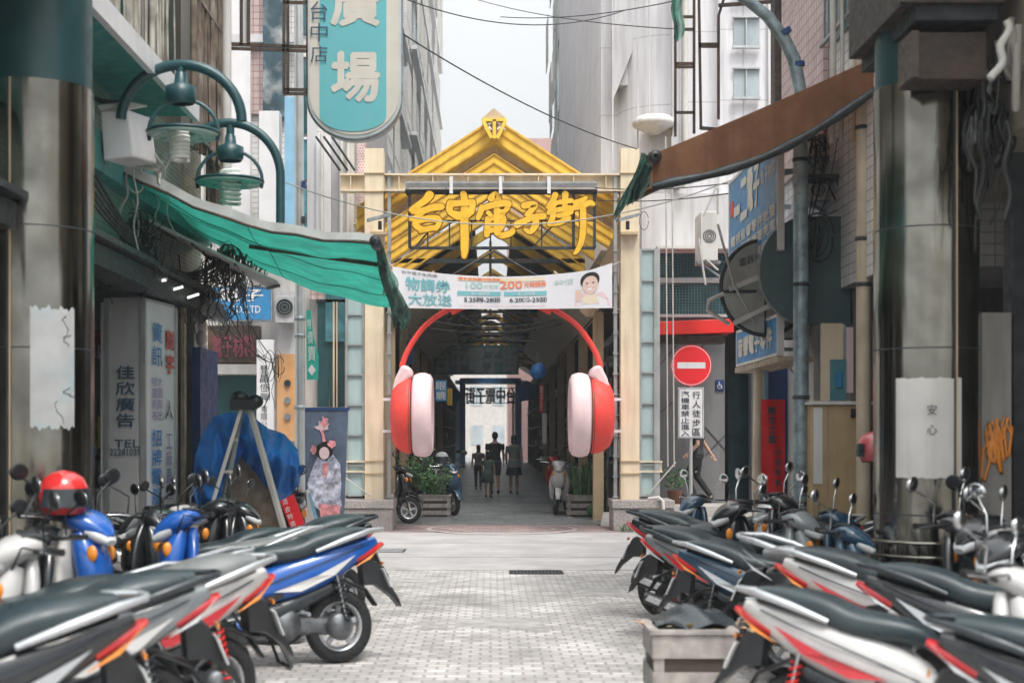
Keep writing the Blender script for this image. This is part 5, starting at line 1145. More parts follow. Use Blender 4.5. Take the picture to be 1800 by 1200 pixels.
# ================================================================ LADDER, TARP, RED SIGN
t = thing('step_ladder', 'aluminium A frame step ladder standing before the blue tarp', 'ladder', (X(430, 14), 14, 0)); Yl = 14.0
cx = X(428, Yl); zt = Z(716, Yl)
M['ladder'] = mat('ladder_alu', (.50, .49, .45), .5, metal=.3, var=.1, streak=.3)
for s_ in (-1, 1):
    for dy, sp in ((-.0, 1), (.42, .8)):
        g = MB(M['ladder'] if dy == 0 else M['steel']); g.bar((cx + s_ * .03 + s_ * .01, Yl + .12, zt), (cx + s_ * .60 * sp, Yl + dy * 1.3, 0), .085 if dy == 0 else .05, .035); g.build('leg', t)
g = MB(M['black']); g.box(cx - .14, cx + .10, Yl + .02, Yl + .22, zt - .02, zt + .08); g.ell((cx - .05, Yl + .1, zt + .10), .09, .07, .07); g.ell((cx + .1, Yl + .1, zt + .06), .08, .06, .07); g.build('hinge_cap', t)
g = MB(M['ladder'])
for k in range(1, 6): z = zt * k / 6; w_ = .60 * (1 - k / 6) + .03; g.bar((cx - w_ - .02, Yl + .13, z), (cx - w_ * .6, Yl + .5 * (1 - k / 6), z), .03)
g.build('rung', t)
t = thing('tarpaulin', 'crumpled bright blue tarpaulin draped over goods behind the ladder', 'tarpaulin', (X(440, 14.5), 14.5, 0)); Yt = 14.55
from mathutils import noise as mnoise
outl = [(352, 770), (372, 732), (404, 724), (440, 728), (470, 752), (500, 762), (524, 790), (529, 840), (515, 875), (492, 884), (478, 862), (462, 840), (440, 830), (418, 800), (404, 810), (398, 850), (380, 900), (352, 895), (338, 868), (345, 820)]
def tarpf(u, v):
    # u across, v down : interpolate between top and bottom profiles
    top = [(343, 800), (355, 765), (375, 732), (404, 724), (440, 728), (470, 752), (500, 762), (524, 790), (529, 832)]
    bot = [(338, 862), (350, 900), (378, 905), (400, 840), (425, 802), (450, 832), (478, 868), (500, 886), (527, 848)]
    x = u * 8; i = min(7, int(x)); fr = x - i; fr = fr * fr * (3 - 2 * fr) * .5 + fr * .5
    a = [top[i][k] * (1 - fr) + top[i + 1][k] * fr for k in (0, 1)]; b = [bot[i][k] * (1 - fr) + bot[i + 1][k] * fr for k in (0, 1)]
    px = a[0] * (1 - v) + b[0] * v; py = a[1] * (1 - v) + b[1] * v
    w_ = px * .11 + 2.2 * mnoise.noise(V((px * .012, py * .012, 2))) + (py - 800) * .012 * math.sin(px * .03); n_ = .045 * math.sin(w_ * 1.7) * (.35 + v) + mnoise.noise(V((px * .02, py * .018, 1))) * .16 + abs(mnoise.noise(V((px * .05, py * .03, 4)))) * .10
    bul = -.28 * math.sin(math.pi * v) * math.sin(math.pi * min(1, max(0, u)))
    return P(px, py, Yt + bul + n_)
MB(M['tarp']).sheet(tarpf, 130, 50).build('cloth', t)
g = MB(M['wood']); g.box(X(362, 15), X(510, 15), 14.8, 15.4, .5, Z(790, 15)); g.box(X(365, 15), X(375, 15), 14.85, 14.95, 0, .5); g.box(X(495, 15), X(505, 15), 14.85, 14.95, 0, .5); tag(g.build('work_table'), 'wooden table under the blue tarpaulin', 'table')
t = thing('goods_sign', 'slanted red board with white characters leaning beside the ladder', 'sign', P(520, 935, 14.4))
a, b = P(494, 880, 14.3), P(536, 945, 14.3); dx = V((.14, 0, .01))
g = MB(M['signred']); g.prism([P(492, 880, 14.35), P(516, 868, 14.35), P(537, 925, 14.35), P(516, 940, 14.35)], (0, .03, 0)); g.build('board', t)
g = MB(M['white'])
for i, ch in enumerate('清倉特價'): q = P(498 + 4.5 * i, 888 + 13 * i, 14.34); g.text(ch, q, (1, 0, .35), (-.25, 0, 1), .055, .06)
g.build('lettering', t)
t = thing('goods_bundle', 'bundle of wrapped pale rolls leaning right of the red board', 'rolls', P(555, 935, 14.9))
for k, (px, m) in enumerate(((530, 'white'), (538, 'b_pink'), (546, 'offwhite'), (553, 'skyblue'))): MB(M[m]).tube([P(px - 12, 850 + k * 6, 14.9 + k * .05), P(px + 10, 950, 14.9 + k * .05)], .035, 10).build('roll', t)
# hanging shop goods behind: plastic bags strip
random.seed(8); g = MB(M['clear'])
t = thing('hanging_goods', 'string of clear plastic bags hanging in front of the far shop window', 'goods', P(365, 750, 16.9))
for k in range(9):
    c = P(356 + random.uniform(-5, 14), 575 + k * 20, 16.9 + random.uniform(-.1, .2)); MB(random.choice([M['clear'], M['b_pink'], M['offwhite'], M['poster']])).ell(c, .07, .05, .1, 9, 7).build('bag', t)

# ================================================================ CABLES
def tangle(lab, n, cx0, cx1, cy0, cy1, Y, seed, m, rmin=.006, rmax=.016, L=.9, drop=.5):
    random.seed(seed); g = MB(m); W = X(cx1, Y) - X(cx0, Y)
    rp = lambda: P(random.uniform(cx0, cx1), cy0 + (cy1 - cy0) * random.random() ** 1.6, Y + random.uniform(-.5, .5))
    knots = [rp() for _ in range(5)]                      # cables are tied together here
    for k in range(n):
        r = random.uniform(rmin, rmax); q = random.random()
        if q < .45:          # drape between two ties
            a, b = random.sample(knots, 2) if random.random() < .7 else (random.choice(knots), rp())
            j = lambda: V((random.gauss(0, .04), random.gauss(0, .05), random.gauss(0, .05)))
            g.tube(catenary(a + j(), b + j(), random.uniform(.05, .45) * L, 14), r, 5, cap=False)
        elif q < .75:        # coil or loop at a tie
            c = random.choice(knots) + V((random.gauss(0, .06), random.gauss(0, .08), -.08)); R_ = random.uniform(.05, .17); ax = random.uniform(0, 3); pts = []
            for i in range(22): t_ = i / 21 * 6.6; pts.append(c + V((R_ * math.cos(t_) * math.cos(ax), R_ * math.cos(t_) * math.sin(ax) + .01 * i * .2, R_ * 1.3 * math.sin(t_) - .004 * i)))
            g.tube(pts, r, 5, cap=False)
        else:                # loose end hanging down
            p = random.choice(knots) + V((random.gauss(0, .12), random.gauss(0, .12), 0)); ln = random.uniform(.3, 1.) * L; w1 = random.uniform(-.15, .15); w2 = random.uniform(-.1, .1)
            g.tube([p + V((w1 * (i / 12) ** 2 + .02 * math.sin(i * .9 + k), w2 * (i / 12) ** 2, -ln * i / 12)) for i in range(13)], r, 5, cap=False)
    return tag(g.build('cable_tangle'), lab, 'cables')
tangle('mass of tangled black cables under the white floodlight box', 110, 160, 300, 385, 480, 13.5, 21, M['cable'], .003, .009, .6, 1.6)
tangle('loose nest of dark cables hanging under the green awning', 80, 300, 400, 440, 520, 15.5, 22, M['cable'], .003, .008, .6, 1.8)
tangle('thin dark wires dangling in front of the blue sign', 70, 370, 480, 470, 640, 18.0, 23, M['cable'], .003, .007, .8, 2.2)
tangle('pale grey wires looping around the white floodlight', 12, 230, 300, 230, 320, 13.2, 24, M['cable_w'], .006, .012)
tangle('thick grey and black cables looping at the top right corner', 30, 1725, 1800, 20, 230, 9.3, 25, M['cable'], .008, .02, 1.0)
tangle('pale bundled hoses at the top right corner', 9, 1728, 1800, 40, 200, 9.2, 26, M['cable_w'], .015, .03, .9)
tangle('fine wires gathered around the right facade pipes', 30, 1410, 1540, 250, 420, 14.0, 27, M['cable'], .004, .01, .6)
tangle('reddish brown loose wires beside the pale canopy panel', 30, 375, 450, 420, 520, 16.2, 29, M['brownsteel'], .006, .014, .7)
g = MB(M['cable'])
for k in range(5): g.tube(catenary((-3.3, 11.5 + .1 * k, 3.6 + .05 * k), (-3.25, 17.1, 3.5 + .07 * k), .25 + .05 * k), .014, 5)
tag(g.build('cable_run'), 'bundle of long cables running along the left wall above the shop canopy', 'cables')
wires = [((700, 55, 17.5), (1120, 262, 24.5), .15, 'long wire descending from the teal sign to the right gate post'), ((690, -10, 17.5), (1100, 18, 22), .3, 'slack wire crossing the top of the open sky'), ((880, 30, 26), (1185, 2, 20), .1, 'wire rising to the right across the sky'),
         ((495, 318, 17.5), (1290, 315, 17.4), .55, 'low slack wire passing in front of the gold characters'), ((1050, 352, 24), (1282, 340, 17.4), .05, 'short wire from the gate to the large blue sign'), ((840, 0, 30), (1200, 52, 18), .1, 'thin wire reaching down to the steel lattice'), ((1045, 330, 24.0), (1420, 300, 16), .1, 'wire behind the ragged cloth')]
for i, (a, b, sg, lab) in enumerate(wires): tag(MB(M['cable'] if i != 3 else M['cable_w']).tube(catenary(P(*a), P(*b), sg), .008 if i else .01, 5).build('overhead_wire'), lab, 'wire', 'wires overhead')
for px, lab in ((1172, 'left of two thin white ropes hanging right of the gate'), (1183, 'right of two thin white ropes hanging right of the gate')):
    tag(MB(M['cable_w']).tube([P(px - 2, 240, 24.2), P(px, 560, 24.2), P(px + 2, 820, 24.2)], .012, 6).build('rope'), lab, 'rope')
tag(MB(M['cable_w']).tube([P(1262, 395, 15.4), P(1290, 500, 15.0), P(1345, 600, 15.3), P(1395, 655, 15.8)], .014, 6).build('rope'), 'white rope slanting down across the oval lightbox to the lamp pole', 'rope')
tag(MB(M['cable']).tube([P(1172 + 8 * math.cos(a / 3) - 40, 388 + 16 * math.sin(a / 3), 24.6) for a in range(19)], .006, 5).build('wire_loop'), 'small loop of black wire on the white wall beside the gate post', 'wire')
# ================================================================ SCOOTERS
def paint(n, c, r=.22): 
    k = 'paint_' + n
    if k not in M: M[k] = mat(k, c, r, var=.06, vs=6, coat=.5, dirt=tuple(x * .5 + .05 for x in c), dirt_amt=.3)
    return M[k]
M['seat'] = mat('seat_vinyl', (.022, .036, .042), .34, var=.15, vs=5, bump=.12, bs=150, dirt=(.06, .07, .07), dirt_amt=.3)
M['seatgrey'] = mat('seat_grey', (.16, .17, .17), .42, var=.12, vs=5, bump=.12, bs=150, dirt=(.3, .3, .29), dirt_amt=.4)
M['engine'] = mat('engine_metal', (.16, .17, .18), .45, metal=.8, var=.3, vs=14); M['silver'] = mat('silver_paint', (.48, .50, .52), .3, metal=.5, var=.08)
M['plate'] = mat('number_plate', (.66, .68, .68), .45, var=.05); M['darkbody'] = mat('dark_body', (.02, .028, .034), .32, var=.2, vs=8, coat=.2)
def wheel(t, x, r, w_, steer=0., rimm='silver'):
    c = V((x, 0, r)); rot = Matrix.Rotation(steer, 3, 'Z')
    g = MB(M['rubber']); prof = [(r - .085, -w_ * .32), (r - .06, -w_ * .48), (r - .02, -w_ * .42), (r, -w_ * .15), (r, w_ * .15), (r - .02, w_ * .42), (r - .06, w_ * .48), (r - .085, w_ * .32)]
    ax = rot @ V((0, 1, 0)); g.lathe(c, prof, ax, 32); ty = g.build('tyre', t)
    for k in range(0): pass
    g = MB(M[rimm]); g.lathe(c, [(r - .083, -w_ * .36), (r - .105, -w_ * .3), (r - .11, 0), (r - .105, w_ * .3), (r - .083, w_ * .36)], ax, 32)
    for k in range(5):
        a = 2 * math.pi * k / 5 + .3; d = rot @ V((math.cos(a), 0, math.sin(a))); g.bar(c + d * .03, c + d * (r - .10), .035, .028, None, ax)
    g.lathe(c, [(.001, -.055), (.045, -.055), (.045, .055), (.001, .055)], ax, 16); g.build('rim', ty)
    g = MB(M['engine']); g.lathe(c, [(.06, .062), (.095, .062), (.095, .067), (.06, .067)], ax, 24, None, False); g.build('brake_disc', ty)
def scooter(lab, loc, heading, body='white', accent='black', seat='seat', style=0, mirrors=True, steer=.35, helmet=None, basket=False, group='scooters parked nose in along the alley', rear_box=False, mir='black'):
    """local frame: +x forward"""
    t = thing('motor_scooter', lab, 'scooter', loc, R(heading), group, local=True)
    t.rotation_euler = (R(random.choice((-1, 1)) * random.uniform(1, 6)), 0, R(heading + random.uniform(-4, 4))); q_ = random.uniform(.93, 1.05); t.scale = (q_ * random.uniform(.89, .96), q_, q_ * 1.02)
    B_ = {'white': paint('white', (.54, .53, .52)), 'blue': paint('blue', (.01, .10, .42)), 'black': paint('black', (.014, .017, .02)), 'grey': paint('grey', (.22, .24, .25)), 'red': paint('red', (.45, .012, .02)), 'teal': paint('navy', (.02, .06, .11)), 'cream': paint('cream', (.5, .45, .36)), 'silver': M['silver']}
    b, ac = B_[body], B_[accent]; s_ = style
    wheel(t, .66, .245, .10, steer); wheel(t, -.62, .25, .115)
    rot = Matrix.Rotation(steer, 3, 'Z'); fx = .60
    def st(p): q = V(p) - V((fx, 0, 0)); return rot @ q + V((fx, 0, 0))
    # rear body, lofted side panels
    if s_ == 3:      # rounder retro shape
        g = MB(b); g.loft([(.12, .40, .10, .07), (.02, .47, .16, .14), (-.2, .52, .195, .18), (-.42, .55, .205, .19), (-.62, .58, .185, .165), (-.76, .60, .13, .11), (-.84, .61, .05, .04)], 22, 2.2); g.build('rear_body', t, sub=1)
    else:
        g = MB(b); g.loft([(.10, .44, .10, .07), (.02, .50, .145, .12), (-.18, .56, .17, .15), (-.40, .62, .175, .145), (-.62, .70, .15, .11), (-.80, .775, .105, .07), (-.91, .82, .055, .03)], 20, 2.7); g.build('rear_body', t, sub=1)
        for k in (-1, 1):     # coloured flash and sculpted crease on each side
            g = MB(ac); g.prism([(-.10, k * .174, .50), (-.42, k * .182, .60), (-.72, k * .140, .73), (-.55, k * .172, .60), (-.30, k * .184, .50)], (0, k * .006, 0)); g.build('side_flash', t)
    g = MB(M['darkbody'])   # dark lower skirt
    g.loft([(.42, .30, .12, .03), (.25, .30, .17, .055), (-.02, .33, .17, .075), (-.3, .42, .15, .075), (-.55, .52, .12, .05)], 14, 3); g.build('under_skirt', t, sub=1)
    g = MB(b); g.loft([(.50, .31, .13, .02), (.40, .29, .19, .035), (.2, .285, .2, .035), (.06, .30, .18, .04)], 14, 4); g.build('floorboard', t)
    # seat with a step
    g = MB(M[seat]); g.loft([(.10, .64, .06, .03), (.02, .69, .12, .05), (-.2, .735, .16, .06), (-.45, .77, .16, .06), (-.65, .79, .14, .055), (-.78, .79, .07, .03)] if s_ == 3 else [(.12, .66, .045, .03), (.07, .71, .11, .055), (-.06, .74, .15, .068), (-.22, .745, .17, .075), (-.34, .765, .17, .078), (-.43, .815, .165, .08), (-.58, .845, .155, .074), (-.72, .865, .135, .062), (-.84, .88, .08, .035)], 20, 2.6); g.build('seat', t, sub=1)
    # grab rails
    g = MB(M['silver'] if s_ != 1 else M['darkbody'])
    for k in (-1, 1): g.tube([(-.42, k * .16, .76), (-.62, k * .175, .83), (-.82, k * .14, .885), (-.95, k * .06, .90)], [.014, .02, .02, .012], 8)
    g.tube([(-.95, -.06, .90), (-.97, 0, .90), (-.95, .06, .90)], .014, 8); g.build('grab_rail', t)
    # tail light + indicators
    g = MB(M['taillight']); g.loft([(-.74, .60, .08, .055), (-.83, .61, .07, .045), (-.88, .615, .04, .02)] if s_ == 3 else [(-.74, .70, .115, .045), (-.86, .745, .085, .04), (-.97, .80, .03, .015)], 14, 2.2); g.build('tail_light', t, sub=1)
    for k in (-1, 1):
        g = MB(M['clear'] if s_ else M['amber']); g.prism([(-.70, k * .125, .64), (-.88, k * .085, .74), (-.95, k * .05, .80), (-.84, k * .10, .70)], (0, k * .018, 0)); g.build('indicator', t, bevel=.004)
    # mudguard, plate
    g = MB(M['black']); g.prism([(-.78, -.07, .70), (-.90, -.07, .68), (-1.07, -.07, .42), (-1.09, -.07, .36), (-1.03, -.07, .43), (-.90, -.07, .52), (-.80, -.07, .52)], (0, .14, 0)); g.build('rear_mudguard', t, bevel=.006)
    g = MB(M['plate']); a = V((-1.0, 0, .56)); d = V((-.42, 0, -.9)).normalized(); q = V((-.93, -.13, .63)); g.add([q, q + V((0, .26, 0)), q + V((0, .26, 0)) + d * .14, q + d * .14, q + V((-.006, 0, .003)), q + V((-.006, .26, .003)), q + V((-.006, .26, .003)) + d * .14, q + d * .14 + V((-.006, 0, .003))], [(0, 1, 2, 3), (7, 6, 5, 4), (0, 4, 5, 1), (1, 5, 6, 2), (2, 6, 7, 3), (3, 7, 4, 0)]); g.build('number_plate', t)
    g = MB(M['black']); g.loft([(-.36, .42, .07, .012), (-.5, .53, .075, .014), (-.66, .555, .075, .014), (-.82, .49, .07, .012), (-.9, .38, .06, .01)], 12, 3); g.build('wheel_hugger', t)
    # engine, exhaust, shocks, stand
    g = MB(M['engine']); g.loft([(.02, .30, .09, .06), (-.15, .29, .10, .085), (-.35, .27, .07, .07), (-.62, .25, .05, .06), (-.70, .25, .03, .03)], 14, 3); 
    g.lathe((-.20, .09, .28), [(.001, .06), (.10, .055), (.115, .02), (.115, -.03)], (0, 1, 0), 20); g.lathe((-.60, .075, .26), [(.001, .06), (.075, .055), (.09, .02), (.09, -.02)], (0, 1, 0), 20)
    for k in range(5): g.box(-.05 - k * .03, -.04 - k * .03, -.13, -.05, .24, .36)
    g.build('engine', t)
    ex = MB(M['black']).tube([(-.05, -.10, .22), (-.25, -.14, .19), (-.42, -.16, .23), (-.60, -.165, .28), (-.88, -.17, .36)], [.018, .022, .045, .055, .05], 14).build('exhaust', t)
    g = MB(M['silver']); g.prism([(-.42, -.215, .20), (-.45, -.215, .27), (-.82, -.225, .385), (-.86, -.225, .345)], (0, -.012, 0)); g.build('heat_shield', ex, bevel=.004)
    for k in (-1, 1):
        g = MB(M['chrome']); g.tube([(-.66, k * .115, .26), (-.58, k * .12, .60)], .012, 8); g.build('shock_absorber', t)
        g = MB(M['red' if accent == 'red' else 'darksteel']); pts = [V((-.655, k * .115, .30)).lerp(V((-.59, k * .12, .56)), i / 60) + V((math.cos(i * .8) * .03, math.sin(i * .8) * .03, 0)) for i in range(61)]; g.tube(pts, .006, 5); g.build('spring', t)
    g = MB(M['darksteel']); g.tube([(-.12, -.12, .22), (-.22, -.19, .01)], .012, 6); g.tube([(-.12, .12, .22), (-.22, .19, .01)], .012, 6); g.tube([(-.22, -.19, .012), (-.22, .19, .012)], .012, 6); g.build('stand', t)
    # leg shield
    g = MB(b if s_ != 2 else M['offwhite']); g.loft([(.44, .30, .17, .02), (.46, .42, .205, .03), (.47, .58, .22, .04), (.455, .74, .20, .045), (.44, .86, .14, .045), (.44, .94, .07, .035)], 18, 3.2); g.build('leg_shield', t, sub=1)
    g = MB(b); g.loft([(.52, .50, .12, .03), (.60, .58, .145, .08), (.60, .70, .15, .09), (.56, .82, .14, .09), (.52, .92, .10, .05)], 18, 2.5); g.build('front_apron', t, sub=1)
    for k in (-1, 1): MB(M['amber']).ell((.63, k * .115, .80), .035, .022, .05, 10, 6).build('indicator', t)
    # fork, fender
    g = MB(M['darksteel'])
    for k in (-1, 1): g.tube([st((.53, k * .055, .60)), st((.66, k * .065, .245))], .018, 8)
    g.build('fork', t)
    g = MB(b); pts = [(.66 + .28 * math.cos(R(a)), .245 + .28 * math.sin(R(a)), .062 + (0 if 30 < a < 150 else -.015), .012) for a in range(160, 5, -12)]
    m0 = MB(b); m0.loft(pts, 12, 2.6); m0.v = [tuple(st(v)) for v in m0.v]; m0.build('front_fender', t)
    # handlebar cowl, headlight, bars
    m0 = MB(b); m0.loft([(.37, 1.00, .06, .03), (.42, 1.01, .115, .05), (.50, 1.00, .145, .07), (.58, .965, .13, .075), (.66, .915, .08, .05), (.70, .89, .03, .025)], 18, 2.4); m0.v = [tuple(st(v)) for v in m0.v]; m0.build('handlebar_cowl', t, sub=1)
    m0 = MB(M['clear']); m0.loft([(.60, .925, .11, .05), (.67, .885, .085, .045), (.71, .862, .04, .02)], 16, 2.2); m0.v = [tuple(st(v)) for v in m0.v]; hl = m0.build('headlight', t, sub=1)
    m0 = MB(M['black']); m0.loft([(.36, 1.035, .07, .012), (.43, 1.06, .085, .014), (.50, 1.06, .07, .01)], 12, 3); m0.v = [tuple(st(v)) for v in m0.v]; m0.build('dashboard', t)
    g = MB(M['darksteel']); g.tube([st(p) for p in ((.36, -.34, 1.015), (.42, -.2, 1.0), (.46, 0, .98), (.42, .2, 1.0), (.36, .34, 1.015))], .013, 8); g.tube([st((.5, 0, .98)), st((.53, 0, .6))], .025, 8); g.build('handlebar', t)
    for k in (-1, 1):
        MB(M['rubber']).tube([st((.395, k * .23, 1.008)), st((.35, k * .365, 1.018))], .019, 10).build('grip', t)
        MB(M['chrome']).tube([st((.43, k * .20, 1.0)), st((.42, k * .28, 1.01)), st((.38, k * .38, 1.01))], .007, 6).build('brake_lever', t)
        if mirrors:
            a_ = st((.41, k * .21, 1.02)); q = st((.37 + .03 * k, k * .36, 1.26)); 
            g = MB(M['black' if mir == 'black' else 'chrome']); g.tube([a_, a_ + V((.01, 0, .12)), q + V((0, -.02 * k, -.03))], .007, 6); 
            rq = rot.to_quaternion() @ Quaternion((0, 1, 0), R(8)); g.ell(q, .018, .075, .05, 16, 8, None, rq); mm = g.build('mirror', t)
            g = MB(M['mirror']); g.ell(q + rot @ V((-.013, 0, 0)), .008, .066, .042, 16, 8, None, rq); g.build('mirror_glass', mm)
    random.seed(len(bpy.data.objects))
    for k in (-1, 1):
        c0 = st((.40, k * .2, 1.0)); MB(M['cable']).tube([c0, c0 + V((.12, -k * .03, .02)), c0 + V((.16, -k * .12, -.12)), V((.50, k * .03, .72))], .006, 5).build('brake_cable', t)
    if random.random() < .5:
        g = MB(random.choice([M['tarp'], M['offwhite'], M['hpwhite'], M['leaf'], M['black']])); g.ell((.30, .02, .42), .10, .12, .13, 12, 9); g.ell((.34, .03, .58), .03, .03, .05, 8, 6); g.build('hanging_bag', t)
    if s_ != 3:      # panel gap, reflector, pegs
        for k in (-1, 1):
            MB(M['ink']).tube([(.06, k * .125, .50), (-.16, k * .172, .585), (-.40, k * .179, .665), (-.62, k * .155, .735), (-.80, k * .112, .80)], .0045, 5).build('panel_gap', t)
            MB(M['silver']).tube([(-.30, k * .17, .36), (-.34, k * .25, .35)], .014, 8).build('foot_peg', t)
            MB(M['black']).prism([(-.02, k * .172, .47), (-.16, k * .178, .50), (-.18, k * .178, .46), (-.06, k * .172, .43)], (0, k * .006, 0)).build('side_vent', t)
    g = MB(M['amber']); g.box(-.965, -.955, -.04, .04, .655, .675); g.build('reflector', t)
    g = MB(M['rubber']); g.box(.10, .38, -.15, .15, .322, .33); g.build('floor_mat', t)
    if rear_box:
        g = MB(M['black']); g.loft([(-.62, .93, .15, .02), (-.70, 1.0, .18, .1), (-.86, 1.06, .19, .13), (-1.0, 1.06, .14, .1)], 16, 3.5); g.build('top_box', t, sub=1)
    return t
def helmet(lab, pos, m, rot=0., visor=True):
    t = thing('helmet', lab, 'helmet', pos, rot, None, local=True); r = .135
    prof = [(.105, -.10), (.128, -.06), (.138, 0), (.132, .05), (.105, .10), (.06, .128), (.001, .14)]
    g = MB(m); g.lathe((0, 0, .12), prof, (0, 0, 1), 28); g.build('shell', t)
    g = MB(M['rubber']); g.lathe((0, 0, .12), [(.106, -.10), (.10, -.108), (.09, -.09), (.085, 0)], (0, 0, 1), 24); g.build('lining', t)
    if visor:
        g = MB(M['darkbody']); g.sheet(lambda u, v: V((math.cos(R(-62 + 124 * u)) * (.142 + .02 * (1 - v)), math.sin(R(-62 + 124 * u)) * (.142 + .02 * (1 - v)), .06 + .10 * v)), 18, 6, None, -.003); g.build('visor', t)
    return t

# ---- left row: tails towards the alley, noses towards the wall and slightly to the camera
def tail_at(px, py, z, heading, **k):
    """place so that the tail point (-.93, z) sits at the photographed place"""
    pass
Lh = 207     # heading, degrees
GL = 'scooters parked along the left of the alley'; GR = 'scooters parked along the right of the alley'; GA = 'scooters parked inside the arcade'
def place(tx, ty, heading, back=.93): return (tx + math.cos(R(heading)) * back, ty + math.sin(R(heading)) * back, 0)
specs = [
 (-.97, 12.3, 201, dict(body='black', accent='grey', seat='seat', style=1), 'black scooter with dark seat at the far end of the left row'),
 (-1.25, 11.2, 199, dict(body='silver', accent='red', seat='seatgrey', style=3), 'silver scooter with grey seat between the far black one and the blue one'),
 (-.80, 10.35, 204, dict(body='blue', accent='white', seat='seat', style=0), 'bright blue scooter with red tail light in the left row'),
 (-1.5, 9.3, 200, dict(body='black', accent='silver', seat='seatgrey', style=3), 'black scooter with grey dusty seat next to the bright blue one'),
 (-1.22, 8.0, 209, dict(body='white', accent='red', seat='seatgrey', style=0), 'white scooter with red flash near the front of the left row'),
 (-1.35, 6.95, 203, dict(body='grey', accent='white', seat='seat', style=1, rear_box=False), 'grey scooter with long dark seat second from the camera on the left'),
 (-1.5, 6.0, 207, dict(body='black', accent='silver', seat='seat', style=0), 'black scooter with silver rails cut off by the bottom left corner'),
]
for tx, ty, h, kw, lab in specs: scooter(lab, place(tx, ty, h), h, group=GL, steer=random.uniform(-.3, .6), **kw)
scooter('charcoal scooter wedged between the silver and the farthest left one', place(-1.5, 11.75, 203), 203, 'black', 'grey', 'seat', 1, group=GL, steer=.3)
scooter('cream scooter with dark seat wedged behind the white one with red flash', place(-1.75, 8.6, 206), 206, 'cream', 'black', 'seat', 3, group=GL, steer=.1)
scooter('navy scooter half hidden between the near left scooters', place(-1.7, 7.4, 202), 202, 'teal', 'silver', 'seat', 1, group=GL, steer=.4)
scooter('black scooter facing the alley just behind the left pillar', (-2.95, 10.75, 0), -18, 'black', 'white', 'seat', 0, group=GL, steer=-.5)
scooter('charcoal scooter wedged between the two dark scooters far right', place(1.55, 12.2, -18), -18, 'teal', 'grey', 'seat', 1, group=GR, steer=-.2, mir='chrome')
scooter('dark scooter with dull grey seat wedged beside the navy one on the right', place(1.7, 9.65, -23), -23, 'black', 'grey', 'seatgrey', 3, group=GR, steer=-.3, mir='chrome')
scooter('black scooter half hidden between the crate and the near white scooter', place(1.95, 7.85, -20), -20, 'black', 'silver', 'seat', 1, group=GR, steer=-.1, mir='chrome')
scooter('black scooter nose out against the dark doorway at the right picture edge', (3.35, 8.1, 0), 190, 'black', 'silver', 'seat', 0, group=GR, steer=.3, mir='chrome')
# back row on the left facing the alley
scooter('blue and white scooter facing the alley beside the left pillar', (-3.16, 9.1, 0), -12, 'blue', 'white', 'seat', 2, group=GL, steer=-.25).scale = (1.1, 1.1, 1.1)
scooter('white scooter facing the alley behind the bright blue and white one', (-3.15, 12.6, 0), -8, 'white', 'black', 'seat', 0, group=GL, steer=-.3)
scooter('black scooter with amber indicator facing the alley near the ladder', (-2.75, 13.2, 0), -10, 'black', 'grey', 'seat', 0, group=GL, steer=-.2)
scooter('pale scooter at the left picture edge facing the alley', (-3.3, 8.1, 0), -15, 'cream', 'blue', 'seatgrey', 3, group=GL, steer=-.25)
helmet('glossy red open helmet hung on the blue scooter beside the left pillar', (-2.70, 9.0, 1.11), paint('helmet', (.62, .03, .03), .12), R(-60)).scale = (1.15, 1.15, 1.15)
# right row
specs = [
 (1.22, 12.9, -20, dict(body='black', accent='grey', seat='seat', style=1, mir='chrome'), 'black scooter farthest from the camera in the right row'),
 (1.16, 11.6, -23, dict(body='grey', accent='red', seat='seat', style=1, mir='chrome'), 'dark grey scooter with a long seat and red tail light in the right row'),
 (1.20, 10.3, -20, dict(body='teal', accent='silver', seat='seat', style=0, mir='chrome'), 'navy scooter with clear tail lens in the right row'),
 (1.75, 8.9, -17, dict(body='white', accent='red', seat='seat', style=0, mir='chrome'), 'white scooter with red trim behind the nearest one on the right'),
 (1.12, 7.0, -27, dict(body='white', accent='red', seat='seat', style=0, mir='chrome'), 'large white scooter with red tail light nearest the wooden crate'),
 (1.75, 5.95, -24, dict(body='black', accent='silver', seat='seat', style=1), 'black scooter cut off by the bottom right corner'),
]
for tx, ty, h, kw, lab in specs: scooter(lab, place(tx, ty, h), h, group=GR, steer=random.uniform(-.5, .1), **kw)
scooter('black scooter with orange indicator facing left in front of the right pillar', (3.55, 9.0, 0), 197, 'black', 'silver', 'seat', 1, group=GR, steer=.2)
helmet('white and red helmet on a handlebar beside the right pillar', (X(1538, 11.2), 11.2, Z(815, 11.2)), paint('helmet2', (.55, .10, .11), .15), R(160))
scooter('scooter with chrome mirrors parked against the plywood cabinet', (3.0, 12.9, 0), 190, 'silver', 'black', 'seat', 3, group=GR, steer=.3, mir='chrome')
scooter('dark scooter squeezed nose out between the ladder and the left row', (-2.55, 14.7, 0), 25, 'black', 'red', 'seat', 1, group=GL, steer=.4)
scooter('black scooter with chrome mirrors behind the navy one on the right', (2.45, 12.2, 0), 205, 'black', 'grey', 'seat', 0, group=GR, steer=-.3, mir='chrome')
scooter('grey scooter nose out beneath the red banner', (2.55, 14.85, 0), 195, 'teal', 'silver', 'seat', 1, group=GR, steer=.35, mir='chrome')
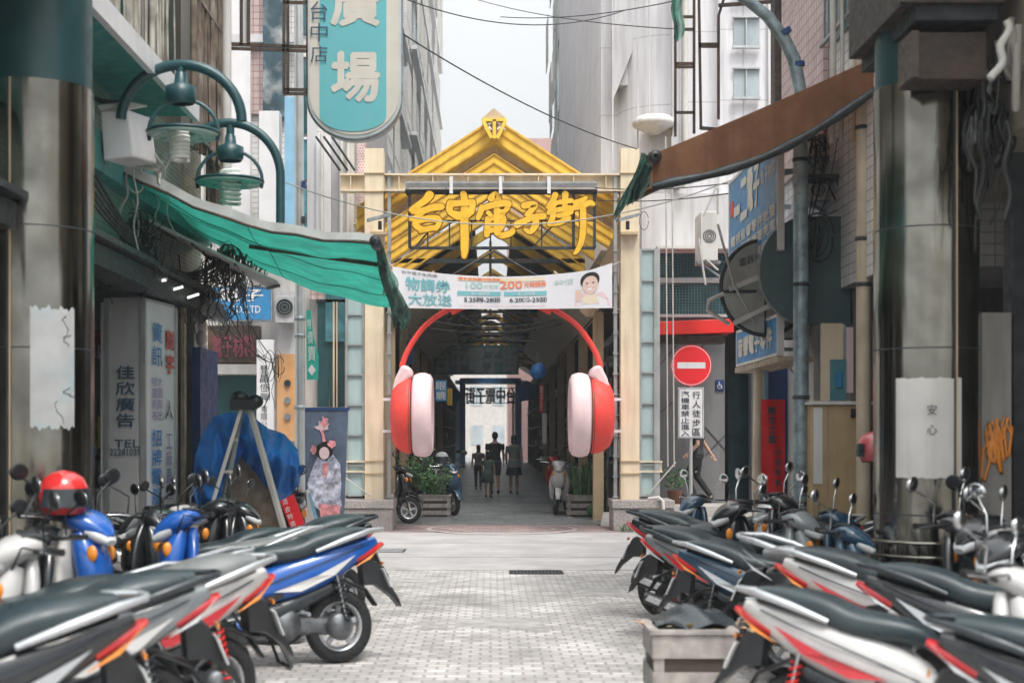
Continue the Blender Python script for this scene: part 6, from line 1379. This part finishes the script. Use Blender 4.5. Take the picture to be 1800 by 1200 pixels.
# scooters in the arcade
for x, y, h, b_, a_, lab in ((-2.12, 26.5, -14, 'black', 'grey', 'black scooter parked at the left arcade mouth beside the gate base'), (-.85, 29.6, -78, 'teal', 'white', 'dark blue scooter facing out of the arcade behind the left planter'), (-1.35, 34.5, -80, 'black', 'white', 'black scooter behind the dark blue one in the arcade'),
     (-1.2, 39, -85, 'grey', 'black', 'grey scooter deep in the arcade on the left'), (1.5, 29.9, -103, 'white', 'red', 'white scooter facing out beside the right planter'), (1.7, 35.5, -100, 'red', 'black', 'red scooter behind the white one on the right of the arcade'), (1.9, 40, -95, 'black', 'grey', 'black scooter deep in the arcade on the right'), (-1.5, 32.6, -70, 'black', 'red', 'dark scooter with red flash squeezed between the first two on the left of the arcade'), (1.95, 33.5, -110, 'teal', 'grey', 'navy scooter squeezed between the white and red ones in the arcade'), (-1.4, 36.8, -80, 'teal', 'white', 'navy scooter fourth along the left side of the arcade'), (1.8, 37.8, -100, 'black', 'silver', 'black scooter with silver flash right of the walking group')):
    scooter(lab, (x, y, .012), h, b_, a_, 'seat', 0, group=GA, steer=.25)
helmet('pale helmet resting on the dark blue scooter in the arcade', (-1.0, 29.35, 1.05), M['poster'], R(-90))
# ================================================================ PEOPLE
def person(lab, loc, rz, h, pose, top, bottom, bstyle, hairlen, shoes='black', group=None, toplen=.0, female=False, face=True):
    """facing +y in its own frame, unit height scaled by h/1.7"""
    t = thing('person', lab, 'person', loc, rz, group, local=True); k = h / 1.7
    sw = .17 if female else .20; hw_ = .095
    J = dict(pel=(0, 0, .93), chest=(0, .0, 1.22), neck=(0, -.005, 1.43), head=(0, .01, 1.585))
    lean = pose.get('lean', 0)
    def S_(p): return V((p[0] * k, (p[1] + lean * max(0, p[2] - .93)) * k, p[2] * k))
    g = MB(M['skin']); T = lambda pts, rs, n=12: g.tube([S_(p) for p in pts], [r * k for r in rs], n)
    # trunk as stacked ellipses
    def trunk(G, grow, z0, z1):
        prof = [(.86, .155, .105), (.93, .165, .115), (1.02, .14, .10), (1.12, .135, .098), (1.22, .165, .11), (1.32, .18, .11), (1.40, .15, .085), (1.45, .065, .06)]
        if female: prof = [(z, a * (.93 if z > 1 else 1.0), b) for z, a, b in prof]
        rows = [q for q in prof if z0 <= q[0] <= z1]; n = 20; vs = []
        for z, a, b in rows:
            for j in range(n): an = 2 * math.pi * j / n; vs.append(S_(((a + grow) * math.cos(an), (b + grow) * math.sin(an), z)))
        fs = [(i * n + j, i * n + (j + 1) % n, (i + 1) * n + (j + 1) % n, (i + 1) * n + j) for i in range(len(rows) - 1) for j in range(n)] + [tuple(range(n - 1, -1, -1)), tuple(range((len(rows) - 1) * n, len(rows) * n))]
        G.add(vs, fs, None, True)
    trunk(g, 0, .8, 1.5)
    T([(0, 0, 1.40), (0, 0, 1.50), (0, .01, 1.54)], [.058, .052, .05])
    g.ell(S_((0, .012, 1.60)), .075 * k, .095 * k, .112 * k, 18, 14); g.ell(S_((0, .05, 1.54)), .05 * k, .05 * k, .045 * k, 12, 8); g.ell(S_((0, .108, 1.59)), .014 * k, .02 * k, .024 * k, 8, 6)
    for s_ in (-1, 1): g.ell(S_((s_ * .077, .0, 1.59)), .012 * k, .02 * k, .03 * k, 8, 6)
    legs = pose['legs']; arms = pose['arms']
    for s_, (kn, an) in zip((-1, 1), legs):
        hp = (s_ * hw_, 0, .90)
        T([hp, tuple((V(hp) * .5 + V(kn) * .5)), kn, tuple(V(kn) * .6 + V(an) * .4), an], [.085, .072, .054, .055, .036]); a = V(an); T([tuple(a), tuple(a + V((0, .03, -.045))), tuple(a + V((s_ * .01, .13, -.065)))], [.036, .036, .024])
    for s_, (el, wr) in zip((-1, 1), arms):
        sh = (s_ * sw, 0, 1.385)
        T([sh, tuple((V(sh) + V(el)) / 2), el, tuple((V(el) + V(wr)) / 2), wr], [.05, .046, .037, .036, .026]); w_ = V(wr); d = (V(wr) - V(el)).normalized()
        g.ell(S_(tuple(w_ + d * .045)), .017 * k, .034 * k, .048 * k, 10, 8)
        for f in range(4):
            o = V((0, -.027 + f * .018, 0)); L_ = (.062, .07, .066, .052)[f]; p0 = w_ + d * .075 + o; T([tuple(p0), tuple(p0 + d * L_ * .55 + V((-s_ * .004, 0, 0))), tuple(p0 + d * L_ + V((-s_ * .018, 0, 0)))], [.0095, .009, .0075], 6)
        T([tuple(w_ + d * .02 + V((0, .02, 0))), tuple(w_ + d * .05 + V((-s_ * .01, .045, 0))), tuple(w_ + d * .08 + V((-s_ * .015, .05, 0)))], [.012, .011, .009], 6)
    g.build('body', t, remesh=.008 * max(k, .8))
    # clothing
    c = MB(top); trunk(c, .016, .92 - toplen if False else .9, 1.42)
    for s_, (el, wr) in zip((-1, 1), arms):
        sh = V((s_ * sw, 0, 1.385)); e = V(el); fr = pose.get('sleeve', .6); pts = [tuple(sh), tuple(sh.lerp(e, .5 * min(1, fr * 1.2))), tuple(sh.lerp(e, min(1, fr)))]; rs = [.066, .062, .058]
        if fr > 1: pts += [tuple(e.lerp(V(wr), .5)), tuple(e.lerp(V(wr), .92))]; rs += [.05, .04]
        c.tube([S_(p) for p in pts], [r * k for r in rs], 12)
    if toplen: c.tube([S_((0, 0, 1.0)), S_((0, 0, .93)), S_((0, 0, .93 - toplen))], [.16 * k, .18 * k, .21 * k], 20)
    c.build('shirt', t, remesh=.012)
    c = MB(bottom)
    if bstyle == 'skirt': c.lathe((0, 0, 0), [(.13 * k, 1.0 * k), (.18 * k, .9 * k), (.24 * k, .55 * k), (.235 * k, .55 * k), (.17 * k, .88 * k)], n=26)
    else:
        trunk(c, .012, .86, 1.03)
        for s_, (kn, an) in zip((-1, 1), legs):
            hp = V((s_ * hw_, 0, .90)); K = V(kn); A_ = V(an); r3 = [.098, .088, .074]
            pts = [tuple(hp), tuple(hp.lerp(K, .5)), tuple(hp.lerp(K, .96))]
            if bstyle == 'pants': pts += [tuple(K.lerp(A_, .5)), tuple(K.lerp(A_, .97))]; r3 = [.096, .082, .066, .060, .05]
            c.tube([S_(p) for p in pts], [r * k for r in r3], 14)
    c.build('skirt' if bstyle == 'skirt' else 'trousers' if bstyle == 'pants' else 'shorts', t, remesh=.012 if bstyle != 'skirt' else 0)
    c = MB(M['hair']); c.ell(S_((0, -.008, 1.625)), .088 * k, .100 * k, .100 * k, 16, 12)
    if hairlen: c.ell(S_((0, -.05, 1.56 - hairlen * .4)), .085 * k, .055 * k, (.08 + hairlen * .6) * k, 14, 10)
    else: c.ell(S_((0, -.035, 1.57)), .076 * k, .06 * k, .07 * k, 12, 8)
    c.build('hair', t, remesh=.012)
    if face:
        for s_ in (-1, 1):
            c = MB(M['ink']); c.ell(S_((s_ * .03, .098, 1.605)), .009 * k, .006 * k, .006 * k, 8, 6); c.build('eye', t)
        c = MB(M['b_orange']); c.ell(S_((0, .10, 1.545)), .02 * k, .006 * k, .006 * k, 8, 6); c.build('mouth', t)
    for s_, (kn, an) in zip((-1, 1), legs):
        a = V(an); c = MB(M[shoes]); c.loft([(0, 0, 0, 0)] if False else [(-.06, .035, .03, .025), (0, .04, .042, .038), (.08, .03, .046, .028), (.17, .02, .035, .018)], 12, 2.6)
        c.v = [tuple(S_(( -v[1] + a.x, v[0] + a.y + .02, v[2] + a.z - .075))) for v in c.v]; c.build('shoe', t)
    return t
walk = dict(legs=(((-.09, .10, .50), (-.085, .02, .085)), ((.09, .06, .50), (.09, -.12, .10))), arms=(((-.235, -.04, 1.12), (-.245, .03, .88)), ((.235, .0, 1.12), (.25, .09, .89))))
walk2 = dict(legs=(((-.09, .04, .50), (-.08, -.10, .095)), ((.09, .11, .50), (.085, .06, .08))), arms=(((-.23, .02, 1.12), (-.22, .12, .9)), ((.23, -.03, 1.12), (.24, -.02, .87))))
cl = lambda n, c, **k: mat('cloth_' + n, c, .85, bump=.2, bs=20, **k)
GP = 'people walking away through the arcade'
s40 = 40.0
person('man in a black T-shirt and dark shorts walking away through the arcade', (X(870, s40), s40, .015), R(3), 1.72, walk, cl('black', (.02, .022, .026)), cl('dark', (.07, .08, .10)), 'shorts', 0, group=GP)
person('short girl with shoulder length hair in a green dress walking before the man in black', (X(858, 37.5), 37.5, .015), R(-4), 1.2, walk2, cl('green', (.11, .20, .16)), cl('green2', (.11, .20, .16)), 'skirt', .12, group=GP, toplen=.1, female=True)
person('woman in a loose grey green shirt and skirt walking on the right', (X(903, s40), s40 - .2, .015), R(-5), 1.64, walk2, cl('sage', (.18, .24, .22), dirt=(.4, .45, .42), dirt_amt=.6), cl('skirt', (.03, .035, .06)), 'skirt', .06, group=GP, toplen=.16, female=True)
person('child in dark clothes walking at the left of the group', (X(841, 43), 43, .015), R(4), 1.35, walk, cl('ink', (.16, .12, .12)), cl('ink2', (.05, .05, .07)), 'pants', .1, group=GP, female=True)
stride = dict(legs=(((-.09, .20, .52), (-.07, .02, .10)), ((.09, .02, .50), (.10, -.26, .13))), arms=(((-.23, -.02, 1.13), (-.20, .16, .95)), ((.23, -.12, 1.14), (.22, -.26, .93))), sleeve=.7)
person('person in black trousers striding behind the no entry sign pole', (X(1226, 26.05), 26.05, .40), R(78), 1.62, stride, cl('b3', (.03, .03, .035)), cl('b4', (.015, .016, .02)), 'pants', .1, female=True)
stand = dict(legs=(((-.09, .02, .49), (-.10, -.01, .08)), ((.09, .03, .49), (.11, 0, .08))), arms=(((-.24, .02, 1.12), (-.22, .06, .88)), ((.24, .02, 1.12), (.25, .05, .88))), sleeve=1.3)
person('person in a white shirt and blue jeans standing hidden behind the blue tarp', (X(428, 15.75), 15.75, 0), R(160), 1.62, stand, cl('white', (.6, .6, .6)), cl('jeans', (.05, .11, .17), dirt=(.14, .22, .28), dirt_amt=.7), 'pants', 0)

# ================================================================ PLANTS AND CRATES
def crate(lab, px0, px1, Y, h, dpt, m, slats=3, extra=None):
    x0, x1 = X(px0, Y), X(px1, Y); t = thing('wooden_planter', lab, 'planter', ((x0 + x1) / 2, Y, 0))
    for a in (x0 + .03, x1 - .03):
        for b in (Y + .03, Y + dpt - .03): MB(m).box(a - .03, a + .03, b - .03, b + .03, .012, h).build('corner_post', t)
    for k in range(slats):
        z = h * (k + .35) / slats; g = MB(m); w_ = h / slats * .62
        g.box(x0 - .012, x1 + .012, Y - .014, Y, z, z + w_); g.box(x0 - .012, x1 + .012, Y + dpt, Y + dpt + .014, z, z + w_); g.box(x0 - .014, x0, Y, Y + dpt, z, z + w_); g.box(x1, x1 + .014, Y, Y + dpt, z, z + w_); g.build('slat', t)
    g = MB(m); g.box(x0 - .03, x1 + .03, Y - .03, Y + .03, h, h + .025); g.box(x0 - .03, x1 + .03, Y + dpt - .03, Y + dpt + .03, h, h + .025); g.box(x0 - .03, x0 + .03, Y + .03, Y + dpt - .03, h, h + .025); g.box(x1 - .03, x1 + .03, Y + .03, Y + dpt - .03, h, h + .025); g.build('rim', t)
    MB(M['soil']).box(x0 + .005, x1 - .005, Y + .005, Y + dpt - .005, h * .3 if extra else .03, h - .06).build('soil', t)
    return t
crate('grey wooden slat planter under the left ear cup', 738, 791, 28.6, .42, .5, M['woodgrey']); crate('grey wooden slat planter holding sword plants on the right', 998, 1058, 28.6, .42, .5, M['woodgrey'])
crate('large weathered wooden crate at the bottom right of the alley', 1150, 1290, 8.5, .44, .5, M['woodgrey'], 2, 1)
def bush(lab, c, rx, rz, n, m, seed, name='shrub'):
    random.seed(seed); t = thing(name, lab, 'plant', c); g = MB(M['wood']); tips = []
    for k in range(9):
        a = random.uniform(0, 6.3); e = V(c) + V((math.cos(a) * rx * random.uniform(.3, .9), math.sin(a) * rx * random.uniform(.2, .7), rz * random.uniform(.4, 1))); g.tube([V(c), V(c).lerp(e, .5) + V((0, 0, .05)), e], [.012, .009, .004], 5); tips.append(e)
    g.build('stems', t); g = MB(m)
    for k in range(n):
        e = random.choice(tips); p = V(c).lerp(e, random.uniform(.35, 1.1)) + V((random.gauss(0, .07), random.gauss(0, .07), random.gauss(0, .05)))
        d = V((random.gauss(0, 1), random.gauss(0, 1), random.gauss(.2, .8))).normalized(); u = d.orthogonal().normalized(); L_ = random.uniform(.04, .09); w_ = L_ * .35
        g.add([p, p + d * L_ * .5 + u * w_, p + d * L_ + V((0, 0, -.01)), p + d * L_ * .5 - u * w_], [(0, 1, 2), (0, 2, 3)], random.choice([m, m, M['leaf2']]))
    g.build('foliage', t); return t
def blades(lab, c, n, L, seed, m, spread=.3, w_=.03, name='potted_plant'):
    random.seed(seed); t = thing(name, lab, 'plant', c); g = MB(m)
    for k in range(n):
        a = random.uniform(0, 6.3); b = V(c) + V((random.uniform(-.22, .22), random.uniform(-.14, .14), 0)); ln = L * random.uniform(.6, 1.1); d = V((math.cos(a), math.sin(a), 0)) * spread * random.uniform(.2, 1); sd = V((-math.sin(a), math.cos(a), 0))
        vs = []
        for i in range(6): u = i / 5; p = b + d * u * u * ln + V((0, 0, ln * u * (1 - .15 * u))); ww = w_ * (1 - u ** 2) * (.6 + u * .8) + .002; vs += [p - sd * ww, p + sd * ww]
        g.add(vs, [(2 * i, 2 * i + 1, 2 * i + 3, 2 * i + 2) for i in range(5)], random.choice([m, m, M['leaf2']]), True)
    g.build('leaves', t); return t
Y = 28.8
bush('leafy green bush growing in the left slat planter', (X(764, Y), Y, .38), .38, .52, 620, M['leaf'], 41)
bush('taller dark bush behind the left slat planter', (X(735, 29.9), 29.9, .5), .55, .9, 800, M['leaf'], 42)
blades('upright sword leaved plant in the right slat planter', (X(1028, Y), Y, .37), 64, .85, 43, M['leaf'], .45, .028)
blades('pale arching plant beside the right ear cup', (X(1050, 29.6), 29.6, .3), 26, .95, 44, M['leaf2'], .6, .018)
blades('low weeds growing along the foot of the right stone base', (X(1112, 24.35), 24.35, 0), 60, .16, 45, M['leaf'], 1.0, .008, 'weeds')
tp = thing('potted_plant', 'small flowering plant in a brown pot beside the no entry sign', 'plant', (X(1186, 25.9), 25.9, .40)); c = V((X(1186, 25.9), 25.9, .40))
MB(mat('terracotta', (.22, .10, .06), .8)).lathe(c, [(.001, 0), (.10, 0), (.14, .22), (.15, .24), (.12, .24), (.001, .2)], n=18).build('pot', tp)
random.seed(4); g = MB(M['leaf'])
for k in range(160): p = c + V((random.gauss(0, .12), random.gauss(0, .1), .3 + random.uniform(0, .3))); d = V((random.gauss(0, 1), random.gauss(0, 1), random.gauss(0, 1))).normalized(); u = d.orthogonal() * .02; g.add([p, p + d * .03 + u, p + d * .07, p + d * .03 - u], [(0, 1, 2, 3)], random.choice([M['leaf'], M['leaf2'], M['hpwhite'] if k % 7 == 0 else M['leaf']]))
g.build('foliage', tp)
# things lying in and around the near crate
random.seed(9); g = MB(M['wood'])
for k in range(46):
    p = V((X(1240, 8.8) + random.gauss(0, .16), 8.8 + random.gauss(0, .12), .40 + random.uniform(0, .07))); d = V((random.gauss(0, 1), random.gauss(0, 1), random.gauss(0, .4))).normalized(); u = d.cross(V((0, 0, 1))).normalized() * .025
    g.add([p, p + d * .05 + u + V((0, 0, .01)), p + d * .11, p + d * .05 - u + V((0, 0, .012))], [(0, 1, 2), (0, 2, 3)], random.choice([M['wood'], M['ply'], M['orange']]))
tag(g.build('dry_leaves'), 'curled dry brown leaves lying in the large wooden crate', 'leaves', kind='stuff')
t = thing('plastic_basin', 'dark folded plastic cover lying on the large wooden crate', 'cover', (X(1200, 8.9), 8.9, .44))
g = MB(M['darkbody']); g.sheet(lambda u, v: V((X(1150, 8.7) + .50 * u, 8.62 + .42 * v, .47 + .10 * math.sin(math.pi * u) * math.sin(math.pi * v) + .02 * math.sin(u * 11 + v * 7))), 20, 12, None, -.006); g.build('cover', t)
t = thing('garbage_bag', 'dark green rubbish bag beside the right slat planter', 'bag', (X(1042, 28.3), 28.3, 0)); g = MB(M['leaf']); g.ell((X(1046, 28.35), 28.35, .15), .17, .13, .16, 14, 10); g.ell((X(1046, 28.35), 28.35, .32), .05, .04, .06, 8, 6); g.build('bag', t)
g = MB(M['offwhite']); g.prism([(X(1048, 26.6), 25.6, .005), (X(1078, 25.6), 25.3, .005), (X(1090, 26.6), 27.2, .16), (X(1062, 27), 27.2, .16)], (0, 0, .02)); tag(g.build('ramp'), 'small grey metal ramp sheet beside the right gate base', 'ramp')
tag(MB(M['offwhite']).tube([P(1140, 876, 24.5), P(1158, 874, 24.4), P(1165, 880, 24.36), P(1167, 905, 24.36), P(1168, 928, 24.36)], .03, 10).build('pipe'), 'white bent pipe over the right stone base', 'pipe')
t = thing('paper_cup', 'pink paper cup resting on the scooter at the right picture edge', 'cup', (X(1752, 8.2), 8.2, .5)); g = MB(M['hpwhite']); g.lathe((X(1752, 8.2), 8.2, Z(1148, 8.2)), [(.001, 0), (.035, 0), (.045, .13), (.04, .13)], (.5, 0, .4), 18); g.build('cup', t)
# notice boards, buckets and boxes by the walls
random.seed(17)
for px, py, Y, m, lab in ((372, 930, 15.9, 'cream', 'cardboard carton on the ground behind the ladder'), (350, 925, 16.2, 'offwhite', 'white carton beside the dark blue door frame'), (470, 935, 15.6, 'blue', 'blue plastic crate under the tarp table')):
    x = X(px, Y); o = MB(M[m]); o.box(x - .18, x + .18, Y, Y + .35, 0, .34); o.box(x - .175, x + .175, Y - .004, Y, .15, .18, M['wood']); o.box(x - .19, x + .19, Y - .01, Y + .36, .34, .352); tag(o.build('carton', bevel=.008), lab, 'carton')

# ================================================================ AIR
hz = MB(None); hm = bpy.data.materials.new('haze'); hm.use_nodes = True; nt = hm.node_tree; nt.nodes.remove(nt.nodes['Principled BSDF'])
pv = nt.nodes.new('ShaderNodeVolumePrincipled'); pv.inputs['Color'].default_value = (.93, .95, 1, 1); pv.inputs['Density'].default_value = .0013; pv.inputs['Anisotropy'].default_value = .2
nt.links.new(pv.outputs[0], nt.nodes['Material Output'].inputs['Volume']); hz.m = hm
hz.box(-225, 225, -65, 425, -1.2, 34); o = hz.build('haze'); tag(o, 'thin pale summer haze in the street air', 'haze', kind='stuff')
S.cycles.volume_bounces = 0; S.cycles.volume_step_rate = 5
